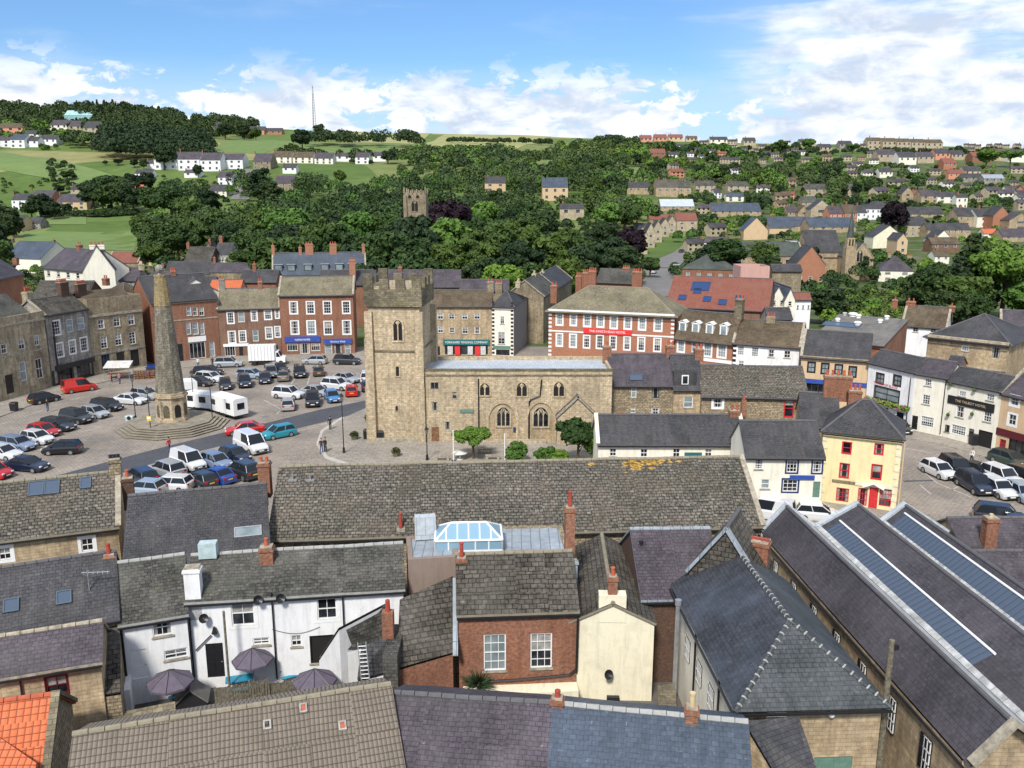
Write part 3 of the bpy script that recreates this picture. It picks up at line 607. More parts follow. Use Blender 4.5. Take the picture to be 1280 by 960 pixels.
# ------------------------------------------------------------------ setting
def grid_terrain():
    xs = sorted(set([-3200,-2400,-1800,-1400,-1100]+list(range(-900,901,20))+[1100,1400,1800,2400,3200]))
    ys = sorted(set([-150,-50,0]+list(range(20,150,15))+list(range(158,500,9))+list(range(500,1600,20))+[1650,1750,1900,2200,2700,3500,4500]))
    v = [(x, y, H(x, y)) for y in ys for x in xs]; nx = len(xs); f = []
    for j in range(len(ys)-1):
        for i in range(nx-1): f.append((j*nx+i, j*nx+i+1, (j+1)*nx+i+1, (j+1)*nx+i))
    me = bpy.data.meshes.new('ground'); me.from_pydata(v, [], f); me.materials.append(MATS['terrain']); me.polygons.foreach_set('use_smooth', [True]*len(f))
    o = bpy.data.objects.new('ground', me); C.objects.link(o); o['kind'] = 'structure'; return o
grid_terrain()
def sheet(name, pts, z, mat, kind='structure', label=None):
    m = MB(); m.poly([(p[0], p[1], z) for p in pts]); o = m.build(name, mat); o['kind'] = kind
    if label: o['label'] = label
    return o
def psheet(name, pix, z, mat, **k): return sheet(name, [hz(x, y, z) for x, y in pix], z, mat, **k)
sheet('yard', [(-60,12),(60,12),(60,62),(-60,62)], .004, 'yard')
sheet('market_place', [(-95,62.2),(75,62.2),(75,157),(-95,157)], .008, 'cobbles')
psheet('road', [(40,603),(80,592),(150,573),(215,556),(282,540),(320,532),(400,512),(465,499),(490,494),(490,507),(465,511.5),(400,529),(320,547),(215,572),(150,592),(60,618)], .014, 'asphalt')
def raised(name, pix, h, mat):
    P = [hz(x, y, 0) for x, y in pix]; m = MB(); T = [p+Z*h for p in P]; m.poly(T if (T[1]-T[0]).cross(T[2]-T[1]).z > 0 else T[::-1])
    for i in range(len(P)):
        j = (i+1) % len(P); m.poly([P[i], P[j], T[j], T[i]])
    o = m.build(name, mat); o['kind'] = 'structure'; return o
raised('pavement', [(-25,531),(66,497),(118,481),(183,465),(183,455),(118,467),(66,482),(-25,506)], .12, 'paving')
raised('pavement', [(200,463),(280,455),(352,452),(470,450),(470,440),(352,441),(276,444),(200,452)], .12, 'paving')
raised('pavement', [(430,523),(404,540),(399,556),(410,571),(450,584),(500,592),(800,594),(800,540),(470,540),(470,505)], .10, 'paving')
raised('kerb', [(428,521.5),(401,539),(395.5,556),(406,573.5),(446,587.5),(490,594),(500,592.3),(450,584.3),(410.2,571.3),(399.2,556),(404.2,540),(430.2,523)], .11, 'setts_pale')
raised('pavement', [(1080,540),(1137,549),(1176,556),(1242,575),(1300,586),(1300,570),(1242,561.5),(1176,544.5),(1137,538),(1080,520)], .12, 'paving')
raised('pavement', [(925,655),(1011,660),(1125,668),(1135,640),(1119,636),(1023,624),(925,620)], .1, 'paving')
# faded box markings and bay lines
def lines(name, segs, w=.12, mat='setts_pale', z=.02):
    m = MB()
    for a, b in segs:
        A, B_ = hz(*a, z), hz(*b, z); d = (B_-A).normalized(); n = Vector((-d.y, d.x, 0))*w/2
        m.poly([A-n, B_-n, B_+n, A+n])
    o = m.build(name, mat); o['kind'] = 'structure'; return o
seg = []
for i in range(7):
    seg.append(((352+i*7, 562-i*1.0), (372+i*9, 583-i*.5))); seg.append(((350+i*9, 581-i*.6), (366+i*7, 561+i*.9)))
lines('road_marking', seg, .09, 'paving')
lines('road_marking.bay', [((30,521),(55,512)),((88,500),(100,497)),((118,490),(128,487)),((-5,532),(15,526)), ((1150,586),(1172,604)),((1172,604),(1215,622)),((1190,612),(1198,608)),((330,500),(352,512)),((352,512),(345,518)),((335,505),(360,508)),((1196,600),(1180,590)),((1222,615),(1206,606)),((1150,606),(1164,618)),((1130,560),(1165,566)),((1170,568),(1200,574)),((100,540),(125,534)),((60,528),(80,522)),((140,512),(160,507)),((372,468),(364,480)),((388,468),(384,481)),((408,468),(407,480)),((445,466),(456,468)),((418,465),(424,465))], .15)
lines('road_marking.edge', [((330,549),(398,533)),((402,531),(462,514))], .12)
pr_ = random.Random(12)
for k in range(16):
    x_, y_ = pr_.choice(((pr_.uniform(-58,-20),pr_.uniform(100,140)),(pr_.uniform(36,52),pr_.uniform(72,95)))); a_ = pr_.uniform(0,3); w_, l_ = pr_.uniform(.4,1.6), pr_.uniform(.8,4.5); ca, sa = math.cos(a_), math.sin(a_)
    sheet('road_patch', [(x_+ca*i*l_-sa*j*w_, y_+sa*i*l_+ca*j*w_) for i,j in ((0,0),(1,0),(1,1),(0,1))], .0125, pr_.choice(('asphalt','yard','lane')))
# distant fields, lanes
def drape(name, pix, mat, off=.25, n=14):
    """pix: 4 corners BL BR TR TL, draped over the terrain"""
    P = [hit(*p) for p in pix]; m = MB(); g = []
    for j in range(n+1):
        r = []
        for i in range(n+1):
            a = P[0].lerp(P[1], i/n); b = P[3].lerp(P[2], i/n); q = a.lerp(b, j/n); r.append(Vector((q.x, q.y, H(q.x, q.y)+off)))
        g.append(r)
    for j in range(n):
        for i in range(n): m.poly([g[j][i], g[j][i+1], g[j+1][i+1], g[j+1][i]])
    o = m.build(name, mat, smooth=True); o['kind'] = 'structure'; return o
drape('playing_field', [(25,314),(168,314),(170,288),(30,289)], 'pitch')
drape('field', [(48,281),(108,281),(108,265),(45,265)], 'pitch')
drape('field', [(0,212),(90,230),(160,225),(0,190)], 'pitch'); drape('field', [(95,182),(200,186),(190,170),(110,170)], 'pale_field')
drape('field', [(205,189),(260,189),(268,172),(205,172)], 'pale_field'); drape('field', [(262,190),(330,192),(372,178),(300,172)], 'pitch')
drape('field', [(375,192),(500,192),(500,181),(375,181)], 'pitch'); drape('field', [(420,178),(520,180),(540,166),(440,166)], 'pale_field')
drape('field', [(520,184),(640,190),(690,168),(560,167)], 'pale_field'); drape('field', [(780,222),(828,222),(820,206),(776,206)], 'pitch'); drape('field', [(778,206),(822,206),(812,196),(780,196)], 'pale_field')
drape('field', [(680,212),(705,212),(705,196),(685,196)], 'pitch')
drape('lane', [(288,250),(312,250),(316,212),(306,212)], 'lane', .4); drape('lane', [(790,372),(835,372),(845,335),(800,335)], 'lane', .35); drape('lane', [(800,336),(848,336),(878,298),(866,298)], 'lane', .5)
drape('lane', [(640,372),(700,372),(700,340),(640,345)], 'lane', .3)
# ------------------------------------------------------------------ west side of the market
T = dict
b = Bld('bank_building','sandstone bank-like building with arched windows and low parapet, far left of the square','building', feet=((-30,512),(65.5,484.5),397,'R'), kind='flat', depth=11, wall='ashlar', roof='slate_old', parapet=1.0,
 op=[(1,430,9,442,'case'),(23,424,31,436.5,'case'),(43,419,49,431.5,'case'),(7,468,17,492,'door_black'),(25,452,33,476,'plainw'),(45,448,53,473,'case'),(-14,475,-4,498,'case')])
b.band(441,30,.3); b.band(403,30,.3,pr=.14,name='cornice')
m = MB(); rz = b.ze+1.0
for a0,a1 in ((1.2,b.W-.6),):
    m.slab([b.pt(a0,1.0,b.ze+.3), b.pt(a1,1.0,b.ze+.3), b.pt(a1,5.6,b.ze+3.4), b.pt(a0,5.6,b.ze+3.4)], .15); m.slab([b.pt(a1,10.4,b.ze+.3), b.pt(a0,10.4,b.ze+.3), b.pt(a0,5.6,b.ze+3.4), b.pt(a1,5.6,b.ze+3.4)], .15)
    m.poly([b.pt(a1,1.0,b.ze+.3),b.pt(a1,10.4,b.ze+.3),b.pt(a1,5.6,b.ze+3.4)],1); m.poly([b.pt(a0,10.4,b.ze+.3),b.pt(a0,1.0,b.ze+.3),b.pt(a0,5.6,b.ze+3.4)],1)
m.build('pitched_roof', ['slate_old','brown_stone'], b.root)
b.chim(34,365,1.2,1.0,3,'ashlar',at=4.5,ph=.7)
b.pipe(64,400,484)
b = Bld('grey_town_house','narrow grey stone house with a black shopfront, left of the red van','house', feet=((67,484),(118,470),385,'R'), ry=372, pitch=36, wall='ashlar_grey', roof='stone_slate_dark', cop=(1,0),
 op=[(66,401,75,418.5,'sashw'),(83,399,91.5,415,'plainw'),(97,396.5,105.5,412,'plainw'),(71,429,79,446,'sashw'),(87,425.5,94.5,442,'sashw'),(101,422,109,438.5,'sashw'),(72,458,92,482,'shop'),(96,452,113,473,'shopb')])
b.sign(68,452,117,458,'black_paint',None,name='fascia',pr=.35); zf_ = b.onface(92,457)[1]; m = MB(); [m.box(b.pt(uu,-.08,0), b.u, b.n, Z, .35, .076, zf_) for uu in (0,b.W*.45,b.W-.36)]; m.box(b.pt(.35,-.06,0), b.u, b.n, Z, b.W-.75, .056, .45); m.build('shopfront','black_paint',b.root); b.chim(78,353,1.6,.7,4,'brick_dark'); b.chim(100,355,1.8,.7,5,'brick_dark'); b.pipe(65.5,402,482)
b = Bld('brown_stone_house','flat-fronted brown stone house with a parapet and grey ground floor on the west side','house', feet=((118.3,470),(184,458),376,'R'), kind='flat', depth=9, wall='brown_stone', roof='tarred', parapet=1.1,
 op=[(122,399.5,130.5,411,'case'),(142,396,150,408,'case'),(160,393.5,168,406,'case'),(126,420.5,134,435.5,'sash'),(144,416.5,152,431.5,'sash'),(161.5,415,169.5,430,'sash'),(127,443,138,463,'shopb'),(146,440,156,457,'door_black'),(163.5,437,174,458,'void')])
b.band(391,150,.35,pr=.16,name='cornice'); b.band(438,150,.3,'ashlar_grey')
m = MB(); m.slab([b.pt(.6,.8,b.ze+.2), b.pt(b.W-.6,.8,b.ze+.2), b.pt(b.W-.6,4.2,b.ze+2.0), b.pt(.6,4.2,b.ze+2.0)], .12); m.slab([b.pt(b.W-.6,8,b.ze+.2), b.pt(.6,8,b.ze+.2), b.pt(.6,4.2,b.ze+2.0), b.pt(b.W-.6,4.2,b.ze+2.0)], .12); m.build('pitched_roof','brown_slate',b.root)
b = Bld('white_street_house','cream rendered house with slate roof running back behind the stone column','house', eL=(154,367), eR=(199,381), ze=9.5, ry=343, pitch=32, wall='cream_white', roof='slate_purple', op=[(190,384,192.5,394,'case'),(191,402,193.5,412,'case')])
b.chim(176,330,1.6,.7,5,'pale_stone','buff_clay'); b.chim(188,332,1.4,.7,4,'weathered','buff_clay')
b = Bld('brick_shop','tall red brick Victorian shop with triple windows and white fascia behind the column','shop', feet=((195,456),(276,446.5),372,'R'), ry=344, pitch=33, wall='brick', roof='slate',
 op=[(233,384,239,394.5,'plainw'),(241,384,247,394.5,'case'),(249,384,255,394.5,'case'),(233,403,238.5,418,'plainw'),(240.5,403,248,418,'plainw'),(250,403,255.5,418,'plainw'),(237,428,257,448,'shopw'),(262,427,268.5,446,'plainw'),(205,384,211,396,'case'),(205,404,211,418,'case'),(222,430,229,452,'door_black')])
b.sign(235,420.5,257.5,427,'white_paint','THE MARKET CAFE' if False else None,name='fascia'); b.chim(216,339,.8,.7,3,'brick'); b.band(398.5,245,.2); b.band(377,240,.3,'coping')
b = Bld('brick_terrace_house','brown brick house with six sash windows and white shopfront, left of blue shops','shop', feet=((276.3,446.5),(352.5,443.5),384.5,'R'), ry=361, pitch=33, wall='brick_brown', roof='stone_slate_moss', cop=(1,1),
 op=[(284.5,391,292,404,'sashw'),(297.5,390,305.5,402.5,'plainw'),(314.5,389,321,400.5,'sashw'),(331,384.8+3,339,399,'sashw'),(344.5,386.5,351,397.5,'sashw'),(286,414.5,294,428.5,'sashw'),(299.5,414,307,427,'sashw'),(316,412.5,323,426.5,'plainw'),(332.5,409.5,340,423,'sashw'),(344,408.5,351,421,'sashw'),(281,433,294,445,'shopw'),(299,433,304,446.5,'door_black'),(316,432,348,444,'shopb')])
b.sign(279,429.5,311,433,'white_paint',name='fascia'); b.chim(277,349,1.0,.7,3,'ashlar_grey'); b.chim(325,352,.8,.7,2,'brick')
b = Bld('brick_shop','broad red brick house with eight white sash windows above two blue shopfronts','shop', feet=((353,444),(444,442),368,'R'), ry=346, pitch=33, wall='brick', roof='stone_slate_moss', cop=(1,1),
 op=[(362.5,377.5,371.5,392,'sashw'),(383.5,377.3,392.5,392,'sashw'),(404.7,377,413.5,391.8,'sashw'),(428.5,377,437,391.5,'sashw'),(364,401.5,373,417.5,'sashw'),(384.5,401.5,393.8,417.5,'sashp'),(405.5,402,415,417.8,'sashw'),(428.8,401,438.2,417.5,'sashw'),
 (359,429,372,438.5,'shopw'),(375,429,387,442,'shopw'),(389,429,400,438.5,'shopw'),(406,430,415,442.5,'plainw'),(417,430,428,443,'shop'),(431,430,438,442,'plainw')])
b.sign(356,420.5,400.5,427.5,'blue_paint','nationwide',pr=.25,name='fascia'); b.sign(405,423.5,440,429.5,'blue_paint','The Original Factory Shop' if False else 'factory shop',pr=.25,name='fascia')
b = Bld('attic_house','brick building with a lead grey roof full of attic dormers behind the brick shops','house', eL=(341,343), eR=(457,341), ze=9.5, ry=316, pitch=55, wall='brick', roof='slate_blue', cop=(1,1), gutter=True)
for x in (348,364,385,406,424,440):
    u = b.onface(x,330,.9)[0]; m = MB(); m.box(b.pt(u-.9,.35,b.ze+.6), b.u, b.n, Z, 1.8, 1.8, 1.5); m.box(b.pt(u-1.0,.25,b.ze+2.1), b.u, b.n, Z, 2.0, 2.0, .12, 1)
    d = m.build('dormer', ['slate_blue','lead'], b.roofobj); 
    m = MB(); m.box(b.pt(u-.7,.3,b.ze+.8), b.u, b.n, Z, 1.4, .04, 1.1); m.build('dormer_window', 'glass_pale' if x != 440 else 'glass', b.roofobj)
for x,yt,w in ((341,307,.7),(375,309,.7),(386,305,1.8),(416,305,1.6),(454,306,.7)): b.chim(x,yt,w,.7,3 if w > 1 else 1,'brick_orange')
b = Bld('stone_chimney_house','slate house with a tall stepped brick chimney beside the church tower','house', eL=(400,356), eR=(470,355), ze=9.0, ry=338, pitch=36, wall='brick', roof='slate'); b.chim(440,325,1.3,.9,3,'brick_orange',at=.8)
# ------------------------------------------------------------------ north side
b = Bld('teal_shop','buff stone shop with eight small windows above a teal fascia, right of the church tower','shop', feet=((541,444),(614.5,444),382.5,'R'), ry=363, pitch=36, wall='tan', roof='brown_slate',
 op=[(547,391,554,399,'case'),(561,392,568,399,'case'),(577.5,392,584.5,399,'case'),(593,391.5,600,399,'case'),(547.5,408,554,416,'case'),(562,409.5,568,416,'case'),(578,409,585,417,'case'),(593,408.5,600,417,'case'),(556,431,610,443,'shopt'),(543,433,550,444,'void')])
b.sign(554,424.5,612,431,'teal_paint','YORKSHIRE TRADING COMPANY',pr=.25,name='fascia'); b.chim(613,352,1.1,.8,2,'brown_stone')
for x in (563,572,588,597,604): 
    m = MB(); u,z = b.onface(x,438); m.box(b.pt(u-.45,-.5,.14), b.u, b.n, Z, .9, .3, 1.5); m.build('shop_display', 'banner_red' if x in (572,597) else 'curtain', b.root)
b = Bld('white_corner_house','white corner house with black quoins at the mouth of the side street','house', feet=((614.8,444),(642,445),384,'R'), kind='hip', ry=368, pitch=34, h=3.6, depth=13, wall='cream_white', roof='slate',
 op=[(625.3,395.5,630.5,405,'sash'),(622.5,415,631.2,430,'sash'),(620,437,637,444,'shop')], ridge='ridge_dark')
m = MB()
for k in range(14):
    for uu in (0.05, b.W-.5): m.box(b.pt(uu,-.05,.3+k*.68), b.u, b.n, Z, .45, .04, .34)
m.build('corner_trim','black_paint',b.root); b.sign(616,432.2,638,436,'green_paint',name='fascia'); m = MB(); m.box(b.pt(b.W,.05,0), b.u, b.n, Z, .04, 12.9, b.ze-.05); m.build('rendered_side','grey_render',b.root); b.chim(624,354,1.2,.8,3,'brown_stone')
# the street running back
base2 = hz(662,443,0)
b = Bld('slate_street_house','dark stone house with tall chimneys further along the side street','house', P=((9.2,176),(13.6,196)), ze=8.8, h=3.6, pitch=38, wall='brown_stone', roof='slate', cop=(1,1), op=[])
b.chim(668,342,1.4,.8,3,'pale_stone','buff_clay'); b.chim(678,340,1.4,.8,2,'pale_stone','buff_clay')
b = Bld('narrow_stone_house','narrow stone house with cream chimneys between the side street and the trees','house', P=((5.9,160),(9.0,175)), ze=9.0, h=3.6, pitch=38, wall='brown_stone', roof='slate_old', cop=(1,1)); b.chim(648,352,1.6,.8,3,'pale_stone','buff_clay')
# hotel
hw = [(654+a*17,0) for a in range(8)]
up = [(218,405,258,468),(288,407,326,470),(355,410,397,475),(422,415,463,478),(488,418,530,485),(558,422,600,488),(630,425,672,492),(708,428,753,498)]
lo = [(218,507,256,572),(285,510,325,578),(353,515,393,582),(418,515,460,585),(485,518,525,590),(555,522,595,592),(625,525,667,597),(705,530,748,600)]
b = Bld('hotel','wide red brick hotel with two rows of white sashes and a red banner','hotel', eL=(686,387.5), eR=(843.5,394.5), ze=10, kind='hip', ry=359.5, pitch=33, wall='brick_orange', roof='stone_slate_moss', ridge='ridge_stone', over=.5,
 op=[(640+q[0]/4+1.5,290+q[1]/4+1.2,640+q[2]/4-1.5,290+q[3]/4-1.2,'sashp') for q in up]+[(640+q[0]/4+1.5,290+q[1]/4+1,640+q[2]/4-1.5,290+q[3]/4-1,'sashp' if i < 2 else 'sashw') for i,q in enumerate(lo)])
b.band(417,760,.22,'white_paint'); b.sign(729.5,411.3,790,418,'banner_red',"THE KING'S HEAD HOTEL",pr=.16,name='banner'); b.band(390.5,765,.25,'white_paint',pr=.3,name='cornice')
m = MB()
for k in range(15):
    for uu in (0.0, b.W-.5): m.box(b.pt(uu,-.05,.2+k*.64), b.u, b.n, Z, .5, .04, .32)
m.build('corner_trim','white_paint',b.root)
b.chim(693,357,1.0,.9,2,'brick',at=2.2); b.chim(724,345,1.0,.9,3,'brick',at=8); b.chim(733,341,1.2,.9,4,'brick',at=8); b.chim(741,339,1.2,.9,4,'brick',at=8); b.chim(797,340,1.6,.9,4,'brick',at=9.5)
b = Bld('hotel_wing','grey-roofed wing behind the brick hotel with red chimney stacks','house', eL=(745,352), eR=(792,354), ze=10, ry=337, pitch=36, wall='brick', roof='slate_old'); b.chim(783,335,1.5,.8,4,'brick')
b = Bld('dormered_house','low brick house with four white arched dormers right of the hotel','house', eL=(844.5,420), eR=(916,427.5), ze=7.2, ry=391, pitch=52, wall='brick_orange', roof='brown_slate', over=.35,
 op=[(847.5,426,855,439.5,'sashp'),(864.5,427.5,873,440.5,'plainw'),(880,429,889,445,'sashp'),(897.5,431.5,907,446.5,'sashp')])
for q in ((835,440,872,500),(897,445,940,505),(967,450,1010,505),(1035,455,1082,512)):
    x0,y0,x1,y1 = 640+q[0]/4,290+q[1]/4,640+q[2]/4,290+q[3]/4
    u0,zz = b.onface((x0+x1)/2,y1,.7); _,z1 = b.onface((x0+x1)/2,y0,.7); w_ = 1.15; m = MB()
    m.box(b.pt(u0-w_/2,.55,b.ze+.55), b.u, b.n, Z, w_, 2.0, z1-b.ze-.8); m.slab([b.pt(u0-w_/2-.12,.45,z1-.3), b.pt(u0-w_/2-.12,2.6,z1-.3), b.pt(u0,2.6,z1+.05), b.pt(u0,.45,z1+.05)], .08); m.slab([b.pt(u0+w_/2+.12,.45,z1-.3), b.pt(u0+w_/2+.12,2.6,z1-.3), b.pt(u0,2.6,z1+.05), b.pt(u0,.45,z1+.05)], .08)
    d = m.build('dormer','white_paint',b.roofobj); m = MB(); m.box(b.pt(u0-.36,.52,b.ze+.8), b.u, b.n, Z, .72, .04, z1-b.ze-1.25); m.build('dormer_window','glass_pale',b.roofobj)
b.sign(876,449,915,453,'white_paint',name='fascia'); b.chim(925,374,1.1,1.0,2,'weathered'); 
b = Bld('white_brown_roofed_house','white rendered house with mossy brown roof beyond the long slate-roofed building','house', eL=(917,428.3), eR=(999.5,434), ze=7.2, ry=402, pitch=36, wall='white', roof='brown_slate', cop=(1,1),
 op=[(922,432.5,930,444,'sashp'),(939.5,434,948,446,'sashp'),(960,437,968,446.5,'case'),(980,438.5,988,447.5,'case'),(923,451,930,458,'case')])
b.chim(964,396,1.2,.8,3,'brown_stone')
m = MB()
for k in range(10): m.box(b.pt(0,-.05,.3+k*.7), b.u, b.n, Z, .45, .04, .36)
m.build('corner_trim','black_paint',b.root)
b = Bld('buff_stone_shop','buff stone shop with four dark sash windows and a wide slate roof','shop', eL=(1002,445), eR=(1087,451), ze=7.2, ry=415, pitch=34, wall='ochre', roof='slate', cop=(1,0),
 op=[(1010,453,1018.5,465,'black'),(1027,454.5,1035.5,467,'black'),(1044,456,1052.5,468,'black'),(1061.5,458.5,1070,471,'black'),(1006,478,1030,500,'shopb'),(1036,480,1060,500,'shopb')])
b.sign(1004,476,1085,481.5,'blue_paint',name='fascia'); b.band(449,1045,.4,'tan',pr=.15,name='cornice')
# big flat grey roof with brick flank
b = Bld('brick_hall','large brick building with a broad grey roof and white roof vents behind the buff shop','building', eL=(1014,424), eR=(1104,433), ze=8.5, kind='mono', h=12.5, pitch=9, wall='brick', roof='tarred')
for x,y,w_ in ((1068,392,1.6),(1073,398,1.0),(1072,407,1.3),(1100,404,.9),(1110,397,.9),(1016,391,.8),(1024,390,.8),(1040,402,.9)):
    t=(b.zr-b.ze)/b.h; dd=bis(lambda q: proj(b.pt(b.onface(x,y,q)[0],q,b.ze+q*t))[1]-y,0,b.h); u=max(.8,min(b.W-.8,b.onface(x,y,dd)[0])); dd=min(dd,b.h-.6); m=MB(); c=b.pt(u,dd,b.ze+dd*t+.05); m.cyl(c,c+Z*.35,w_*.32,n=12); m.cyl(c+Z*.35,c+Z*.55,w_*.42,w_*.3,n=12); m.build('roof_vent','white_paint',b.roofobj)
b.rooflight(1052,406,5.0,2.0,'roof_glass','slate_paint')
# ------------------------------------------------------------------ east side pubs
b = Bld('flower_pub','white pub with red lettering, black windows and hanging flower baskets','pub', feet=((1080,521),(1137,538),465,'R'), ry=443.5, pitch=34, wall='white', roof='slate',
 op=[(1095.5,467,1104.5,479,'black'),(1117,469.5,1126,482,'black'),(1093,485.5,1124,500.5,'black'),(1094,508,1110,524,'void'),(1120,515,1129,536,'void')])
for t_,x0,y0,x1,y1 in (("THE BISHOP BLAIZE",1086,478.5,1130,484.5),): textobj(t_, b.pt(*( (b.onface(1107,481.5)[0], -.03, b.onface(1107,481.5)[1]) )), b.u, .42, 'red_paint', b.root, b.W*.7)
m = MB(); rr = random.Random(3)
for k in range(260):
    u = rr.uniform(.2,b.W-.2); z0 = b.onface(1105,502.5)[1]+rr.uniform(-.35,.25); c = b.pt(u,-rr.uniform(.1,.55),z0); a = Vector((rr.uniform(-1,1),rr.uniform(-1,1),rr.uniform(-1,1))).normalized(); q = a.orthogonal().normalized()
    m.poly([c-a*.16-q*.1,c+a*.16-q*.1,c+a*.16+q*.1,c-a*.16+q*.1], 0 if rr.random() < .8 else 1)
m.build('hanging_flowers',['leaf_light','flowers'],b.root)
b = Bld('narrow_white_house','narrow white house with multi-pane bow window between two pubs','house', feet=((1137.3,538),(1177,546.5),472,'R'), ry=451, pitch=36, wall='cream_white', roof='slate_purple',
 op=[(1156,473.5,1164.5,482.5,'sash3'),(1153,493.5,1162.5,505.5,'sash3'),(1139.5,519.5,1147,537,'door_black'),(1151,521,1167,533.5,'bow')])
b.pipe(1139,472,536); b.pipe(1183,475,544); 
b = Bld('coaching_pub','long white pub with a black name board and dark arched carriage entrance','pub', feet=((1177.3,546.5),(1243,564),488.5,'R'), ry=465, pitch=34, wall='cream_white', roof='slate',
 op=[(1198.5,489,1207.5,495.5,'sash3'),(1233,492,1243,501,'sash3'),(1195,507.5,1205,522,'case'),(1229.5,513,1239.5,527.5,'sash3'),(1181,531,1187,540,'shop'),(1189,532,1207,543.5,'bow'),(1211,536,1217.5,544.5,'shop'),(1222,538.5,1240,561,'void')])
b.sign(1184.5,499.5,1244,510,'black_paint','THE TALBOT HOTEL','buff_clay',name='name_board',ts=.42)
for x,y in ((1190,480),(1220,487),(1187,518),(1217,517)):
    u,z = b.onface(x,y); m = MB(); m.ball(b.pt(u,-.3,z),.22,n=8); m.tube([b.pt(u,-.3,z+.2),b.pt(u,0,z+.4)],.02); m.build('hanging_basket','leaf',b.root)
b = Bld('ochre_shop','ochre rendered house above a red shopfront at the right edge','shop', feet=((1243.3,564),(1330,590),491,'L'), ry=470, pitch=34, wall='ochre', roof='slate_purple', cop=(1,0),
 op=[(1263.5,495.5,1273.5,507,'casew'),(1260.5,518,1270,531.5,'casew'),(1249,549,1257,565,'shopr'),(1260,550,1285,571,'shop')])
b.sign(1245,541,1300,550,'maroon_paint','BAKERY' if False else None,name='fascia')
b = Bld('white_cottage','white cottage with a weathered brown roof below dark conifers','house', eL=(1128,406), eR=(1183,410), ze=7, ry=383.5, pitch=36, wall='white', roof='brown_slate', cop=(1,1), op=[(1141,409,1148,415,'case'),(1163,411,1170,416,'case')])
b.chim(1119,375,.9,.7,1,'brick'); b.chim(1139,377,1.4,.7,2,'brick'); b.chim(1190,383,1.0,.8,1,'brick')
b = Bld('assembly_hall','large square stone hall with a low pyramid slate roof behind the pubs','building', eL=(1160,420), eR=(1262,431), ze=8.5, kind='hip', ry=393, pitch=24, wall='tan', roof='slate', op=[(1202,432,1211,439,'sash3'),(1240,434,1250,448,'mull')], over=.5)
b.band(424.5,1210,.35,'pale_stone',pr=.35,name='cornice'); b.band(458,1210,.3,'pale_stone',pr=.1)
Bld('slate_roofed_house','slate-roofed stone house at the right edge below the spreading tree','house', eL=(1252,405), eR=(1330,409), ze=8, ry=389.5, pitch=36, wall='tan', roof='slate_purple', cop=(1,0))
Bld('pantile_shed','small outhouse with bright orange pantiles behind the pubs','outbuilding', eL=(1201,452), eR=(1223,454), ze=5, ry=441, pitch=34, wall='brick', roof='pantile_orange')
Bld('brick_outhouse','low brick outhouse beside the orange pantiles','outbuilding', eL=(1184,456), eR=(1200,458), ze=5.5, ry=446, pitch=34, wall='brick', roof='slate')
b = Bld('dark_slate_range','dark slate roofed range with brick stacks behind the yellow shop','house', eL=(1001,531), eR=(1049,534), ze=6.2, ry=492, pitch=36, wall='tan', roof='slate'); b.chim(1048,470,2.6,.9,5,'brick'); b.chim(1069,488,1.2,1.0,3,'brick',at=2)
# yellow shop and cream terrace
b = Bld('yellow_shop','pale yellow three-storey shop with red windows and a pyramid slate roof','shop', feet=((1022,627),(1119,640.5),548.5,'R'), kind='hip', ry=501, pitch=40, wall='yellow', roof='slate',
 op=[(1053,552.8,1064,567,'red'),(1093.5,555,1104,568,'red'),(1049.8,579.5,1061,597,'red'),(1089.5,581,1101.8,599,'red'),(1045,610,1061,627,'shopr'),(1072,610,1084,632,'shopr'),(1086,608,1097,638,'door_red'),(1099,610,1114.5,633,'shopr')])
b.sign(1069,604.5,1116,609,'cream_paint',name='fascia'); b.sign(1040,600.5,1069,603.5,'brown_stone',name='fascia'); b.pipe(1131.5,549,636,'ochre',.06)
m = MB()
for k in range(int((b.ze-.7)/.7)+1): m.box(b.pt(0,-.06,.3+k*.7), b.u, b.n, Z, .5 if k%2 else .35, .05, .34); m.box(b.pt(b.W-.45,-.06,.3+k*.7), b.u, b.n, Z, .45 if k%2 else .3, .05, .34)
m.build('corner_trim','cream_paint',b.root)
u,z = b.onface(1092,606); m = MB(); m.slab([b.pt(u-.9,-.5,z-.2),b.pt(u,-.5,z+.25),b.pt(u,0,z+.25),b.pt(u-.9,0,z-.2)],.07); m.slab([b.pt(u+.9,-.5,z-.2),b.pt(u,-.5,z+.25),b.pt(u,0,z+.25),b.pt(u+.9,0,z-.2)],.07); m.build('porch_canopy','white_paint',b.root)
b = Bld('cream_terrace_house','cream house with navy window frames and a blue sign left of the yellow shop','house', eL=(933,569.5), eR=(1030,570.5), ze=5.6, ry=527, pitch=37, wall='cream_white', roof='slate', cop=(0,0),
 op=[(943.5,574.5,953.5,586.5,'sash3'),(983.5,575.5,996.5,590.5,'navy'),(1016,576,1028,591,'navy'),(951,599,962,611,'plainw'),(978.5,599.5,997,614.5,'navy'),(1016,602,1025,622,'door_green')])
b.sign(987,594,1018,599.5,'blue_paint',name='sign'); m = MB(); u = b.onface(1020,624)[0]
for k in range(4): m.box(b.pt(u-.9,-.35*(4-k),0), b.u, b.n, Z, 1.8, .35, .2*(k+1))
m.build('door_steps','coping',b.root)
b = Bld('white_long_cottage','long low white cottage with grey slate roof and four small windows by the church','house', eL=(748,554), eR=(931.5,554.5), ze=4.6, ry=519, pitch=36, wall='cream_white', roof='slate', cop=(1,1), cope='cream_paint',
 op=[(762,560.5,770.5,570.5,'case'),(800.5,561,809.5,571.5,'case'),(841,560.5,850,571.5,'case'),(881,560.5,890,571,'case')])
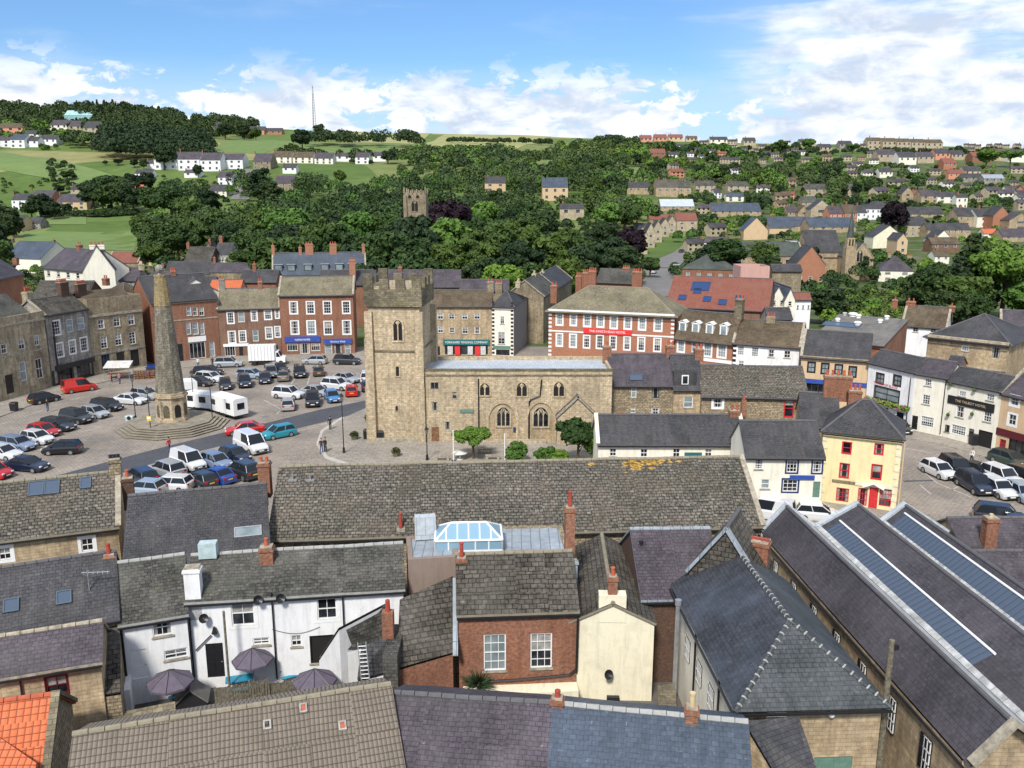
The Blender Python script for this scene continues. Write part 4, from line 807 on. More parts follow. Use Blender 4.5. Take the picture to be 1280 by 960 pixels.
b.sign(855.5,565.5,877,573.5,'teal_paint','CASTLE TAVERN' if False else None,name='sign'); b.chim(776,522,.7,.6,1,'brick'); b.chim(918,513,1.0,.7,2,'brick')
# behind the white cottage
b = Bld('church_end_house','tan stone house with purple slate roof attached to the church east end','house', eL=(763,480.5), eR=(842,481), ze=6.3, ry=443, pitch=38, wall='rubble', roof='slate_purple',
 op=[(789,481.5,795.5,497,'plainw'),(815,482.5,824,497.5,'dark'),(814.5,510,824,518,'case'),(788.5,509,794,516,'case')]); b.chim(759,433,1.0,.8,1,'brick',yb=470); b.chim(838,432,1.0,1.0,2,'brick'); b.rooflight(795,472,1.4,.9)
b = Bld('dormer_house','narrow stone house with a black slate-hung dormer and white windows','house', eL=(842.5,485), eR=(877,485), ze=6, ry=444, pitch=50, wall='tan', roof='slate', op=[(854.5,496,866,509.5,'plainw')]); b.chim(873.5,436,1.0,1.0,2,'brick')
u,z = b.onface(856,481,.2); m = MB(); m.box(b.pt(u-1.3,.15,b.ze-.1), b.u, b.n, Z, 2.6, 2.2, 1.9); m.build('dormer','slate',b.roofobj); m = MB(); m.box(b.pt(u-.4,.1,b.ze+.4), b.u, b.n, Z, .8, .08, 1.1); m.build('dormer_window','white_paint',b.roofobj); m = MB(); m.box(b.pt(u-.28,.06,b.ze+.52), b.u, b.n, Z, .56, .06, .85); m.build('dormer_pane','glass',b.roofobj)
b = Bld('long_brown_roofed_house','long stone house under a brown stone-slate roof north of the white cottage','house', eL=(877.5,494.5), eR=(1010,497), ze=5.4, ry=458, pitch=36, wall='rubble', roof='stone_slate', op=[(891.5,498.5,903,509.5,'casew'),(980.5,500,992,521,'red')]); b.chim(930,500,.5,.5,1,'brick',at=-.8,yb=520,cap=False)
# ------------------------------------------------------------------ church
TW = Bld('church_tower','square medieval sandstone church tower with battlements and corner buttresses','church tower', P=((-16.1,95.3),(-10.3,94.8)), ze=17.2, kind='flat', depth=7.0, parapet=.6, wall='church_stone', roof='lead',
 op=[])
ztop = TW.onface(495,383)[1]; zmer = TW.onface(495,346)[1]; print('tower z', ztop, zmer)
m = MB(); W,D = TW.W, TW.D
for u0,d0 in ((-.5,-.6),(W-.6,-.6),(-.5,D-.4),(W-.4,D-.4)):
    m = MB()
    for k,(zz,s_) in enumerate(((6.5,0),(12,.12),(ztop-.6,.24))):
        zb_ = (0,6.5,12)[k]; m.box(TW.pt(u0+s_/1.5,d0+s_/1.5,zb_), TW.u, TW.n, Z, 1.1-s_, 1.1-s_, zz-zb_)
    m.build('buttress','church_stone',TW.root)
m = MB(); pz = TW.ze
def ringbox(m, off, th, z0, z1, mi=0):
    m.box(TW.pt(-off,-off,z0), TW.u, TW.n, Z, W+2*off, th, z1-z0, mi); m.box(TW.pt(-off,D+off-th,z0), TW.u, TW.n, Z, W+2*off, th, z1-z0, mi)
    m.box(TW.pt(-off,-off+th,z0), TW.u, TW.n, Z, th, D+2*off-2*th, z1-z0, mi); m.box(TW.pt(W+off-th,-off+th,z0), TW.u, TW.n, Z, th, D+2*off-2*th, z1-z0, mi)
ringbox(m,.35,.5,ztop,ztop+1.9); 
m.build('parapet','weathered',TW.root)
nm = 4
for side in range(4):
    for k in range(nm):
        L_ = (W if side % 2 == 0 else D)+.7; step = L_/ (nm-.4); a = -.35+k*step; m = MB(); hh = 1.15 if k not in (0,nm-1) else 1.7
        wd = step*.58
        o_ = {0:TW.pt(a,-.35,ztop+1.9),1:TW.pt(W-.1,a,ztop+1.9),2:TW.pt(a,D-.1,ztop+1.9),3:TW.pt(-.35,a,ztop+1.9)}[side]
        if side % 2 == 0: m.box(o_, TW.u, TW.n, Z, wd, .45, hh)
        else:
            if k in (0,nm-1): continue
            m.box(o_, TW.u, TW.n, Z, .45, wd, hh)
        m.build('merlon','weathered',TW.root)
m = MB()
for zz in (TW.onface(495,440)[1], TW.onface(495,384.5)[1]): ringbox(m,.1,.2,zz,zz+.2)
m.build('string_course','weathered',TW.root)
def archwin(B, x0, y0, x1, y1, sur='pale_stone', glass='glass', lights=2, sw=.18, pr=.1, rise=None, name='window', parent=None):
    xc=(x0+x1)/2; yc=(y0+y1)/2; u0=B.onface(x0,yc)[0]; u1=B.onface(x1,yc)[0]; z1=B.onface(xc,y0)[1]; z0=B.onface(xc,y1)[1]; w=u1-u0; r=rise or w*.6
    def arc(u0,u1,z0,z1,r,n=6):
        w=u1-u0; pts=[(u0,z0),(u0,z1-r)]
        for i in range(1,n): t=i/n; pts.append((u0+w/2*(1-math.cos(t*math.pi/2))**.9, z1-r+r*math.sin(t*math.pi/2)))
        pts.append(((u0+u1)/2,z1)); 
        for i in range(n-1,0,-1): t=i/n; pts.append((u1-w/2*(1-math.cos(t*math.pi/2))**.9, z1-r+r*math.sin(t*math.pi/2)))
        pts += [(u1,z1-r),(u1,z0)]; return pts
    o_ = arc(u0-sw,u1+sw,z0-sw,z1+sw,r+sw*.5); i_ = arc(u0,u1,z0,z1,r); m = MB(); n=len(o_)
    for k in range(n):
        j=(k+1)%n; a,b_,c,d=o_[k],o_[j],i_[j],i_[k]
        m.poly([B.pt(a[0],-pr,a[1]),B.pt(b_[0],-pr,b_[1]),B.pt(c[0],-pr,c[1]),B.pt(d[0],-pr,d[1])]); m.poly([B.pt(a[0],0,a[1]),B.pt(b_[0],0,b_[1]),B.pt(b_[0],-pr,b_[1]),B.pt(a[0],-pr,a[1])]); m.poly([B.pt(d[0],-pr,d[1]),B.pt(c[0],-pr,c[1]),B.pt(c[0],.0,c[1]),B.pt(d[0],.0,d[1])])
    for k in range(1,lights): m.box(B.pt(u0+w*k/lights-.06,-pr+.01,z0), B.u, B.n, Z, .12, pr-.02, z1-z0-(.1 if k*2==lights else r*.5))
    if lights > 1:
        for k in range(lights):
            ua=u0+w*k/lights+.06; ub=u0+w*(k+1)/lights-.06; m.poly([B.pt(ua,-pr+.02,z1-r*.95),B.pt((ua+ub)/2,-pr+.02,z1-r*.45),B.pt(ub,-pr+.02,z1-r*.95),B.pt((ub+ua)/2+ (u0+w/2-(ua+ub)/2)*.9,-pr+.02,z1-.02)])
    f = m.build(name, sur, parent or B.root); g = MB(); g.poly([B.pt(a,-.012,c) for a,c in i_]); g.build('pane', glass, f); return f
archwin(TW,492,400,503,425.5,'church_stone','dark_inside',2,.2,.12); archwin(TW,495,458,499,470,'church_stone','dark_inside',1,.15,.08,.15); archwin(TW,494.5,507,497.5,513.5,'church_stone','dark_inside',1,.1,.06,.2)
m = MB(); u,z = TW.onface(501,533); m.box(TW.pt(u-.4,-.08,z-.35), TW.u, TW.n, Z, .8, .07, .7); m.build('stone_plaque','pale_stone',TW.root)
m = MB(); m.box(TW.pt(.5,-.7,.0), TW.u, TW.n, Z, W-1, .6, .45); m.build('stone_bench','coping',TW.root)
NV = Bld('church_nave','long sandstone church nave with pointed windows and a pale lead roof','church', P=((-10.2,94.6),(11.3,94.6)), ze=8.05, kind='flat', depth=8.2, parapet=.45, wall='church_stone', roof='lead_white',
 op=[(538,478,548.5,487,'mull'),(565.5,490,571,498.5,'stonew'),(540.5,502.5,547,513.5,'stonew'),(556.5,527,562.5,537,'stonew'),(539.5,534,549,553.5,'door_timber')])
print('nave top y', proj(NV.pt(10,0,NV.ze+.45)))
for q in ((600,479,612,494),(646,478,658.5,495),(692,477.5,705,495)): archwin(NV,*q,'church_stone','dark_inside',2,.16,.1)
for (x0,y0,x1,y1),(a0,b0,a1,b1) in (((621.5,509,637,532),(611,504,645,551)),((667,509,685,533),(660,503,692,551))):
    archwin(NV,a0,b0,a1,b1,'church_stone','tan',1,.3,.16,name='blind_arch'); 
    xc=(x0+x1)/2; u0=NV.onface(x0,520)[0]; u1=NV.onface(x1,520)[0]; z1=NV.onface(xc,y0)[1]; z0=NV.onface(xc,y1)[1]
    NVs = MB(); save = NV.A.copy(); NV.A = NV.A-NV.n*.03; archwin(NV,x0,y0,x1,y1,'pale_stone','glass',3,.2,.12); NV.A = save
m = MB(); m.box(NV.pt(-.05,-.12,NV.ze+.36), NV.u, NV.n, Z, NV.W+.1, .5, .16); m.box(NV.pt(0,-.08,NV.onface(600,470)[1]), NV.u, NV.n, Z, NV.W, .076, .16); m.build('parapet','weathered',NV.root)
for px in ((530.5,470,550),(598,473,546),(661.5,502,547)): NV.pipe(*px, r=.08)
m = MB(); a = NV.onface(677,474); b_ = NV.onface(661.5,502); c_ = NV.onface(675,494)
m.tube([NV.pt(a[0],-.12,a[1]),NV.pt(c_[0],-.12,c_[1]),NV.pt(b_[0]+.2,-.12,b_[1]+.3),NV.pt(b_[0],-.12,b_[1])],.08); m.build('drainpipe','black_paint',NV.root)
NV.sign(575,511.5,592,515.5,'green_paint','MUSEUM' if False else None,name='green_sign'); NV.sign(641.5,534,648.5,540,'navy_paint',name='blue_sign')
m = MB(); m.box(NV.pt(8.2,-.9,.1), NV.u, NV.n, Z, 2.6, .45, .42); m.box(NV.pt(10.9,-.9,.1), NV.u, NV.n, Z, 3.2, .45, .42); m.build('stone_bench','pale_stone',NV.root)
PO = Bld('church_porch','stone-roofed gabled porch projecting from the church south wall','church porch', eL=(697,521), eR=(747,521), ze=3.4, kind='gfront', ry=497.5, depth=5.0, wall='church_stone', roof='stone_slate', cop=(1,1))
archwin(PO,714,532,730,556,'pale_stone','dark_inside',1,.25,.1)
# ------------------------------------------------------------------ column on its stepped plinth
def octo(r, z, n=8, c=(0,0), rot=math.pi/8): return [Vector((c[0]+r*math.cos(rot+k*math.tau/n), c[1]+r*math.sin(rot+k*math.tau/n), z)) for k in range(n)]
oc = hz(216,524.5,.8); print('obelisk', oc)
ob = empty('market_column', (oc.x, oc.y, 0), 'tall tapering stone obelisk topped by a ball on a stepped plinth in the square', 'monument')
def frus(m, r0, z0, r1, z1, n=8, mi=0, rot=math.pi/8, cap=True):
    A = octo(r0,z0,n,(oc.x,oc.y),rot); B_ = octo(r1,z1,n,(oc.x,oc.y),rot)
    for k in range(n): j=(k+1)%n; m.poly([A[k],A[j],B_[j],B_[k]],mi)
    if cap: m.poly(B_,mi)
m = MB()
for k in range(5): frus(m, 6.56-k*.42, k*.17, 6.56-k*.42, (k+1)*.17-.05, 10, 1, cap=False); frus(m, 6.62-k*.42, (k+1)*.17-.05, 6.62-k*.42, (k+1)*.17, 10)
m.build('steps',['step_stone','weathered'],ob)  # darker stone on the risers paints in the shade below each tread edge
def zat(py, z0=0): return bis(lambda q: proj((oc.x,oc.y,q))[1]-py, 0, 40)
zp, zs_, zt = zat(492), zat(487), zat(346); print('col', zp, zs_, zt)
m = MB(); frus(m,2.0,.85,2.0,1.15); frus(m,1.82,1.15,1.78,zp-.25); frus(m,2.02,zp-.25,2.02,zp); frus(m,1.85,zp,1.85,zp+.3); m.build('pedestal','church_stone',ob)
for k in (5,6,7,4): 
    a = math.pi/8+k*math.tau/8+math.pi/8; c = Vector((oc.x+math.cos(a)*1.66, oc.y+math.sin(a)*1.66, 0)); t_ = Vector((-math.sin(a),math.cos(a),0)); nn = Vector((math.cos(a),math.sin(a),0)); m = MB(); pts=[(-.38,1.4),(.38,1.4),(.38,2.5),(.27,2.85),(0,3.0),(-.27,2.85),(-.38,2.5)]
    m.poly([c+nn*.03+t_*x+Z*z for x,z in pts]); m.build('niche','dark_inside' if k in (6,) else 'weathered',ob)
m = MB(); frus(m,1.68,zp+.3,.66,zt,10); 
m.build('shaft','obelisk_stone',ob)
m = MB(); frus(m,.955,zt-3.4,.68,zt-.02,10); frus(m,.72,zt,.72,zt+.25); m.build('shaft_top','lichen_stone' if 'lichen_stone' in MATS else 'weathered',ob)
m = MB(); m.cyl((oc.x,oc.y,zt+.2),(oc.x,oc.y,zt+.55),.25,.2); m.ball((oc.x,oc.y,zt+.95),.5,n=14); m.build('ball_finial','ashlar_grey',ob,smooth=True)
# ------------------------------------------------------------------ foreground
def PB(name, label, cat, quad, wall, roof, base=0, th=.14, holes=None, root=None, over=0):
    """single-pitch block: quad = [(px,py,z)] BL BR TR TL in picture order"""
    P = [hz(x, y, z) for x, y, z in quad]
    r_ = root or empty(name, Vector((sum(p.x for p in P)/4, sum(p.y for p in P)/4, base)), label, cat)
    m = MB(); G = [Vector((p.x,p.y,base)) for p in P]
    for i in range(len(P)): j=(i+1)%len(P); m.poly([G[i],G[j],P[j],P[i]])
    m.build('wall', wall, r_); c = sum(P, Vector())/len(P); Q = [p+(p-c).normalized()*over+Z*(th+.02) for p in P]
    m = MB(); m.slab(Q, th); ro = m.build('roof', roof, r_); ro['_w'] = r_['_w']; return r_, P, ro
LB = Bld('long_roofed_house','very long building under one weathered stone-slate roof crossing the picture centre','building', eL=(336,673), eR=(952,656), ze=5.6, ry=578, pitch=33, wall='rubble', roof='stone_slate', cop=(0,1), ridge='ridge_stone', gutter=True)
m = MB(); rr = random.Random(5)
for k in range(60):
    px = rr.gauss(800,17); u,z = LB.onface(px,579,LB.h); u = max(0,min(LB.W,u)); d = LB.h-abs(rr.gauss(0,.35)); zz = LB.ze+(LB.zr-LB.ze)*d/LB.h+.115
    s_ = rr.uniform(.05,.22); sl = (LB.zr-LB.ze)/LB.h; m.poly([LB.pt(u+s_*math.cos(a)*1.4,d+s_*math.sin(a)*.7,zz+sl*s_*math.sin(a)*.7) for a in [k2*math.tau/7 for k2 in range(7)]])
m.build('stain','lichen',LB.roofobj)
b = LB
b.chim(330,578,.8,.8,2,'brick',at=b.h-.2,yb=620,ph=.35); b.chim(501,660,.55,.45,1,'coping','red_clay',at=.3,yb=690,ph=1.0,cap=False)
for x,y in ((366,603),(388,603)):
    dd = bis(lambda q: proj(b.pt(b.onface(x,y,q)[0],q,b.roofz(0,q)))[1]-y,0,b.h); u = b.onface(x,y,dd)[0]; c = b.pt(u,dd,b.roofz(0,dd)+.1); m = MB(); m.box(c-b.u*.3-b.n*.15, b.u, b.n, Z, .6, .3, .12); m.cyl(c,c+Z*.55,.07,.05); m.build('vent','metal',b.roofobj)
b = Bld('stone_slate_house','stone house with patchy stone-slate roof and three skylights at the left edge','house', eL=(-14,676), eR=(147,656.5), ze=6, ry=598, pitch=36, wall='tan', roof='stone_slate', ridge='ridge_stone', cop=(0,1),
 op=[(101.5,673,117,689,'casew'),(-2,684.5,14,700,'casew')])
b.rooflight(45,611,.95,1.2); b.rooflight(65,609,.95,1.2); b.rooflight(107,604,.7,.95); b.chim(143,573,.75,.9,3,'rubble','black_paint',at=b.h,ph=.22); b.chim(159,597,.75,.75,1,'brick_dark',at=b.h-.6,yb=636)
b = Bld('dark_slate_house','house with plain dark slate roof and one pale rooflight behind the white cottages','house', eL=(154,725), eR=(337,704), ze=5.2, ry=613, pitch=32, wall='rubble', roof='slate_old' if False else 'slate', ridge='ridge_dark')
b.rooflight(310,665,1.7,.8,'glass_pale','metal')
b = Bld('rooflight_house','grey slate house with two rooflights and a television aerial at the left','house', eL=(-30,801), eR=(147,770), ze=5.4, ry=702, pitch=34, wall='tan', roof='slate', ridge='ridge_dark')
b.rooflight(14,757,.75,.85); b.rooflight(80,747,.75,.85); b.chim(136,693,.6,.5,1,'brick_orange','red_clay',at=b.h-.1,yb=728,ph=.6); b.chim(120,770,.5,.5,1,'coping','red_clay',at=.5,ph=.3)
u,z = b.onface(113,748,1.5); c = b.pt(u,1.5,b.roofz(u,1.5)); m = MB(); m.tube([c,c+Z*1.3],.03); m.tube([c+Z*1.2-b.u*.3,c+Z*1.0+b.u*1.1],.025); 
for k in range(6): q = c+Z*(1.17-.03*k)+b.u*(-.2+k*.24); m.tube([q-b.n*.3,q+b.n*.3],.015,n=4)
m.build('aerial','metal',b.roofobj)
b = Bld('purple_slate_house','stone house with purple slate roof and dark red framed windows at the left edge','house', eL=(-30,849), eR=(125,824), ze=5, ry=789, pitch=36, wall='tan', roof='slate_purple', ridge='coping', op=[(57,845,85,869,'maroon'),(78,903,89,918,'dark')])
b.pipe(25,846,875)
r_,P,ro = PB('gable_range','narrow stone gable range with a black drainpipe beside the white cottages','outbuilding', [(127,872,2.8),(151,868,2.8),(150,772,5.0),(126,776,5.0)],'rubble','stone_slate_dark')
b = Bld('pantile_house','house with a bright orange pantile roof in the bottom left corner','house', eL=(-40,973), eR=(58,958), ze=3.6, ry=875, pitch=38, wall='rubble', roof='pantile_orange', ridge='terracotta', cop=(0,1), cope='weathered')
PB('pantile_lean_to','lower orange pantile roof meeting the corner pantile house','outbuilding', [(-30,1010,3.0),(40,1000,3.0),(46,958,4.0),(-30,905,4.9)],'rubble','pantile_orange')
# white cottages
b = Bld('white_cottage','lower white cottage with a garage door behind a purple parasol','cottage', eL=(150,780), eR=(233,767), ze=5, ry=699, pitch=36, wall='white', roof='slate_old', ridge='ridge_pale', cop=(0,0),
 op=[(190,772,215,795,'case'),(164,812,185,848,'door_white'),(205,811,238,823,'case')], over=.15)
m = MB(); m.box(b.pt(0,-1.6,0), b.u, b.n, Z, .3, 1.6, 1.9); m.build('garden_wall','white',b.root); b.pipe(152,785,868)
b = Bld('white_cottage','upper pair of white cottages with black doorways, satellite dishes and slate roofs','cottage', eL=(233,752), eR=(504,735), ze=5.5, ry=687.5, pitch=35, wall='white', roof='slate_old', ridge='ridge_pale', cop=(0,0), over=.15,
 op=[(289,751,318,782,'casew'),(396.5,748,421,774,'casew'),(258,804,280,847,'door_black','x'),(316,797,337,806,'case'),(364,794,377,808,'case'),(387.5,794,418,828,'void')])
b.chim(240,709,.85,.7,0,'white',at=.35,yb=772); b.chim(333,683,.75,.7,1,'brick',at=b.h-.5,yb=738,ph=.45); b.dish(254,773,.27); b.dish(322,750,.27); b.dish(350,748,.27)
b.pipe(339.5,740,848); b.pipe(428,738,800); b.pipe(237,772,850)
m = MB(); u,z = b.onface(262,701,b.h); c = b.pt(u-.5,b.h-.45,b.zr-.05); m.box(c, b.u, b.n, Z, 1.0, .7, .9); m.build('water_tank','grey_box',b.roofobj)
m = MB(); a = b.onface(245,812); c = b.onface(264,793); m.tube([b.pt(a[0],-.1,a[1]),b.pt(c[0],-.1,c[1])],.035); u,z = b.onface(269,790); m.cyl(b.pt(u,-.15,z),b.pt(u,-.15,z+.4),.18,.06); m.build('wall_lamp','black_paint',b.root)
m = MB(); c0 = b.onface(340,786); c1 = b.onface(400,783); m.tube([b.pt(c0[0]+(c1[0]-c0[0])*t,-.05,c0[1]-.35*math.sin(t*math.pi)+(c1[1]-c0[1])*t) for t in [k/8 for k in range(9)]],.015,n=4); m.build('cable','black_paint',b.root)
WC = b
# small slate outbuildings right of the cottages
PB('slate_outhouse','small grey slate-roofed outhouse with brick ridge beside the white cottages','outbuilding', [(399,826,2.8),(478,803,2.9),(483,757,4.6),(424,788,4.4)],'white','slate_old')
PB('slate_lean_to','sloping bluish slate lean-to with a ladder on it','outbuilding', [(447,853,2.6),(487,842,2.8),(487,798,4.6),(452,812,4.0)],'white','slate')
ch = empty('chimney_stack', hz(485,850,0), 'narrow brick chimney with one red pot standing on a slate-hung stone stub', 'chimney stack')
m = MB(); c = hz(486,800,4.4); m.abox(c.x-.3,c.x+.3,c.y-.25,c.y+.25,3.0,6.1); m.cyl((c.x,c.y,6.1),(c.x,c.y,6.75),.14,.12,mi=1); m.build('brick_shaft',['brick','red_clay'],ch)
m = MB(); c2 = hz(494,800,4.3); m.abox(c2.x-.35,c2.x+.4,c2.y-2.2,c2.y+1.2,0,4.6); m.build('stub_wall','slate_old',ch)
ld = empty('ladder', hz(460,850,2.7), 'grey metal ladder lying against the slate lean-to', 'ladder')
a = hz(457,856,2.9); e = hz(498-35+65-3,0,0) if False else hz(513-65+ -0+3,800,4.9); m = MB(); du = Vector((.42,.05,0))
a = hz(452,853,3.0); e = hz(447,803,4.9)
m.tube([a,e],.03); m.tube([a+du,e+du],.03)
for k in range(1,10): q = a.lerp(e,k/10); m.tube([q,q+du],.02,n=5)
m.build('rungs','metal',ld)
# stone-slate roof block left of brick house
PB('steep_slate_house','steep stone-slate roof with a pale lead edge between the cottages and brick house','house', [(497,838,3.4),(566,818,3.5),(566,724,6.2),(501,753,5.6)],'brick','stone_slate_dark',over=.05)
m = MB(); A,B_ = hz(566,820,3.62),hz(566,724,6.4); d = (B_-A).normalized(); m.box(A, Vector((1,0,0)), d, Z, .28, (B_-A).length, .08); tag(m.build('lead_flashing','lead'), 'long pale lead flashing strip along the roof beside the brick house','flashing')
b = Bld('flat_roofed_block','brown rendered block with a flat leaded roof behind the steep stone-slate roof','building', eL=(510,702), eR=(574,698), ze=6.6, kind='flat', depth=3.6, wall='brown_render', roof='lead', parapet=.12)
b.chim(527,647,.9,.7,0,'coping',at=3.4,yb=672)
m = MB(); c = b.pt(.55,2.9,6.7); m.box(c, b.u, b.n, Z, 1.3, .6, 1.5); m.build('roof_hatch','lead_white',b.roofobj)
b = Bld('flat_lead_building','building with a flat grey lead roof carrying a white glazed lantern','building', eL=(541,694), eR=(712,690), ze=6.3, kind='flat', depth=4.2, wall='rubble', roof='lead', parapet=.08)
# roof lantern
def lantern():
    c0 = hz(544,691,6.45); c1 = hz(628,689,6.45); e = empty('roof_lantern', (c0+c1)/2, 'white framed glass roof lantern on the flat lead roof', 'roof lantern')
    u = (c1-c0).normalized(); n = Vector((-u.y,u.x,0)); W_ = (c1-c0).length; D_ = 2.4; h1 = .75; h2 = 1.45
    m = MB(); g = MB(); low = [c0, c1, c1+n*D_, c0+n*D_]; top = [p+Z*h1 for p in low]; i0 = (c0+u*.95+n*D_*.5)+Z*h2; i1 = (c1-u*.95+n*D_*.5)+Z*h2
    m.box(c0-u*.05-n*.05, u, n, Z, W_+.1, D_+.1, .12)
    for a,b_ in ((0,1),(1,2),(2,3),(3,0)):
        m.tube([top[a],top[b_]],.08); k_ = 5 if a in (0,2) else 3
        for k in range(k_+1): q = low[a].lerp(low[b_],k/k_); m.tube([q+Z*.1,q+Z*h1],.055)
        g.poly([low[a]+Z*.1,low[b_]+Z*.1,top[b_]-Z*.02,top[a]-Z*.02])
    m.tube([i0,i1],.08); 
    for a,i in ((0,i0),(3,i0),(1,i1),(2,i1)): m.tube([top[a],i],.07)
    for k in range(1,6):
        t_ = k/6
        for a,b_ in ((0,1),(3,2)):
            q = top[a].lerp(top[b_],t_); w_ = max(0,min(1,((q-top[a]).dot(u)-.95)/(W_-1.9))); 
            x_ = (q-top[a]).dot(u)
            tgt = i0.lerp(i1,w_) if .95 <= x_ <= W_-.95 else None
            if tgt is not None: m.tube([q,tgt],.045)
            else:
                f_ = x_/.95 if x_ < .95 else (W_-x_)/.95; ii = i0 if x_ < .95 else i1; cr = top[a] if x_ < .95 else top[b_]; m.tube([q,cr.lerp(ii,f_)],.045)
    g.poly([top[0],top[1],i1,i0]); g.poly([top[2],top[3],i0,i1]); g.poly([top[1],top[2],i1]); g.poly([top[3],top[0],i0])
    m.build('frame','white_paint',e); g.build('glazing','lantern_glass',e)
lantern()
b = Bld('brick_house','red brick house with two tall white multi-pane windows and mottled stone-slate roof','house', eL=(573,768.5), eR=(722,763.5), ze=5.5, ry=692.5, pitch=34, wall='brick', roof='stone_slate_dark', ridge='ridge_stone',
 op=[(604.5,793,632.5,838.5,'sashX','glass_pale'),(663,791.5,690,835,'sashX','glass')], over=.12)
b.chim(577,697,.55,.5,1,'brick','red_clay',at=b.h-.3,yb=740,ph=.85); b.chim(712.5,634,.55,.55,1,'brick','red_clay',at=b.h+.6,yb=690,ph=.9)
m = MB(); m.tube([b.pt(b.onface(*q)[0],-.12,b.onface(*q)[1]) for q in ((585,852),(650,848),(712,842),(720,835),(722,772))],.07); m.build('drainpipe','black_paint',b.root)
m = MB(); u0 = 0; m.box(b.pt(.2,-.9,0), b.u, b.n, Z, b.W-.2, .9, 1.15); m.build('rear_extension','cream',b.root)
b.chim(719,700,.25,.3,0,'lead',at=b.h,yb=760)
BR = b
b = Bld('cream_gable_house','tall cream gable-ended house with a mossy stone roof and chimney on its peak','house', eL=(713,777), eR=(818,779), ze=4.8, kind='gfront', ry=755, depth=9.5, wall='cream', roof='stone_slate_dark', over=.12, ridge='ridge_stone')
m = MB(); u = b.onface(766,745)[0]; m.box(b.pt(u-.75,-.03,b.zr-1.1), b.u, b.n, Z, 1.5, .7, 1.6); m.build('gable_shoulder','cream',b.root)
b.chim(766,720,.5,.45,1,'brick','terracotta',at=.3,ph=.45); b.chim(801,692,.6,.6,1,'brick','black_paint',at=4.8,yb=742,ph=.75); b.dish(760,843,.28); b.pipe(722,772,840)
m = MB(); u,z = b.onface(766,873); m.box(b.pt(u-.35,-.25,z-.1), b.u, b.n, Z, .7, .25, .3); m.build('vent','black_paint',b.root)
w = empty('ruined_wall', hz(566,880,0), 'broken stone wall end left of the red brick house', 'wall'); m = MB()
A = hz(546,866,1.2); q0 = hz(547,822,2.6); m.box(Vector((q0.x,q0.y,0)), Vector((1,.02,0)), Vector((0,1,0)), Z, 1.75, .5, 3.0); m.box(Vector((q0.x+.9,q0.y,3.0)), Vector((1,.02,0)), Vector((0,1,0)), Z, .85, .5, .7); m.build('masonry_body','rubble',w)
b = Bld('purple_roofed_range','low range with purple slate roof between the cream gable and hipped house','house', eL=(803,747), eR=(905,745), ze=5.4, ry=662, pitch=33, wall='brick_dark', roof='slate_purple', ridge='lead')
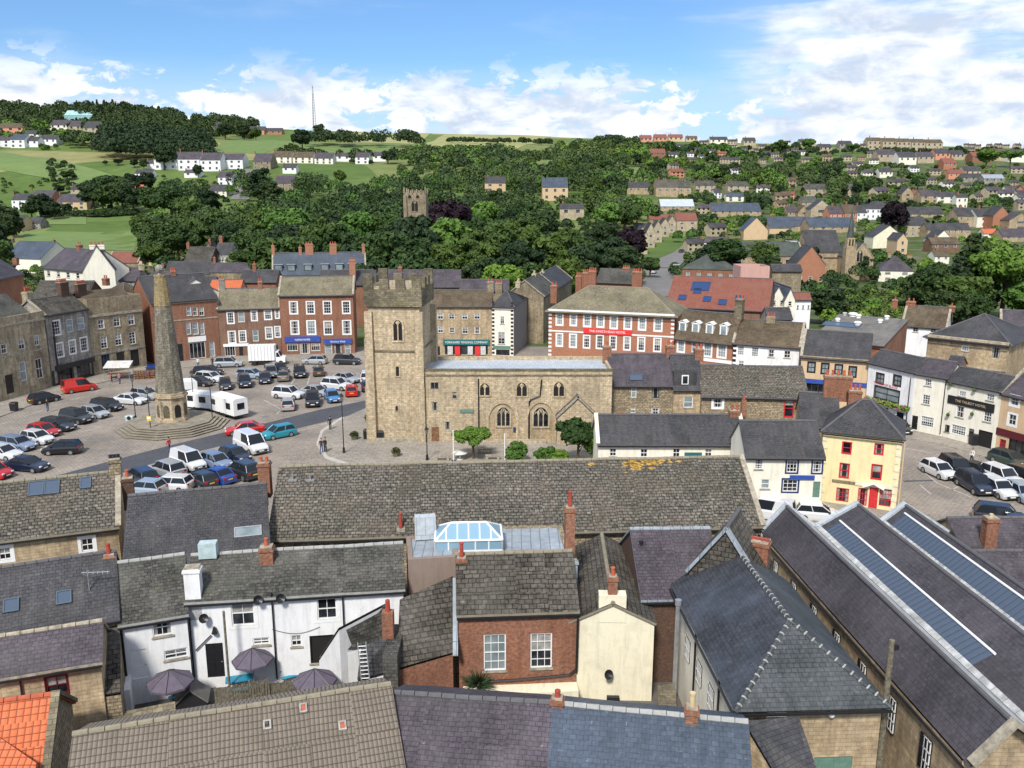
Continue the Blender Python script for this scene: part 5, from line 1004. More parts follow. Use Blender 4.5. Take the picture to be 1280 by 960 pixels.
# hipped house
def hipn():
    A,B_ = hz(925,882,6.0), hz(1103,877,6.0); W_ = (B_-A).length; u = (B_-A).normalized(); u.z = 0; n = Vector((-u.y,u.x,0)); D_ = 12.2; A.z = B_.z = 0
    b = Bld('hipped_house','stone and cream house with large bluish hipped slate roof and pale ridge tiles','house', P=(A,B_), ze=6.0, kind='flat', depth=D_, parapet=0, wall='tan', roof='slate', op=[(959,886,984,897,'sash3'),(1016,946,1064,985,'door_green')])
    h = 3.1; zf = bis(lambda q: proj(b.pt(W_/2,h,q))[1]-775, 6, 14); print('hip', zf, proj(b.pt(W_/2,h,zf)))
    zf = min(zf, 9.6); o = .3; oz = 6.0-.12; F_ = b.pt(W_/2,h,zf); K_ = b.pt(W_/2,D_+.2,zf)
    m = MB(); q = [b.pt(-o,-o,oz), b.pt(W_+o,-o,oz), b.pt(W_+o,D_,oz), b.pt(-o,D_,oz)]
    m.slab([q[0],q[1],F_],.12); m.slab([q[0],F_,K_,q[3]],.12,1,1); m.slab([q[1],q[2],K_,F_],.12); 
    m.poly([b.pt(0,D_-.05,5.9),b.pt(W_,D_-.05,5.9),b.pt(W_/2,D_-.05,zf)],3)
    for a_,c_ in ((q[0],F_),(q[1],F_),(F_,K_)):
        nn = int((c_-a_).length/.42)
        for k in range(nn): s_=a_.lerp(c_,k/nn); e_=a_.lerp(c_,(k+.82)/nn); m.cyl(s_,e_,.11,n=6,mi=0); m.cyl(e_,a_.lerp(c_,(k+1)/nn),.135,n=6,mi=2)
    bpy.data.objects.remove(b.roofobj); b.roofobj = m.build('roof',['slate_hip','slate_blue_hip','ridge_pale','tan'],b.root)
    g = MB(); g.box(b.pt(-.3,-.42,5.7), b.u, b.n, Z, W_+.6, .1, .1); g.box(b.pt(-.42,-.3,5.7), b.u, b.n, Z, .1, D_, .1); g.build('gutter','black_paint',b.root)
    # cream side wall facing left
    m = MB(); m.box(b.pt(-.04,0.02,0), b.u, b.n, Z, .035, D_-.1, 5.75); m.build('rendered_side','cream_white',b.root)
    for d_,z0,z1 in ((3.6,3.2,4.4),(5.8,3.2,4.4),(8.2,3.2,4.4)):
        m = MB(); m.box(b.pt(-.09,d_,z0), b.u, b.n, Z, .05, .9, z1-z0)
        for k in range(4):
            m.box(b.pt(-.11,d_+.225*k,z0), b.u, b.n, Z, .02, .05, z1-z0,1)
        m.box(b.pt(-.11,d_,z0), b.u, b.n, Z, .018, .95, .06,1); m.box(b.pt(-.11,d_,z1-.06), b.u, b.n, Z, .018, .95, .06,1); m.box(b.pt(-.11,d_,(z0+z1)/2), b.u, b.n, Z, .018, .95, .05,1)
        m.build('window',['glass','white_paint'],b.root)
    for d_ in (2.6,6.9):
        m = MB(); m.cyl(b.pt(-.15,d_,0),b.pt(-.15,d_,5.7),.06,n=6); m.build('drainpipe','black_paint',b.root)
    u_,z_ = b.onface(1038,891); m = MB(); m.ball(b.pt(u_,-.12,z_),.16,n=10); m.build('wall_lamp','white_paint',b.root)
    m = MB(); u_,z_ = b.onface(1064,942); 
    return b
KB = hipn()
b = Bld('gabled_back_house','small gabled stone roof with a pale coping behind the hipped house','house', eL=(862,711), eR=(949,728), ze=7.0, kind='gfront', ry=662, depth=3.2, wall='stone_slate_dark', roof='stone_slate_dark', cop=(1,1), cope='lead')
b.chim(950,676,1.1,.9,4,'brick','red_clay',at=2.5,yb=705,ph=.12)
# market hall with three parallel roofs
def hall():
    e = empty('market_hall', (23,43,0), 'large stone market hall with three parallel dark slate roofs and long skylight strips', 'hall')
    def X(x0, y): return x0+(54-y)*.062
    Yf, Yn = 55.6, 31.0
    prof = [(17.25,5.0),(18.85,6.95),(21.05,5.35),(23.75,7.05),(25.5,5.7),(27.0,7.0),(30.2,5.0)]
    def Pp(i, y, dz=0, dx=0): return Vector((X(prof[i][0]+dx,y), y, prof[i][1]+dz))
    def yn(i): return Yn+(i-0)*-.1
    def yf(i): return Yf+[-1.4,-.8,1.0,.9,1.6,-.4,-1][i]*.6
    w = MB()
    Lp = [Pp(i, Yf-.4) for i in range(7)]; w.poly([Vector((p.x,p.y,-1)) for p in (Lp[0],Lp[-1])]+[*Lp[::-1]]); Np = [Pp(i, Yn+.3) for i in range(7)]; w.poly([Vector((Np[-1].x,Np[-1].y,-1)),Vector((Np[0].x,Np[0].y,-1)),*Np])
    for i in (0,6): w.poly([Vector((Lp[i].x,Lp[i].y,-1)),Vector((Np[i].x,Np[i].y,-1)),Np[i],Lp[i]])
    w.build('wall','tan',e)
    r = MB()
    for i in range(6):
        a,b_ = (i,i+1); up = .1; r.slab([Pp(a,Yn-.15,up),Pp(a,Yf,up),Pp(b_,Yf,up),Pp(b_,Yn-.15,up)],.14)
    o_ = MB(); 
    ro = r.build('roof','slate_hall',e)
    g = MB()
    for vi in (2,4):
        q0 = prof[vi-1]; dx_ = (prof[vi][0]-q0[0])*.86; dz_ = (q0[1]-prof[vi][1])*.86; g.slab([Pp(vi,Yn-.1,.2+dz_,-dx_),Pp(vi,Yf,.2+dz_,-dx_),Pp(vi,Yf,.16,-.1),Pp(vi,Yn-.1,.16,-.1)],.05); g.slab([Pp(vi,Yn-.1,.16,-.1),Pp(vi,Yf,.16,-.1),Pp(vi,Yf,.34,.18),Pp(vi,Yn-.1,.34,.18)],.06)
    g.build('valley_gutter','lead_mottled',e)
    for y_ in (Yf,Yn-.15):
        cp_ = MB()
        for i in range(6): cp_.slab([Pp(i,y_-.22,.3),Pp(i,y_+.2,.3),Pp(i+1,y_+.2,.3),Pp(i+1,y_-.22,.3)],.2)
        cp_.build('coping','lead_white' if y_ == Yf else 'coping',e)
    rg = MB()
    for i in (1,3,5): rg.cyl(Pp(i,Yn,.12),Pp(i,Yf,.12),.12,n=8)
    rg.build('ridge_tiles','ridge_dark',e)
    for vi,(f0,f1),y1 in ((2,(.07,.44),37.6),(4,(.08,.72),40.0)):
        P0,P1 = prof[vi],prof[vi+1]
        def Q(f,y,dz=.14): return Vector((X(P0[0]+(P1[0]-P0[0])*f,y),y,P0[1]+(P1[1]-P0[1])*f+dz))
        s_ = MB(); s_.slab([Q(f0,y1),Q(f0,54.6),Q(f1,54.6),Q(f1,y1)],.05); sk = s_.build('skylight','roof_glass',e)
        n_ = int((54.6-y1)/.42)
        for k in range(n_+1): bar = MB(); y_ = y1+(54.6-y1)*k/n_; bar.tube([Q(f0,y_,.19),Q(f1,y_,.19)],.022,n=4); bar.build('glazing_bar','glazing_bar',sk)
        ed = MB(); ed.tube([Q(f1,y1-.1,.2),Q(f1,54.7,.2)],.07); ed.build('flashing','white_paint',sk)
    for k in range(7):
        y_ = 33.4+k*3.1; x_ = X(prof[0][0],y_)-.02
        m = MB(); m.box(Vector((x_-.05,y_,2.6)), Vector((1,0,0)), Vector((-.062,1,0)), Z, .06, .9, 1.75)
        for j in range(4): m.box(Vector((x_-.09,y_+.27*j,2.6)), Vector((1,0,0)), Vector((0,1,0)), Z, .04, .06, 1.75,1)
        for j in range(4): m.box(Vector((x_-.09,y_,2.6+.56*j)), Vector((1,0,0)), Vector((0,1,0)), Z, .038, .9, .06,1)
        m.build('window',['glass','white_paint'],e)
    gt = MB(); gt.tube([Pp(0,Yn,-.12,-.12),Pp(0,Yf,-.12,-.12)],.07); gt.build('gutter','black_paint',e)
    m = MB(); c = Vector((X(prof[1][0],Yn)+.1,Yn-.0,4.2)); 
    for k in range(10): a=k*math.tau/10
    m.cyl(c-Vector((0,.02,0)),c+Vector((0,.2,0)),.42,n=16); m.build('round_window','glass',e)
hall()
b = Bld('brown_slate_house','small stone house with purple-brown roof and cream-topped chimney at the right edge','house', eL=(1210,700), eR=(1330,700), ze=4.2, ry=655, pitch=30, h=3.0, wall='tan', roof='slate_purple', cop=(0,0))
b.chim(1239,647,.8,.7,1,'brick','buff_clay',at=1.0,yb=700,ph=.2)
Bld('brown_slate_annexe','lower slate roofed annexe in the right corner beside the market hall','house', eL=(1236,742), eR=(1340,742), ze=3.8, ry=690, pitch=30, wall='rubble', roof='slate_purple')
# bottom roofs
def bot(name, label, rl, rr_, zr, h, back, pitch, roof, wall, ridge):
    A,B_ = hz(*rl,zr), hz(*rr_,zr); u = (B_-A).normalized(); n = Vector((-u.y,u.x,0)); tp = math.tan(math.radians(pitch))
    return Bld(name, label, 'house', P=(A-n*h,B_-n*h), ze=zr-h*tp, h=h, pitch=pitch, depth=h+back, wall=wall, roof=roof, ridge=ridge, gutter=False)
TR_ = bot('tiled_house','house with a big grey-brown interlocking tile roof along the bottom left',(95,919),(486,857),7.2,5.5,2.6,26,'concrete_tile','brick_dark','ridge_stone')
for x,y in ((379,886),(428,908),(334,907)): TR_.rooflight(x,y,.32,.42,'terracotta' if x != 334 else 'stone_slate','concrete')
b = bot('purple_roofed_house','purple slate roof at the bottom centre beside the tile roof',(489,867),(687,881),6.8,5.5,2.4,26,'slate_purple','rubble','ridge_dark')
b = bot('blue_roofed_house','smooth blue-grey slate roof with pale ridge and two striped brick chimneys at the bottom',(688.5,881),(932,905),6.8,5.5,2.4,26,'slate_blue','rubble','ridge_pale')
b.chim(697,872,.48,.48,1,'brick','red_clay',at=b.h,yb=893,ph=.28); b.chim(865,884,.5,.5,1,'brick','buff_clay',at=b.h-.1,yb=912,ph=.6)
PB('dark_lean_roof','dark slate hipped roof corner at the bottom right of the blue roof','house', [(1024,975,5.2),(992,1010,4.5),(930,906,6.75),(998,899,6.0)],'tan','slate')
# utility pole
pl = hz(1098,962,2.2); e = empty('utility_pole', (pl.x,pl.y,0), 'weathered wooden utility pole in front of the market hall roof', 'pole')
zt_ = bis(lambda q: proj((pl.x,pl.y,q))[1]-800, 0, 20); m = MB(); m.cyl((pl.x,pl.y,0),(pl.x,pl.y,zt_),.17,.12,n=12); m.build('shaft','old_timber',e)
m = MB(); m.abox(pl.x+.08,pl.x+.3,pl.y-.1,pl.y+.1,zt_-.45,zt_-.2); 
for k in range(5): m.tube([(pl.x-.2,pl.y,2+k*.7),(pl.x+.2,pl.y,2+k*.7)],.02,n=5)
m.build('fittings','black_paint',e)
p2 = hz(288,872,0); e = empty('garden_post', (p2.x,p2.y,0), 'slim dark post standing in the cottage yard between the parasols', 'post'); m = MB(); m.cyl((p2.x,p2.y,0),(p2.x,p2.y,bis(lambda q: proj((p2.x,p2.y,q))[1]-764,0,12)),.07,n=8); m.build('shaft','old_timber',e)
# flue
f2 = hz(842,880,0); e = empty('flue_pipe', (f2.x,f2.y,0), 'tall grey metal flue pipe in the dark alley by the hipped house', 'pipe'); m = MB(); zt_ = bis(lambda q: proj((f2.x,f2.y,q))[1]-756,0,12); m.cyl((f2.x,f2.y,0),(f2.x,f2.y,zt_),.13,n=10); m.cyl((f2.x,f2.y,zt_),(f2.x,f2.y,zt_+.3),.18,n=10); m.build('flue','metal',e)
PB('alley_wall','low stone wall with planters in the alley beside the cream gable','wall',[(822,892,1.2),(846,890,1.2),(842,858,1.2),(822,860,1.2)],'rubble','weathered')
# yard furniture
def parasol(px, py, zc, r, label):
    c = hz(px, py, zc); e = empty('parasol', (c.x,c.y,0), label, 'parasol', 'parasols in the cottage yard'); m = MB(); n=8; A=[c+Vector((r*math.cos(k*math.tau/n+.2),r*math.sin(k*math.tau/n+.2),-.45)) for k in range(n)]; top=c+Z*.25
    for k in range(n): m.poly([A[k],A[(k+1)%n],top])
    for k in range(n): m.poly([A[k],A[(k+1)%n],A[(k+1)%n]-Z*.12,A[k]-Z*.12])
    m.build('canopy','cloth_purple',e); m = MB(); m.cyl((c.x,c.y,0),(c.x,c.y,zc+.3),.03,n=6); m.build('pole','metal',e)
    m = MB()
    for k in range(n): m.tube([A[k],top],.02,n=4)
    m.build('rib','black_paint',e); m = MB(); m.cyl((c.x,c.y,0),(c.x,c.y,.12),.3,n=12); m.build('base','black_paint',e)
parasol(212,842,2.5,1.25,'purple parasol furthest left, by the lower white cottage'); parasol(315,815,2.5,1.15,'purple parasol furthest back, beside the upper cottage wall'); parasol(393,841,2.5,1.2,'purple parasol nearest the small slate outhouse')
def tableset():
    e = empty('picnic_table',(0,0,0),'x','table'); m = MB(); m.abox(-.75,.75,-.35,.35,.68,.74); m.build('table_top','turquoise',e)
    for y_ in (-.62,.62): m = MB(); m.abox(-.75,.75,y_-.13,y_+.13,.40,.44); m.build('bench','turquoise',e)
    for x_ in (-.55,.55): m = MB(); m.tube([(x_,-.6,0),(x_,0,.68),(x_,.6,0)],.035); m.tube([(x_,-.65,.38),(x_,.65,.38)],.03); m.build('leg','timber',e)
    reg(e); return e
ts = tableset(); 
for i,(px,py,a,lb) in enumerate(((300,862,.3,'turquoise picnic table near the slim dark post'),(232,872,.1,'turquoise picnic table by the parasol furthest left'),(365,846,.5,'turquoise picnic table in front of the black doorway'),(420,846,-.4,'turquoise picnic table beside the small slate outhouse'))):
    c = hz(px,py,0)
    if i == 0: ts.location = c; ts.rotation_euler = (0,0,a); ts['label'] = lb; ts['group'] = 'picnic tables in the yard'
    else: t_ = dup(ts,None,c,a); t_['label'] = lb
def fence(A, B_, h, label, mat='old_timber'):
    e = empty('wooden_fence', (A+B_)/2, label, 'fence'); u = (B_-A).normalized(); L_ = (B_-A).length; m = MB(); n = Vector((-u.y,u.x,0))
    k = 0
    while k*.14 < L_: m.box(A+u*(k*.14), u, n, Z, .11, .025, h+.04*((k*7)%3)); k += 1
    m.build('boards',mat,e)
    for k in range(int(L_/1.8)+1): m = MB(); m.box(A+u*min(L_-.1,k*1.8)+n*.03, u, n, Z, .1, .1, h+.1); m.build('post',mat,e)
fence(hz(270,893,0),hz(336,880,0),1.5,'weathered board fence at the front of the cottage yard'); fence(hz(332,880,0),hz(425,858,0),1.1,'lower board fence by the parasols')
PB('garden_wall','rough dark stone wall closing the cottage yard on the left','wall',[(134,912,1.2),(220,893,1.2),(219,880,1.5),(134,897,1.5)],'weathered','weathered')
sh = hz(240,895,0); e = empty('timber_shed', sh, 'small dark gabled shed between the yard wall and fence','shed'); m = MB(); u=Vector((.97,.24,0)); n=Vector((-.24,.97,0)); o_=sh-u*.8-Z*.45
m.box(o_,u,n,Z,1.6,1.2,1.3); m.poly([o_+Z*1.3,o_+u*1.6+Z*1.3,o_+u*.8+Z*2.0]); m.build('shed_wall','plastic_black',e); m=MB(); m.slab([o_-u*.12-n*.1+Z*1.22,o_-u*.12+n*1.3+Z*1.22,o_+u*.8+n*1.3+Z*2.08,o_+u*.8-n*.1+Z*2.08],.06); m.slab([o_+u*1.72-n*.1+Z*1.22,o_+u*1.72+n*1.3+Z*1.22,o_+u*.8+n*1.3+Z*2.08,o_+u*.8-n*.1+Z*2.08],.06); m.build('shed_roof','tarred',e)
for x,y,lb in ((233,858,'potted shrub beside the lower cottage garage door'),(380,832,'potted plant by the black doorway')):
    c = hz(x-34 if x==233 else x,y,0); e = empty('potted_plant',c,lb,'potted plant'); m = MB(); m.cyl(c,c+Z*.4,.16,.22,n=10); m.build('pot','terracotta',e); m = MB(); rr=random.Random(x)
    for k in range(200):
        a=Vector((rr.gauss(0,1),rr.gauss(0,1),rr.gauss(0,1))).normalized(); q=c+Z*.85+a*.42*rr.uniform(.5,1); t_=a.orthogonal().normalized(); v_=a.cross(t_); m.poly([q-t_*.07-v_*.05,q+t_*.07-v_*.05,q+t_*.07+v_*.05,q-t_*.07+v_*.05])
    m.build('foliage','leaf_copper' if x==233 else 'leaf',e)
c = hz(598,862,1.0); e = empty('garden_shrub',(c.x,c.y,0),'dark spiky shrub growing at the corner of the red brick house','shrub'); m = MB(); rr=random.Random(9)
for k in range(260):
    a=Vector((rr.gauss(0,1),rr.gauss(0,1),abs(rr.gauss(0,.9)))).normalized(); q=Vector((c.x,c.y,1.3)); t_=a.orthogonal().normalized(); m.poly([q+a*.2-t_*.04,q+a*.2+t_*.04,q+a*rr.uniform(.7,1.3)])
m.build('foliage','leaf_dark',e); m = MB(); m.cyl((c.x,c.y,0),(c.x,c.y,1.4),.08); m.build('trunk','bark',e)
# ------------------------------------------------------------------ vehicles
def loft(m, secs, mi=0, close=True):
    for a,b_ in zip(secs, secs[1:]):
        n = len(a)
        for k in range(n if close else n-1): j=(k+1)%n; m.poly([a[k],a[j],b_[j],b_[k]], mi)
    m.poly(secs[0][::-1], mi); m.poly(secs[-1], mi)
def make_car(name, Ln, Wd, prof, cab, hh, wheelr=.31, van=False):
    """prof: [(x, zlow, ztop)] body stations; cab: (x0,x1,x2,x3) base-front.. windscreen base, top, rear top, rear base"""
    e = empty(name, (0,0,0), 'car', 'car'); w = Wd/2; m = MB(); S = []
    for x,z0,z1,k in prof:
        ww = w*k; S.append([Vector((x,-ww*.96,z0)),Vector((x,ww*.96,z0)),Vector((x,ww,z0+.18)),Vector((x,ww,z1-.2)),Vector((x,ww*.93,z1-.03)),Vector((x,ww*.55,z1+.02)),Vector((x,-ww*.55,z1+.02)),Vector((x,-ww*.93,z1-.03)),Vector((x,-ww,z1-.2)),Vector((x,-ww,z0+.18))])
    loft(m, S)
    # roof and pillars
    x0,x1,x2,x3,zb,zr = cab; wt = w*.74; wb = w*.9
    m.slab([Vector((x1,-wt,zr)),Vector((x1,wt,zr)),Vector((x2,wt,zr)),Vector((x2,-wt,zr))],.05); m.slab([Vector((x1-.25,-wt*.8,zr+.035)),Vector((x1-.25,wt*.8,zr+.035)),Vector((x2+.2,wt*.8,zr+.035)),Vector((x2+.2,-wt*.8,zr+.035))],.05)
    for sgn in (-1,1):
        for (xa,xb) in ((x0,x1),(x3,x2),((x0+x3)/2-.05,(x1+x2)/2-.05)): m.tube([Vector((xa,sgn*wb*.985,zb)),Vector((xb,sgn*wt*1.01,zr-.02))],.045,n=5)
        if van: m.poly([Vector((x3,sgn*(wb+.02),zb)),Vector(((x0+x3)/2,sgn*(wb+.02),zb)),Vector(((x1+x2)/2,sgn*(wt+.02),zr)),Vector((x2,sgn*(wt+.02),zr))])
    body = m.build('body','car_paint',e)
    g = MB(); q = [Vector((x0,-wb,zb)),Vector((x0,wb,zb)),Vector((x3,wb,zb)),Vector((x3,-wb,zb))]; t_ = [Vector((x1,-wt,zr-.04)),Vector((x1,wt,zr-.04)),Vector((x2,wt,zr-.04)),Vector((x2,-wt,zr-.04))]
    for a in range(4): b_=(a+1)%4; g.poly([q[a],q[b_],t_[b_],t_[a]])
    g.build('windows','car_glass',e)
    fx = Ln/2-.85; 
    for sx in (-1,1):
        for sy in (-1,1):
            cx = sx*fx; m = MB(); m.cyl((cx,sy*(w-.2),wheelr),(cx,sy*(w+.015),wheelr),wheelr,n=16); wh = m.build('wheel','tyre',e)
            m = MB(); m.cyl((cx,sy*(w+.012),wheelr),(cx,sy*(w+.03),wheelr),wheelr*.62,n=12); m.build('rim','alloy',wh)
    for sy in (-1,1):
        k = prof[-1][3]; m = MB(); m.box(Vector((prof[-2][0]+.02,sy*w*.64-.13,prof[-1][1]+.32)),Vector((1,0,0)),Vector((0,1,0)),Z,prof[-1][0]-prof[-2][0]-.02,.26,.11); m.build('headlight','lamp_clear',e)
        m = MB(); m.box(Vector((prof[0][0]-.02,sy*w*.68-.13,prof[0][1]+.38)),Vector((1,0,0)),Vector((0,1,0)),Z,.16,.26,.22); m.build('tail_light','lamp_red',e)
        m = MB(); m.box(Vector((x0-.25,sy*(w+.02)-.06,zb)),Vector((1,0,0)),Vector((0,1,0)),Z,.16,.14,.13); m.build('wing_mirror','plastic_black',e)
    m = MB(); m.abox(prof[-1][0]-.03,prof[-1][0]+.03,-w*.6,w*.6,prof[-1][1]+.02,prof[-1][1]+.24); m.build('grille','plastic_black',e)
    m = MB(); m.abox(prof[-1][0]+.02,prof[-1][0]+.04,-.26,.26,prof[-1][1]+.1,prof[-1][1]+.21); m.build('number_plate','plate_white',e)
    m = MB(); m.abox(prof[0][0]-.04,prof[0][0]-.02,-.26,.26,prof[0][1]+.3,prof[0][1]+.41); m.build('number_plate','plate_yellow',e)
    return e
CT = {}
CT['hatch'] = make_car('parked_car',4.0,1.75,[(-1.98,.32,.85,.86),(-1.88,.22,.95,.95),(-1.2,.2,.97,1),(.6,.2,.95,1),(1.45,.2,.88,.98),(1.85,.22,.72,.9),(1.98,.3,.6,.8)],(1.05,.35,-1.5,-1.85,.93,1.46),1)
CT['estate'] = make_car('parked_car',4.6,1.82,[(-2.28,.32,.85,.88),(-2.18,.22,.96,.96),(-1.4,.2,.98,1),(.7,.2,.95,1),(1.6,.2,.88,.98),(2.12,.22,.74,.9),(2.28,.3,.6,.8)],(1.15,.45,-1.85,-2.15,.93,1.47),1)
CT['saloon'] = make_car('parked_car',4.5,1.8,[(-2.23,.32,.82,.86),(-2.13,.22,.96,.94),(-1.4,.2,.98,1),(.7,.2,.94,1),(1.5,.2,.87,.98),(2.05,.22,.73,.9),(2.23,.3,.6,.8)],(1.05,.4,-1.0,-1.7,.93,1.42),1)
CT['suv'] = make_car('parked_car',4.5,1.88,[(-2.23,.4,1.0,.9),(-2.13,.3,1.08,.97),(-1.3,.26,1.1,1),(.7,.26,1.06,1),(1.6,.26,1.0,.98),(2.1,.3,.86,.93),(2.23,.4,.72,.85)],(1.1,.5,-1.75,-2.1,1.06,1.7),1,.36)
CT['van'] = make_car('parked_van',4.5,1.9,[(-2.23,.32,1.05,.97),(-2.18,.24,1.1,.99),(-1.3,.22,1.1,1),(.7,.22,1.08,1),(1.5,.22,1.0,.98),(2.1,.24,.82,.92),(2.23,.34,.66,.85)],(1.35,.75,-2.05,-2.2,1.05,1.9),1,.33,True)
reg(None)
used = set()
COL = {'black':(.012,.012,.014),'white':(.75,.76,.77),'silver':(.40,.42,.44),'red':(.52,.012,.02),'navy':(.015,.022,.05),'blue':(.02,.07,.32),'sky':(.06,.22,.48),'cyan':(.02,.30,.38),'lightblue':(.22,.28,.40),'grey':(.16,.17,.18),'dark':(.03,.034,.04),'green':(.05,.075,.06),'paleblue':(.35,.43,.50),'scarlet':(.60,.02,.01)}
def car(kind, col, r, f, label, cat='car', group='cars parked in the square', scale=1):
    R_, F_ = hz(*r), hz(*f); c = (R_+F_)/2; a = math.atan2(F_.y-R_.y, F_.x-R_.x); p = CT[kind]
    if kind not in used: used.add(kind); o = p; o.location = c; o.rotation_euler = (0,0,a); [setattr(x,'color',rgba(COL[col])) for x in KIDS[p.name] if x.type == 'MESH']
    else: o = dup(p, None, c, a, COL[col])
    o.scale = (scale,)*3; o['label'] = label; o['category'] = cat; o['group'] = group; return o
W_ = 'west'
CARS = [('hatch','black',(36,507),(75,499),'black hatchback parked alone in front of the bank building'),
('estate','black',(112,509),(157,515),'dark estate car parked between a white car and a silver hatchback'),
('saloon','white',(144,503),(184,506),'white saloon just left of the monument, behind the dark estate'),
('estate','silver',(168,496),(198,500),'silver estate partly hidden behind the stone column on its left'),
('hatch','silver',(101,518),(138,524.5),'silver hatchback in the row left of the monument lamps'),
('suv','dark',(74,524),(119,531.5),'black off-roader with a bluish bonnet next to the silver hatchback'),
('estate','dark',(52,534),(95,540),'black estate between the off-roader and the red car'),
('hatch','red',(32,541),(79,548),'red car squeezed between black and white cars at the left'),
('hatch','white',(25,550),(70,557),'white car beside the red one with a dark car in front'),
('estate','lightblue',(-2,557),(48,565),'pale blue-grey estate at the left edge of the square'),
('estate','white',(-18,570),(25,575),'white car at the far left edge behind a navy saloon'),
('saloon','navy',(6,585),(64,590),'navy saloon nearest the stone-slate roof at the left'),
('hatch','black',(103,566),(54,567.5),'black three-door car standing alone facing left'),
('hatch','red',(-30,594),(14,599),'red car cut by the left edge above the stone-slate roof'),
('suv','blue',(190,476),(192,463),'blue off-roader at the corner by the cream street house'),
('suv','silver',(271.5,459),(300.5,458),'silver people carrier at the kerb before the white shopfront'),
('estate','black',(244,468),(278,469),'black estate behind the monument, furthest of its row'),
('estate','white',(247,475),(279,478),'white estate between two black cars right of the column'),
('saloon','black',(230,481),(267,483),'black saloon just right of the column shaft'),
('hatch','dark',(281,481),(283,490),'dark small car with a bright red rear window beside the trailers'),
('suv','navy',(304,477),(308,488),'navy off-roader with its bonnet towards the trailers'),
('estate','paleblue',(304,472),(325,473),'pale teal estate behind the navy off-roader'),
('hatch','navy',(331,473),(331.5,483),'narrow navy car nose-on beside the grey saloon'),
('suv','grey',(337,466),(341,475),'grey off-roader behind the narrow navy car'),
('hatch','dark',(343,464),(353,466),'dark car half hidden in front of the white lorry'),
('hatch','silver',(409,455),(379,454.5),'silver hatchback at the kerb below the left blue shopfront'),
('suv','dark',(418,455),(450,455.5),'dark slate-blue car at the kerb below the right blue shopfront'),
('saloon','grey',(354.5,479),(355,470),'grey-green saloon seen from behind in the middle row'),
('suv','black',(374,465),(376,476),'black car with a white nose facing the camera in the middle row'),
('hatch','green',(399,473),(398,464),'grey-green small car seen from behind, right of the middle row'),
('saloon','silver',(418,475),(448,480),'silver saloon behind the white off-roader'),
('suv','white',(405,485),(437,488),'white off-roader behind the sky blue car'),
('suv','white',(342,496),(380,499),'white off-roader on the left of the silver saloon'),
('saloon','silver',(379,492),(412,496),'silver saloon in the front middle row'),
('hatch','silver',(360,516),(361,506),'small silver car seen from behind nearest the road'),
('suv','black',(391,500),(391,512),'black off-roader facing the road'),
('hatch','sky',(412,497),(419,505),'sky blue hatchback near the lamp post'),
('hatch','scarlet',(440,498),(439.5,489),'bright red small car near the church tower'),
('hatch','navy',(460,492),(459,483),'navy car tight against the church tower'),
('suv','white',(458,481),(460,473),'white car behind the navy one at the church tower'),
('saloon','scarlet',(329,540),(283,544),'bright red saloon driving on the dark road','car','cars on the road'),
('hatch','cyan',(366,543),(331,550),'turquoise hatchback stopped by the road edge','car','cars on the road'),
('hatch','navy',(277,570),(312,581),'navy hatchback between the two white vans'),
('hatch','lightblue',(253,577),(290,590),'lavender blue hatchback right of the left white van'),
('suv','silver',(230,602),(190,588),'silver off-roader with a dark tailgate left of the white van'),
('estate','navy',(192,610),(165,594),'dark blue estate at the left end of the near row'),
('saloon','blue',(292,608),(252,595),'bright blue saloon in front of the lavender hatchback'),
('suv','dark',(322,603),(289,589),'black hatchback at the right end of the near row'),
('hatch','dark',(268,613),(235,601),'dark car between the white and bright blue cars'),
('estate','white',(232,613),(193,611),'white car roof just above the dark slate roof'),
('hatch','paleblue',(200,619),(164,616),'pale aqua car half hidden behind the dark slate roof'),
('hatch','white',(1158,588),(1187,601),'white hatchback first of the row in the right-hand square'),
('suv','black',(1182,584),(1207,600),'black off-roader beside the white hatchback, right-hand square'),
('suv','navy',(1203,604),(1233,622),'dark blue off-roader at the front of the right-hand row'),
('saloon','black',(1209,592),(1234,600),'black saloon behind the dark blue off-roader'),
('suv','white',(1236,598),(1266,610),'white off-roader in the back row of the right-hand square'),
('estate','white',(1229,608),(1264,627),'white estate at the front of the right-hand row'),
('hatch','paleblue',(1262,614),(1293,634),'pale blue hatchback at the right edge of the square'),
('hatch','black',(1266,597),(1294,606),'black car at the right edge behind the pale blue one'),
('hatch','green',(1240,574),(1281,587),'dark green hatchback passing the red shopfront'),
('suv','black',(1232,652),(1270,657),'black off-roader behind the brown slate roof'),
('hatch','dark',(1262,664),(1300,668),'dark car beyond the cream-topped chimney'),
('estate','black',(1108,531),(1136,547),'black car parked at the flower pub, half behind the yellow shop'),
('hatch','white',(1008,648),(1034,650),'white car peeping over the market hall gable')]
for c_ in CARS: car(*c_)
car('van','scarlet',(81,492),(118,486.5),'bright red delivery van at the kerb by the grey house','van','vans in the square')
car('van','white',(297,555),(333,572),'white van nearest the turquoise car','van','vans in the square',1.1)
car('van','white',(217,577),(256,592),'white van between the silver off-roader and lavender car','van','vans in the square')
car('van','white',(975,650),(945,645),'white van at the end of the long roof by the cream house','van','vans in the square')
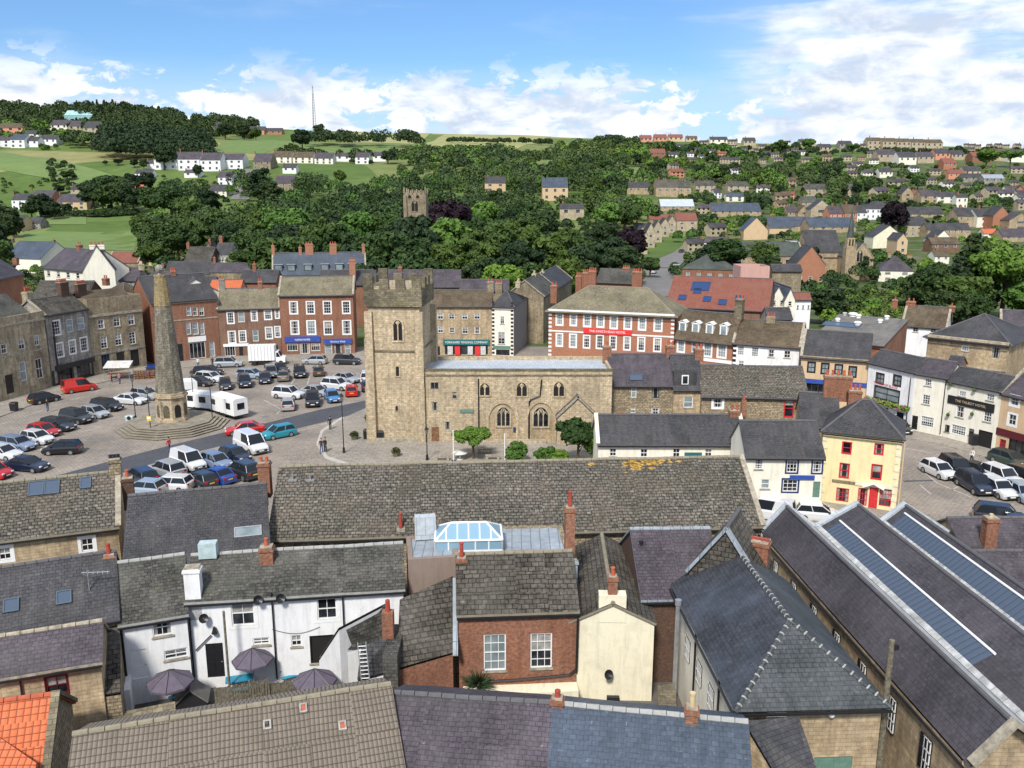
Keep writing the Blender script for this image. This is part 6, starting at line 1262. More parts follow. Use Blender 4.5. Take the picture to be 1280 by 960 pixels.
def lorry(r, f, label, boxcol='white_paint', cab='white_paint'):
    R_, F_ = hz(*r), hz(*f); c=(R_+F_)/2; e = empty('lorry', c, label, 'lorry'); e['_w'] = (0,0,0); e.rotation_euler=(0,0,math.atan2(F_.y-R_.y,F_.x-R_.x))
    m = MB(); m.abox(-2.9,1.4,-1.1,1.1,.85,3.3); m.build('cargo_box',boxcol,e); m = MB()
    for k in range(9): m.abox(-2.9+k*.53,-2.86+k*.53,-1.13,1.13,.85,3.32)
    m.build('box_rib','metal',e)
    m = MB(); S = [[Vector((x,-1.0,.5)),Vector((x,1.0,.5)),Vector((x,.95,zt)),Vector((x,-.95,zt))] for x,zt in ((1.5,2.3),(1.9,2.3),(2.35,1.45),(3.0,1.2))]; loft(m,S); m.build('cab',cab,e)
    m = MB(); m.poly([Vector((1.93,-.9,2.22)),Vector((1.93,.9,2.22)),Vector((2.36,.94,1.5)),Vector((2.36,-.94,1.5))]); 
    for s_ in (-1,1): m.poly([Vector((1.6,s_*1.0,1.4)),Vector((2.25,s_*1.0,1.45)),Vector((1.9,s_*.98,2.15)),Vector((1.6,s_*.98,2.15))])
    m.build('windscreen','car_glass',e).location.x += .02
    for x in (-2.0,2.3):
        for s_ in (-1,1): m = MB(); m.cyl((x,s_*.75,.4),(x,s_*1.03,.4),.4,n=14); m.build('wheel','tyre',e)
    m = MB(); m.abox(-2.9,2.6,-.5,.5,.45,.8); m.build('chassis','plastic_black',e); return e
lorry((313,456),(356,455),'white box lorry unloading before the brown brick terrace')
def trailer(r, f, h, label, win=True, Ln=None):
    R_, F_ = hz(*r), hz(*f); c=(R_+F_)/2; L_ = Ln or (F_-R_).length; e = empty('catering_trailer', c, label, 'trailer'); e['_w']=(0,0,0); e.rotation_euler=(0,0,math.atan2(F_.y-R_.y,F_.x-R_.x)); l=L_/2
    m = MB(); S=[[Vector((x,-1.05*k,.55)),Vector((x,1.05*k,.55)),Vector((x,1.05*k,h-.15)),Vector((x,.8*k,h)),Vector((x,-.8*k,h)),Vector((x,-1.05*k,h-.15))] for x,k in ((-l,.97),(-l+.1,1),(l-.1,1),(l,.97))]; loft(m,S); m.build('body','white_paint',e)
    m = MB(); m.abox(-l+.5,-l+1.4,-1.08,1.08,1.4,2.1); m.build('window','glass',e); m = MB(); m.abox(l-1.7,l-.7,-1.08,1.08,1.3,2.1); m.build('window','glass',e); m = MB(); m.abox(-l-.03,l+.03,-.5,.5,1.3,2.1); m.build('hatch','glass',e)
    for x in (-.5,.5):
        for s_ in (-1,1): m=MB(); m.cyl((x,s_*.8,.32),(x,s_*1.06,.32),.32,n=12); m.build('wheel','tyre',e)
    m = MB(); m.abox(-l,l,-1.07,1.07,.42,.58); m.build('skirt','plastic_black',e); return e
trailer((238,511),(270,514),2.5,'white catering trailer behind the monument steps'); trailer((272,515),(302,524),2.7,'white box trailer with a black end window right of the monument')
trailer((233,500),(240,507),3.2,'narrow white trailer tight against the column base',Ln=2.4)
# market stall with cream awning
c = hz(155,473,0); e = empty('market_stall',c,'market stall with a cream tilted awning in front of the brown stone house','stall'); m = MB(); m.slab([c+Vector((-2.4,-1.5,1.9)),c+Vector((1.4,-1.1,1.9)),c+Vector((1.4,.6,2.7)),c+Vector((-2.4,.3,2.7))],.06); m.build('awning','curtain',e)
for dx,dy,h_ in ((-2.3,-1.4,1.9),(1.3,-1.0,1.9),(1.3,.5,2.65),(-2.3,.2,2.65)): m = MB(); m.tube([c+Vector((dx,dy,0)),c+Vector((dx,dy,h_))],.04); m.build('leg','metal',e)
m = MB(); m.box(c+Vector((-2.2,-1.1,.8)),Vector((1,.1,0)),Vector((0,1,0)),Z,3.2,1.1,.08); m.build('table_top','timber',e)
for i in range(4):
    q = c+Vector((2.3+i*.75,-.6+i*.2,0)); k_ = empty('wooden_crate',q,['slatted wooden crate nearest the stall awning','slatted wooden crate second from the stall','slatted wooden crate third from the stall','slatted wooden crate furthest from the stall'][i],'crate','crates beside the market stall'); m=MB()
    for z_ in (0,.28,.56,.84,1.12): m.abox(q.x-.33,q.x+.33,q.y-.3,q.y-.27,z_,z_+.16); m.abox(q.x-.33,q.x+.33,q.y+.27,q.y+.3,z_,z_+.16); m.abox(q.x-.36,q.x-.33,q.y-.3,q.y+.3,z_,z_+.16); m.abox(q.x+.33,q.x+.36,q.y-.3,q.y+.3,z_,z_+.16)
    m.build('slats','timber',k_)
# lamps
plain('lamp_dim', (.16,.16,.15), .3)
def lamp(px, py, label, h=4.4, arms=False, z0=0):
    c = hz(px,py,z0); e = empty('street_lamp',c,label,'street lamp','black heritage street lamps'); m=MB(); m.cyl(c,c+Z*.7,.17,.12,n=8); m.cyl(c+Z*.7,c+Z*h,.06,.045,n=8); m.tube([c+Z*(h-.5)-Vector((.3,0,0)),c+Z*(h-.5)+Vector((.3,0,0))],.025); m.build('post','black_paint',e)
    m=MB(); m.cyl(c+Z*h,c+Z*(h+.5),.13,.24,n=6); m.build('lantern','lamp_dim',e); m=MB(); m.cyl(c+Z*(h+.5),c+Z*(h+.75),.27,.05,n=6); m.ball(c+Z*(h+.8),.06,n=6); m.build('cap','black_paint',e); return e
lamp(170,526,'black lamp post left of the monument steps',5.0); lamp(189,543,'black lamp post with a yellow notice in front of the monument steps',5.0); lamp(243,513,'black lamp post behind the monument by the trailers',4.6); lamp(266,530,'black lamp post on the right of the monument steps',5.0)
lamp(430,567,'tall black lamp post beside the couple on the pavement',6.0); lamp(534,576,'thin black post before the church door',3.0); lamp(1112,506,'black lamp post beside the flower pub',3.6) if False else None; lamp(755,574,'lamp standing left of the white long cottage',2.0)
c = hz(189,543,0); e = empty('notice_board',c+Vector((0,-.2,1.7)),'small yellow and white notice fixed to the lamp post at the steps','notice'); m=MB(); m.abox(c.x-.25,c.x+.25,c.y-.24,c.y-.2,1.7,2.3); m.build('board','plate_yellow',e); m=MB(); m.abox(c.x-.2,c.x+.2,c.y-.26,c.y-.242,1.95,2.2); m.build('panel','white_paint',e)
for px,py,h_,lb in ((567,577,3.4,'white banner pole in front of the church wall on the left'),(631,577,3.0,'white banner pole in front of the church wall on the right')):
    c = hz(px,py,.1); e = empty('banner_pole',c,lb,'pole','white banner poles'); m=MB(); m.cyl(c,c+Z*h_,.06,n=8); m.ball(c+Z*h_,.09,n=6); m.build('pole','white_paint',e); m=MB(); m.cyl(c,c+Z*.15,.25,n=10); m.build('base','navy_paint',e)
# people : one continuous body each
def person(px, py, label, top, legs, walk=.0, rz=0.0, hair='bark', z0=0.0):
    c = hz(px,py,z0); me = bpy.data.meshes.new('body'); bm = bmesh.new(); sk = bm.verts.layers.skin.verify()
    V = {}; s = walk
    J = {'pel':(0,0,.95,.13),'waist':(0,0,1.12,.115),'chest':(0,0,1.34,.145),'neck':(0,0,1.50,.055),'headl':(0,.01,1.60,.085),'head':(0,.01,1.70,.10),'crown':(0,0,1.77,.07),
     'hl':(.09,0,.90,.095),'kl':(.10,s*.5-.02,.50,.065),'al':(.10,s,.09,.045),'fl':(.11,s+.0+.14,.04,.04),'hr':(-.09,0,.90,.095),'kr':(-.10,-s*.3,.50,.065),'ar':(-.10,-s,.09,.045),'fr':(-.11,-s+.14,.04,.04),
     'sl':(.19,0,1.42,.06),'el':(.24,-s*.3,1.14,.045),'wl':(.24,-s*.3+.12,.90,.032),'ml':(.235,-s*.3+.15,.80,.03),'sr':(-.19,0,1.42,.06),'er':(-.24,s*.3,1.14,.045),'wr':(-.24,s*.3+.12,.90,.032),'mr':(-.235,s*.3+.15,.80,.03)}
    E_ = [('pel','waist'),('waist','chest'),('chest','neck'),('neck','headl'),('headl','head'),('head','crown'),('pel','hl'),('hl','kl'),('kl','al'),('al','fl'),('pel','hr'),('hr','kr'),('kr','ar'),('ar','fr'),('chest','sl'),('sl','el'),('el','wl'),('wl','ml'),('chest','sr'),('sr','er'),('er','wr'),('wr','mr')]
    for k,(x,y,z,r) in J.items(): V[k]=bm.verts.new((x,y,z))
    for a,b_ in E_: bm.edges.new((V[a],V[b_]))
    bm.verts.index_update()
    for k,(x,y,z,r) in J.items(): V[k][sk].radius=(r,r*(.72 if k in ('chest','waist','pel') else 1))
    V['pel'][sk].use_root=True; bm.to_mesh(me); bm.free()
    o = bpy.data.objects.new('tmp',me); C.objects.link(o); o.modifiers.new('s','SKIN'); o.modifiers.new('b','SUBSURF').levels=1
    dg = bpy.context.evaluated_depsgraph_get(); nm = bpy.data.meshes.new_from_object(o.evaluated_get(dg)); bpy.data.objects.remove(o)
    nm.materials.clear()
    for q in ('skin',top,legs,'plastic_black'): nm.materials.append(MATS[q])
    for p in nm.polygons:
        z = p.center.z; x = abs(p.center.x); p.material_index = 3 if z<.10 else 2 if z<.98 and x<.2 else 0 if z>1.49 or (z<.95 and x>=.2) else 1; p.use_smooth=True
    b_ = bpy.data.objects.new('person',nm); C.objects.link(b_); b_.location=c; b_.rotation_euler=(0,0,rz); tag(b_,label,'person'); 
    h_ = MB(); h_.ball((0,-.02,1.74),.108,n=10,sz=.85); ho = h_.build('hair',hair,smooth=True); ho.parent=b_
    return b_
plain('skin',(.50,.28,.20),.6); plain('cloth_red',(.45,.03,.03),.9); plain('denim',(.06,.09,.18),.9); plain('cloth_white',(.7,.7,.68),.9); plain('cloth_dark',(.02,.022,.028),.9); plain('cloth_pink',(.55,.25,.28),.9)
person(212,566,'person in a red top and jeans walking beside the dark road','cloth_red','denim',.2,1.2,'cloth_dark'); person(402,567,'person in dark jacket with the couple on the pale kerb, on the left','cloth_dark','denim',.1,3.0)
person(407,566,'person in a dark coat with the couple on the pale kerb, on the right','cloth_dark','cloth_dark',.05,2.6,'cloth_dark'); person(422,568,'person beside the tall lamp post','cloth_dark','denim',.1,.3) if False else None
person(413,538,'person in black walking at the road edge above the couple','cloth_dark','cloth_dark',.15,.5,'cloth_dark'); person(1214,580,'person in a white shirt crossing the right-hand square','cloth_white','cloth_dark',.1,2.0); person(1195,675,'person in a white top behind the market hall, standing left','cloth_white','cloth_dark',.05,.4,'cloth_dark'); person(1199,674,'person in a pale top behind the market hall, standing right','cloth_pink','denim',.05,3.4)
person(60,515,'person in dark clothes walking on the pavement below the bank building','cloth_dark','denim',.15,.8,'cloth_dark',.1); person(140,478,'person in red beside the market stall','cloth_red','cloth_dark',.1,2.,'cloth_dark'); person(150,480,'person in a pale top beside the market stall','cloth_pink','denim',.05,1.); person(470,575,'person sitting-height near the flower tub in white','cloth_white','denim',.1,1.2) if False else None
person(248,460,'person in white at the cafe tables before the brick shop','cloth_white','denim',.05,.4,z0=.1); person(279,500,'person in a dark coat behind the trailers','cloth_dark','denim',.1,1.4,'cloth_dark'); person(266,459,'person in black standing behind the silver people carrier','cloth_dark','cloth_dark',.05,3.)
# planters, bins, tables by the tower
def planter(px, py, label, r=.45, z0=.1):
    c = hz(px,py,z0); e = empty('flower_planter',c,label,'planter','planters round the church'); m=MB(); m.cyl(c,c+Z*.45,r*.75,r,n=12); m.build('tub','old_timber',e); m=MB(); rr=random.Random(int(px))
    for k in range(220):
        a=Vector((rr.gauss(0,1),rr.gauss(0,1),abs(rr.gauss(0,1)))).normalized(); q=c+Z*.45+a*r*1.15*rr.uniform(.6,1); t_=Vector((rr.gauss(0,1),rr.gauss(0,1),rr.gauss(0,1))).normalized(); v_=t_.orthogonal().normalized(); m.poly([q-t_*.08-v_*.06,q+t_*.08-v_*.06,q+t_*.08+v_*.06,q-t_*.08+v_*.06], 1 if rr.random()<.12 else 0)
    m.build('foliage',['leaf','flowers'],e)
planter(443,549,'tub of shrubs left of the church tower by the litter bins'); planter(515-20,570,'round flower tub alone on the paving before the church tower'); planter(462,527,'clipped shrub tub against the tower corner',.6)
def box_thing(name, px, py, w, d, h, mat, label, cat, z0=.1, lid=None):
    c = hz(px,py,z0); e = empty(name,c,label,cat); m=MB(); S=[[Vector((c.x-w/2*k,c.y-d/2*k,z)),Vector((c.x+w/2*k,c.y-d/2*k,z)),Vector((c.x+w/2*k,c.y+d/2*k,z)),Vector((c.x-w/2*k,c.y+d/2*k,z))] for z,k in ((c.z,.88),(c.z+h*.85,1),(c.z+h*.86,1.06),(c.z+h,.9))]; loft(m,S); m.build('body',mat,e); m=MB(); m.cyl((c.x,c.y-d*.54,c.z+h*.68),(c.x,c.y-d*.45,c.z+h*.68),w*.25,n=10); m.build('slot','dark_inside',e); return e
box_thing('litter_bin',459,548,.8,.7,1.1,'black_paint','black litter bin left of the church tower','litter bin'); box_thing('litter_bin',476,550,.7,.7,1.15,'black_paint','black litter bin against the tower base','litter bin'); box_thing('litter_bin',18,513,.8,.8,1.1,'black_paint','black litter bin before the bank building','litter bin',.12); box_thing('litter_bin',1216.5,556,.8,.8,1.3,'black_paint','dark bin beside the carriage entrance','litter bin',.12)
box_thing('litter_bin',163,527,1.0,.7,.8,'grey_box','grey cabinet at the left of the monument steps','cabinet',0)
for px,py,lb in ((553,575,'stone bench left of the white canopy'),(616,574,'stone bench by the small tree'),(606,566,'bench against the church wall near the small tree')):
    c = hz(px,py,.1); e = empty('stone_bench',c,lb,'bench','benches before the church'); m=MB(); m.abox(c.x-.8,c.x+.8,c.y-.22,c.y+.22,c.z+.38,c.z+.48); m.build('seat','coping',e)
    for s_ in (-.6,.6): m=MB(); m.abox(c.x+s_-.12,c.x+s_+.12,c.y-.18,c.y+.18,c.z,c.z+.38); m.build('leg','coping',e)
c = hz(575,574,.1); e = empty('garden_table',c,'white table standing before the church wall','table'); m=MB(); m.cyl(c+Z*.7,c+Z*.76,.8,n=14); m.build('table_top','white_paint',e); m=MB(); m.cyl(c,c+Z*.7,.06); m.cyl(c,c+Z*.05,.35,n=10); m.build('pedestal','white_paint',e)
# ------------------------------------------------------------------ middle distance and far houses
ST['far'] = ('white_paint',(1,2),None,'glass'); ST['farw'] = ('white_paint',(2,1),None,'glass_pale')
PROT = []
def MH(x0,y0,x1,y1,yr,yb,D,wall,roof,label,kind='gable',cat='house',wins=0,rows=1,pitch=36,chims=(),name=None,depth=None,dr=0,cmat='brick',ridge='ridge_dark',cop=(0,0),group=None,st='far',wy=None):
    """eave line (x0,y0)-(x1,y1), ridge y, foot y, forward distance of the left corner (right corner = D+dr)"""
    if 178 <= D < 400 and yb <= 372: D = hit((x0+x1)/2,yb,160).y
    A = hy(x0,y0,D); B_ = hy(x1,y1,D+dr); ze = A.z
    # make the right corner level with the left one: march along its ray
    d = ray(x1,y1); 
    if abs(d[2]) > .02 and dr is None: k = (ze-CH)/d[2]; B_ = Vector((d[0]*k,d[1]*k,ze))
    base = hy(x0,yb,D).z; op = []; zd = max(0,base-H((A.x+B_.x)/2,(A.y+B_.y)/2+2))
    for r in range(rows):
        for i in range(wins):
            t = (i+.5)/wins; px = x0+(x1-x0)*t; ye = y0+(y1-y0)*t; hh = (yb-y0); yc = ye+hh*(.22+r*(.5 if rows > 1 else .5)) if wy is None else ye+wy
            w_ = max(1.2,(x1-x0)/wins*.17); h_ = max(1.3, hh*.11 if rows > 1 else hh*.14); op.append((px-w_,yc-h_,px+w_,yc+h_,st))
    if D >= 175: PROT.append((x0,x1,yr,yb,D))
    name = name or {'building':'building','outbuilding':'outbuilding'}.get(cat,'house')
    b = Bld(name,label,cat,P=(A,B_),ze=ze,base=base,ry=yr,kind=kind,pitch=pitch,wall=wall,roof=roof,op=op,depth=depth,ridge=ridge,cop=cop,group=group,gutter=D<260,zdrop=zd)
    for c_ in chims: b.chim(c_[0],c_[1],c_[2] if len(c_)>2 else .9,.8,c_[3] if len(c_)>3 else 2,cmat,at=c_[4] if len(c_) > 4 else None)
    return b
# beyond the west side
MH(54.5,334,103,338,312,366,172,'cream_white','slate_purple','cream house with a tall white gable and purple slate roof above the west side',wins=4,rows=2,chims=((99,306,1.2),),dr=-8)
MH(103,338,143,336,307,372,164,'cream_white','slate_purple','broad white gable with central chimney stack on the west side',kind='gfront',depth=7,chims=((121,306,2.6,4,.8),),cmat='cream_white',dr=2)
MH(4,322,51,328,302,340,196,'cream_white','slate_blue','cream walled house with blue-grey slate roof by the playing field',chims=((67,300,1.0),(16,298,.8)),cmat='weathered',dr=-6)
MH(-20,318,3,322,309,334,205,'ashlar_grey','slate_purple','slate roofed house at the left edge beyond the west side')
MH(-10,350,28,338,325,380,150,'brick','slate_purple','brick house with purple roof at the left edge behind the bank building',dr=12,chims=((20,330,1.0,2),))
MH(40,372,108,368,352,390,141,'brick_dark','stone_slate_dark','low dark roofed range with large brick stacks behind the west side',chims=((76,353,1.6,4),(101,356,1.6,4)))
MH(108,378,153,384,354,392,146,'cream_white','brown_slate','brown hipped roof tucked behind the brown stone house',kind='hip',chims=((132,348,1.0,2),),dr=-4)
MH(135,328,172,328,315,345,190,'brown_stone','red_tile','reddish tiled house left of the dark trees',cop=(1,1))
MH(144,350,172,352,335,365,170,'ashlar_grey','slate_purple','purple slate roof with a small dormer by the cream gable',chims=((146,345,.7,1),))
MH(205,342,262,340,327,352,185,'brown_stone','slate','long grey slate range beneath the dark trees on the left',chims=((204,333,.9,1),)); MH(262,340,320,341,329,352,185,'brown_stone','slate_purple','grey slate range continuing right beneath the dark trees',chims=((268,322,.8,1),))
MH(229,330,262,330,309,345,205,'brick_dark','stone_slate_dark','dark brown roofed brick house in front of the valley trees',chims=((235,304,1.0,2),)); MH(268,318,288,320,304,342,205,'half_timbered','slate','half-timbered house with steep gable in front of the trees',wins=3,rows=3,chims=((276,296,1.2,3),)) 
MH(254,316,268,318,303,340,206,'brick','slate','brick gable end beside the half-timbered house',kind='gfront',depth=6,chims=((262,299,.8,1,1),))
MH(229,372,262,370,346,380,163,'brick','slate','slate roof with two chimneys behind the brick shop',chims=((242,349,.8,1),)); MH(262,361,300,360,350,372,164,'salmon','pantile_orange','orange rendered dormer among roofs behind the brown brick terrace')
MH(0+209,360,229,360,345,372,158,'white','slate','white lift housing above the roofs behind the column',kind='flat',depth=3)
MH(300,352,345,352,338,362,175,'brick','slate','slate range left of the attic-dormered building',chims=((318,330,.7,1),))
MH(470,358,575,358,338,372,170,'brown_stone','slate_purple','long purple slate roof behind the church tower',chims=((500,334,.8,1),)); MH(575,363,636,363,350,374,168,'brown_stone','slate_purple','second purple slate roof right of the longer one'); MH(484,356,496,357,340,362,174,'white','slate','tiny white gable above the purple roofs',kind='gfront',depth=3)
# right of hotel
b = MH(832,383,960,388,347,396,150,'brick_brown','red_tile','wide building with red tile roof and blue solar panels behind the dormered house',pitch=30,dr=-6)
for q in ((876,358),(872,364),(853,372),(884,374),(903,378),(924,373)): b.rooflight(q[0],q[1],3.2 if q[0]==876 else 1.4,2.6 if q[0] == 876 else 1.5,'solar','navy_paint')
b.chim(915,372,.8,1,'buff_clay') if False else None
b = MH(853,336,921,339,318.5,350,182,'brick','green_slate','brick building with a grey hipped roof beside the street',kind='hip',cat='building',wins=5,pitch=30,wy=6,st='farw',dr=-5); b.chim(895,309,2.6,.9,3,'pale_stone','buff_clay')
b = MH(905,320,1004,323,303,346,200,'tan','green_slate','long stone building with a green-grey slate roof',cat='building',wins=3,cop=(1,1)); b.chim(893,312,1.2,.9,2,'tan')
MH(926,336,962,340,330,351,172,'pink','tarred','low pink rendered block with flat roof',kind='flat',depth=6,cat='building'); MH(966,338,1002,342,331,352,174,'brown_stone','slate','dark low shed before the orange gable',cat='outbuilding')
MH(976,320,997,321,314,338,186,'salmon','lead','small salmon pink rendered house',kind='flat',depth=5,wins=1); MH(994,331,1032,333,308,352,178,'brick_orange','slate','big plain orange brick gable',kind='gfront',depth=9,wins=3,wy=16)
MH(1030,322,1050,323,309,345,190,'tan','slate','stone house with a grey roof between orange gable and church',wins=2,rows=2); MH(985,309,1012,309,301,325,215,'ashlar_grey','lead','small lead-roofed house near the church',cop=(1,1))
MH(964,373,981,373,358,398,158,'cream_white','slate_blue','white gabled house, left of the matching pair',kind='gfront',depth=10,wins=2,rows=2); MH(981,374,994,374,360,399,157,'cream_white','slate_blue','white gabled house, right of the matching pair',kind='gfront',depth=10,wins=1,rows=2)
MH(944,387,964,385,372,400,154,'cream_white','red_tile','low cream house beside the white gables'); MH(994,374,1014,374,366,391,160,'white','red_tile','white house with a red roof and black windows',wins=3,wy=10,st='far')
MH(960,398,990,400,385,408,140,'ashlar_grey','slate','slate roof below the white gables')
# church with spire
b = MH(1064,322,1092,323,305,344,205,'tan','green_slate','Gothic stone church front with a tall pointed window',kind='gfront',name='gothic_church',cat='church',depth=16,cop=(1,1)) if False else Bld('gothic_church','Gothic stone church front with a tall pointed window and small side windows','church',P=(hy(1064,322,288),hy(1092,323,288)),ze=hy(1064,322,288).z,base=hy(1064,344,288).z,ry=304.5,kind='gfront',wall='tan',roof='green_slate',depth=16,cop=(1,1),cope='pale_stone')
archwin(b,1071,313,1078,327,'pale_stone','glass',2,.25,.15); archwin(b,1067,333,1070,340,'pale_stone','glass',1,.15,.1); archwin(b,1073,334,1078,343,'pale_stone','timber',1,.25,.12); archwin(b,1083,333,1086,340,'pale_stone','glass',1,.15,.1)
sx = hy(1059,343,285); zt1 = hy(1059,297,285).z; zt2 = hy(1059,261,285).z; e = empty('church_spire',(sx.x,sx.y,sx.z-1),'slender stone belfry turret with a pointed grey spire beside the Gothic church','spire'); m = MB()
m.abox(sx.x-1.5,sx.x+1.5,sx.y-1.5,sx.y+1.5,sx.z-1.5,zt1-3); m.abox(sx.x-1.2,sx.x+1.2,sx.y-1.2,sx.y+1.2,zt1-3,zt1)
for dx in (-1.6,1.25): m.abox(sx.x+dx,sx.x+dx+.35,sx.y-1.8,sx.y-1.3,sx.z-1,zt1-2)
m.build('turret','tan',e); m = MB(); 
for dx in (-.5,.5): m.abox(sx.x+dx-.22,sx.x+dx+.22,sx.y-1.26,sx.y-1.15,zt1-2.6,zt1-.5)
m.build('belfry_opening','dark_inside',e); m = MB(); m.cyl((sx.x,sx.y,zt1),(sx.x,sx.y,zt2),1.3,.06,n=8); m.build('spire_cone','green_slate',e)
b = MH(1099,338,1142,339,320,352,190,'cream_white','slate_purple','cream villa with a hipped slate roof and two chimney stacks',kind='hip',wins=2,rows=2,chims=((1112,317,1.0,2),(1137,320,1.6,4)),cmat='buff_stone',dr=-3,pitch=34)
MH(1010,315,1052,318,288,345,235,'tan','slate','large stone church hall with a grey roof left of the spire',cat='building',chims=(),pitch=44)
FARG = 'houses of the eastern town'
def FH(x0,x1,yb,yt,D,wall,roof,label,kind='gable',wins=2,rows=2,ef=.58,ch=1,group=FARG,pitch=32,dr=0,cat='house'):
    ye = yb-(yb-yt)*ef
    if D >= 400:
        D2 = hit((x0+x1)/2,yb,300).y
        D = D2
    c_ = ((x0+(x1-x0)*.12,yt-(yb-yt)*.16,.9,1),)*ch if kind != 'gfront' else ()
    return MH(x0,ye,x1,ye,yt,yb,D,wall,roof,label,kind=kind,wins=wins,rows=rows,pitch=pitch,chims=c_,group=group,dr=dr,cat=cat,depth=None if kind != 'gfront' else 10)
# eastern town, front to back
FH(1012,1070,291,272,300,'tan','slate_blue','long blue-grey roof behind the Gothic church hall',wins=5,rows=1,ef=.4,pitch=30,ch=0,cat='building'); FH(960,1012,290,271,305,'tan','slate_blue','blue-grey roofed range by the round tree',wins=4,rows=1,ef=.4,ch=0,cat='building')
FH(1038,1056,280,258,340,'salmon','slate_purple','salmon coloured house with purple roof',wins=3); FH(1056,1072,280,256,345,'brick_orange','brown_slate','tall brick house beside the white villa',wins=2); FH(985,998,275,258,345,'tan','slate_purple','pair of stone houses with purple roof near the round tree'); FH(998,1012,275,257,345,'tan','brown_slate','stone gable near the round tree',kind='gfront',wins=1)
FH(1014,1040,276,250,360,'pale_stone','slate','pale stone gable with a slate roof left of the salmon house',kind='gfront',wins=1); FH(1003,1022,262,246,380,'tan','green_slate','green-grey roofed house above the stone gables')
FH(1082,1120,274,252,350,'white','slate','grand white villa with rows of windows',kind='hip',wins=6,rows=2,ch=2); FH(1070,1084,278,257,345,'white','slate','smaller white house with a dark tree before it',wins=2)
FH(1092,1130,310,282,285,'cream','slate','yellow-cream gabled building below the white villa',kind='gfront',wins=0,ef=.5,cat='building'); FH(1122,1135,318,292,270,'ochre','slate','narrow buff gable right of the cream building',kind='gfront',wins=1,ef=.7)
FH(1130,1160,296,271,330,'pale_stone','slate','tall stone terrace with dormers above the white gable',wins=4,rows=2,ch=2); FH(1160,1214,298,279,335,'tan','slate','lower stone terrace right of the tall one',wins=7,rows=1,ch=2); FH(1168,1190,306,288,290,'cream_white','slate','white gabled bungalow below the lower terrace',kind='gfront',wins=0,ef=.4)
FH(1165,1200,316,297,280,'brick_brown','brown_slate','brown roofed brick house behind the conifers',wins=3,rows=1); FH(1169,1187,330,313,255,'cream_white','brown_slate','cream cottage left of the dark conifer',wins=2,rows=1); FH(1230,1248,297,286,320,'cream_white','pantile_orange','cream cottage with a vivid orange roof at the right',wins=1,rows=1,ef=.45)
FH(1254,1295,302,286,300,'tan','slate_purple','long purple-roofed house at the right edge',wins=3,rows=1,ef=.4); FH(1198,1222,284,260,360,'tan','slate','stone house with bay windows below the hillside trees',wins=3,rows=2); FH(1222,1240,284,261,358,'cream_white','slate','pale half of the stone house pair',wins=1,rows=2); FH(1242,1262,286,258,350,'brick_orange','slate','tall brick chimney gable at the right',kind='gfront',wins=0,ef=.6); FH(1262,1290,288,266,345,'tan','slate_purple','clustered stone gables at the right edge',kind='gfront',wins=1)
FH(1196,1210,262,243,430,'cream_white','slate','tall cream house end above the stone pair',wins=2,rows=3,ef=.8); FH(1172,1196,254,240,450,'cream_white','slate','cream and slate house left of the tall cream one'); FH(1152,1174,254,238,470,'tan','slate_purple','purple-grey roofed house on the hillside',wins=2); FH(1128,1142,252,234,470,'tan','slate','grey gable by the copper tree',kind='gfront',wins=1); FH(1140,1153,245,238,480,'brick','red_tile','small red-roofed building on the hillside',wins=1,rows=1,ef=.4)
FH(1120,1180,272,259,360,'tan','slate','long low slate roof with little white dormers',wins=5,rows=1,ef=.35,ch=0)
FH(930,960,300,272,330,'ochre','slate_blue','buff chapel gable with blue slate roof beside the big trees',kind='gfront',wins=0,ef=.45,cat='chapel'); FH(962,990,292,272,332,'ochre','slate_blue','blue slate wing of the buff chapel',wins=0,ef=.35,cat='chapel')
FH(890,952,271,254,390,'tan','slate_blue','long stone house with bright blue slate roof and five chimneys',wins=7,rows=1,ef=.42,ch=1); FH(826,868,264,249,430,'tan','lead_white','long house with a pale shiny roof',wins=4,rows=1,ef=.4,ch=0); FH(820,848,246,225,520,'tan','stone_slate','stone terrace with dormers, left half',wins=3,rows=1); FH(848,864,246,226,520,'tan','slate_old','stone terrace with dormers, right half',wins=2,rows=1)
FH(870,894,240,226,560,'pale_stone','slate_old','square stone house left of the dark wood',wins=3,rows=2); FH(910,936,240,227,560,'pale_stone','slate_old','square stone house beneath the dark wood',wins=3,rows=2); FH(893,902,248,236,530,'white','slate','small white house between the square stone ones'); FH(908,930,252,241,500,'cream_white','slate_blue','cream house with blue roof below the wood'); FH(784,812,243,228,560,'tan','slate','stone houses left of the terrace',wins=3,rows=1)
FH(1008,1034,245,230,560,'pale_stone','slate_old','pale stone house among dark trees, left one',wins=3); FH(1052,1076,246,230,560,'pale_stone','slate_old','pale stone house among dark trees, right one',wins=3)
for i,(x0,x1,yb,yt,D) in enumerate(((796,808,318,283,290),(808,817,310,279,305),(817,826,303,276,322),(826,835,296,273,340),(835,843,291,270,358))):
    FH(x0,x1+2,yb,yt,D,'pale_stone',['slate_old','slate','slate_old','slate','brown_slate'][i],['nearest house of the stepped Victorian terrace','second house of the stepped Victorian terrace','middle house of the stepped Victorian terrace','fourth house of the stepped Victorian terrace','last house of the stepped Victorian terrace'][i],kind='gfront',wins=1,rows=2,ef=.66,group='stepped Victorian terrace')
FH(812,846,283,268,385,'tan','red_tile','red tiled house at the top of the Victorian terrace',wins=3,rows=1); FH(846,872,289,266,370,'pale_stone','red_tile','red tiled stone villa near the street',wins=2,rows=2); FH(794,812,296,279,350,'tan','slate','slate house left of the red tiled roofs',wins=1)
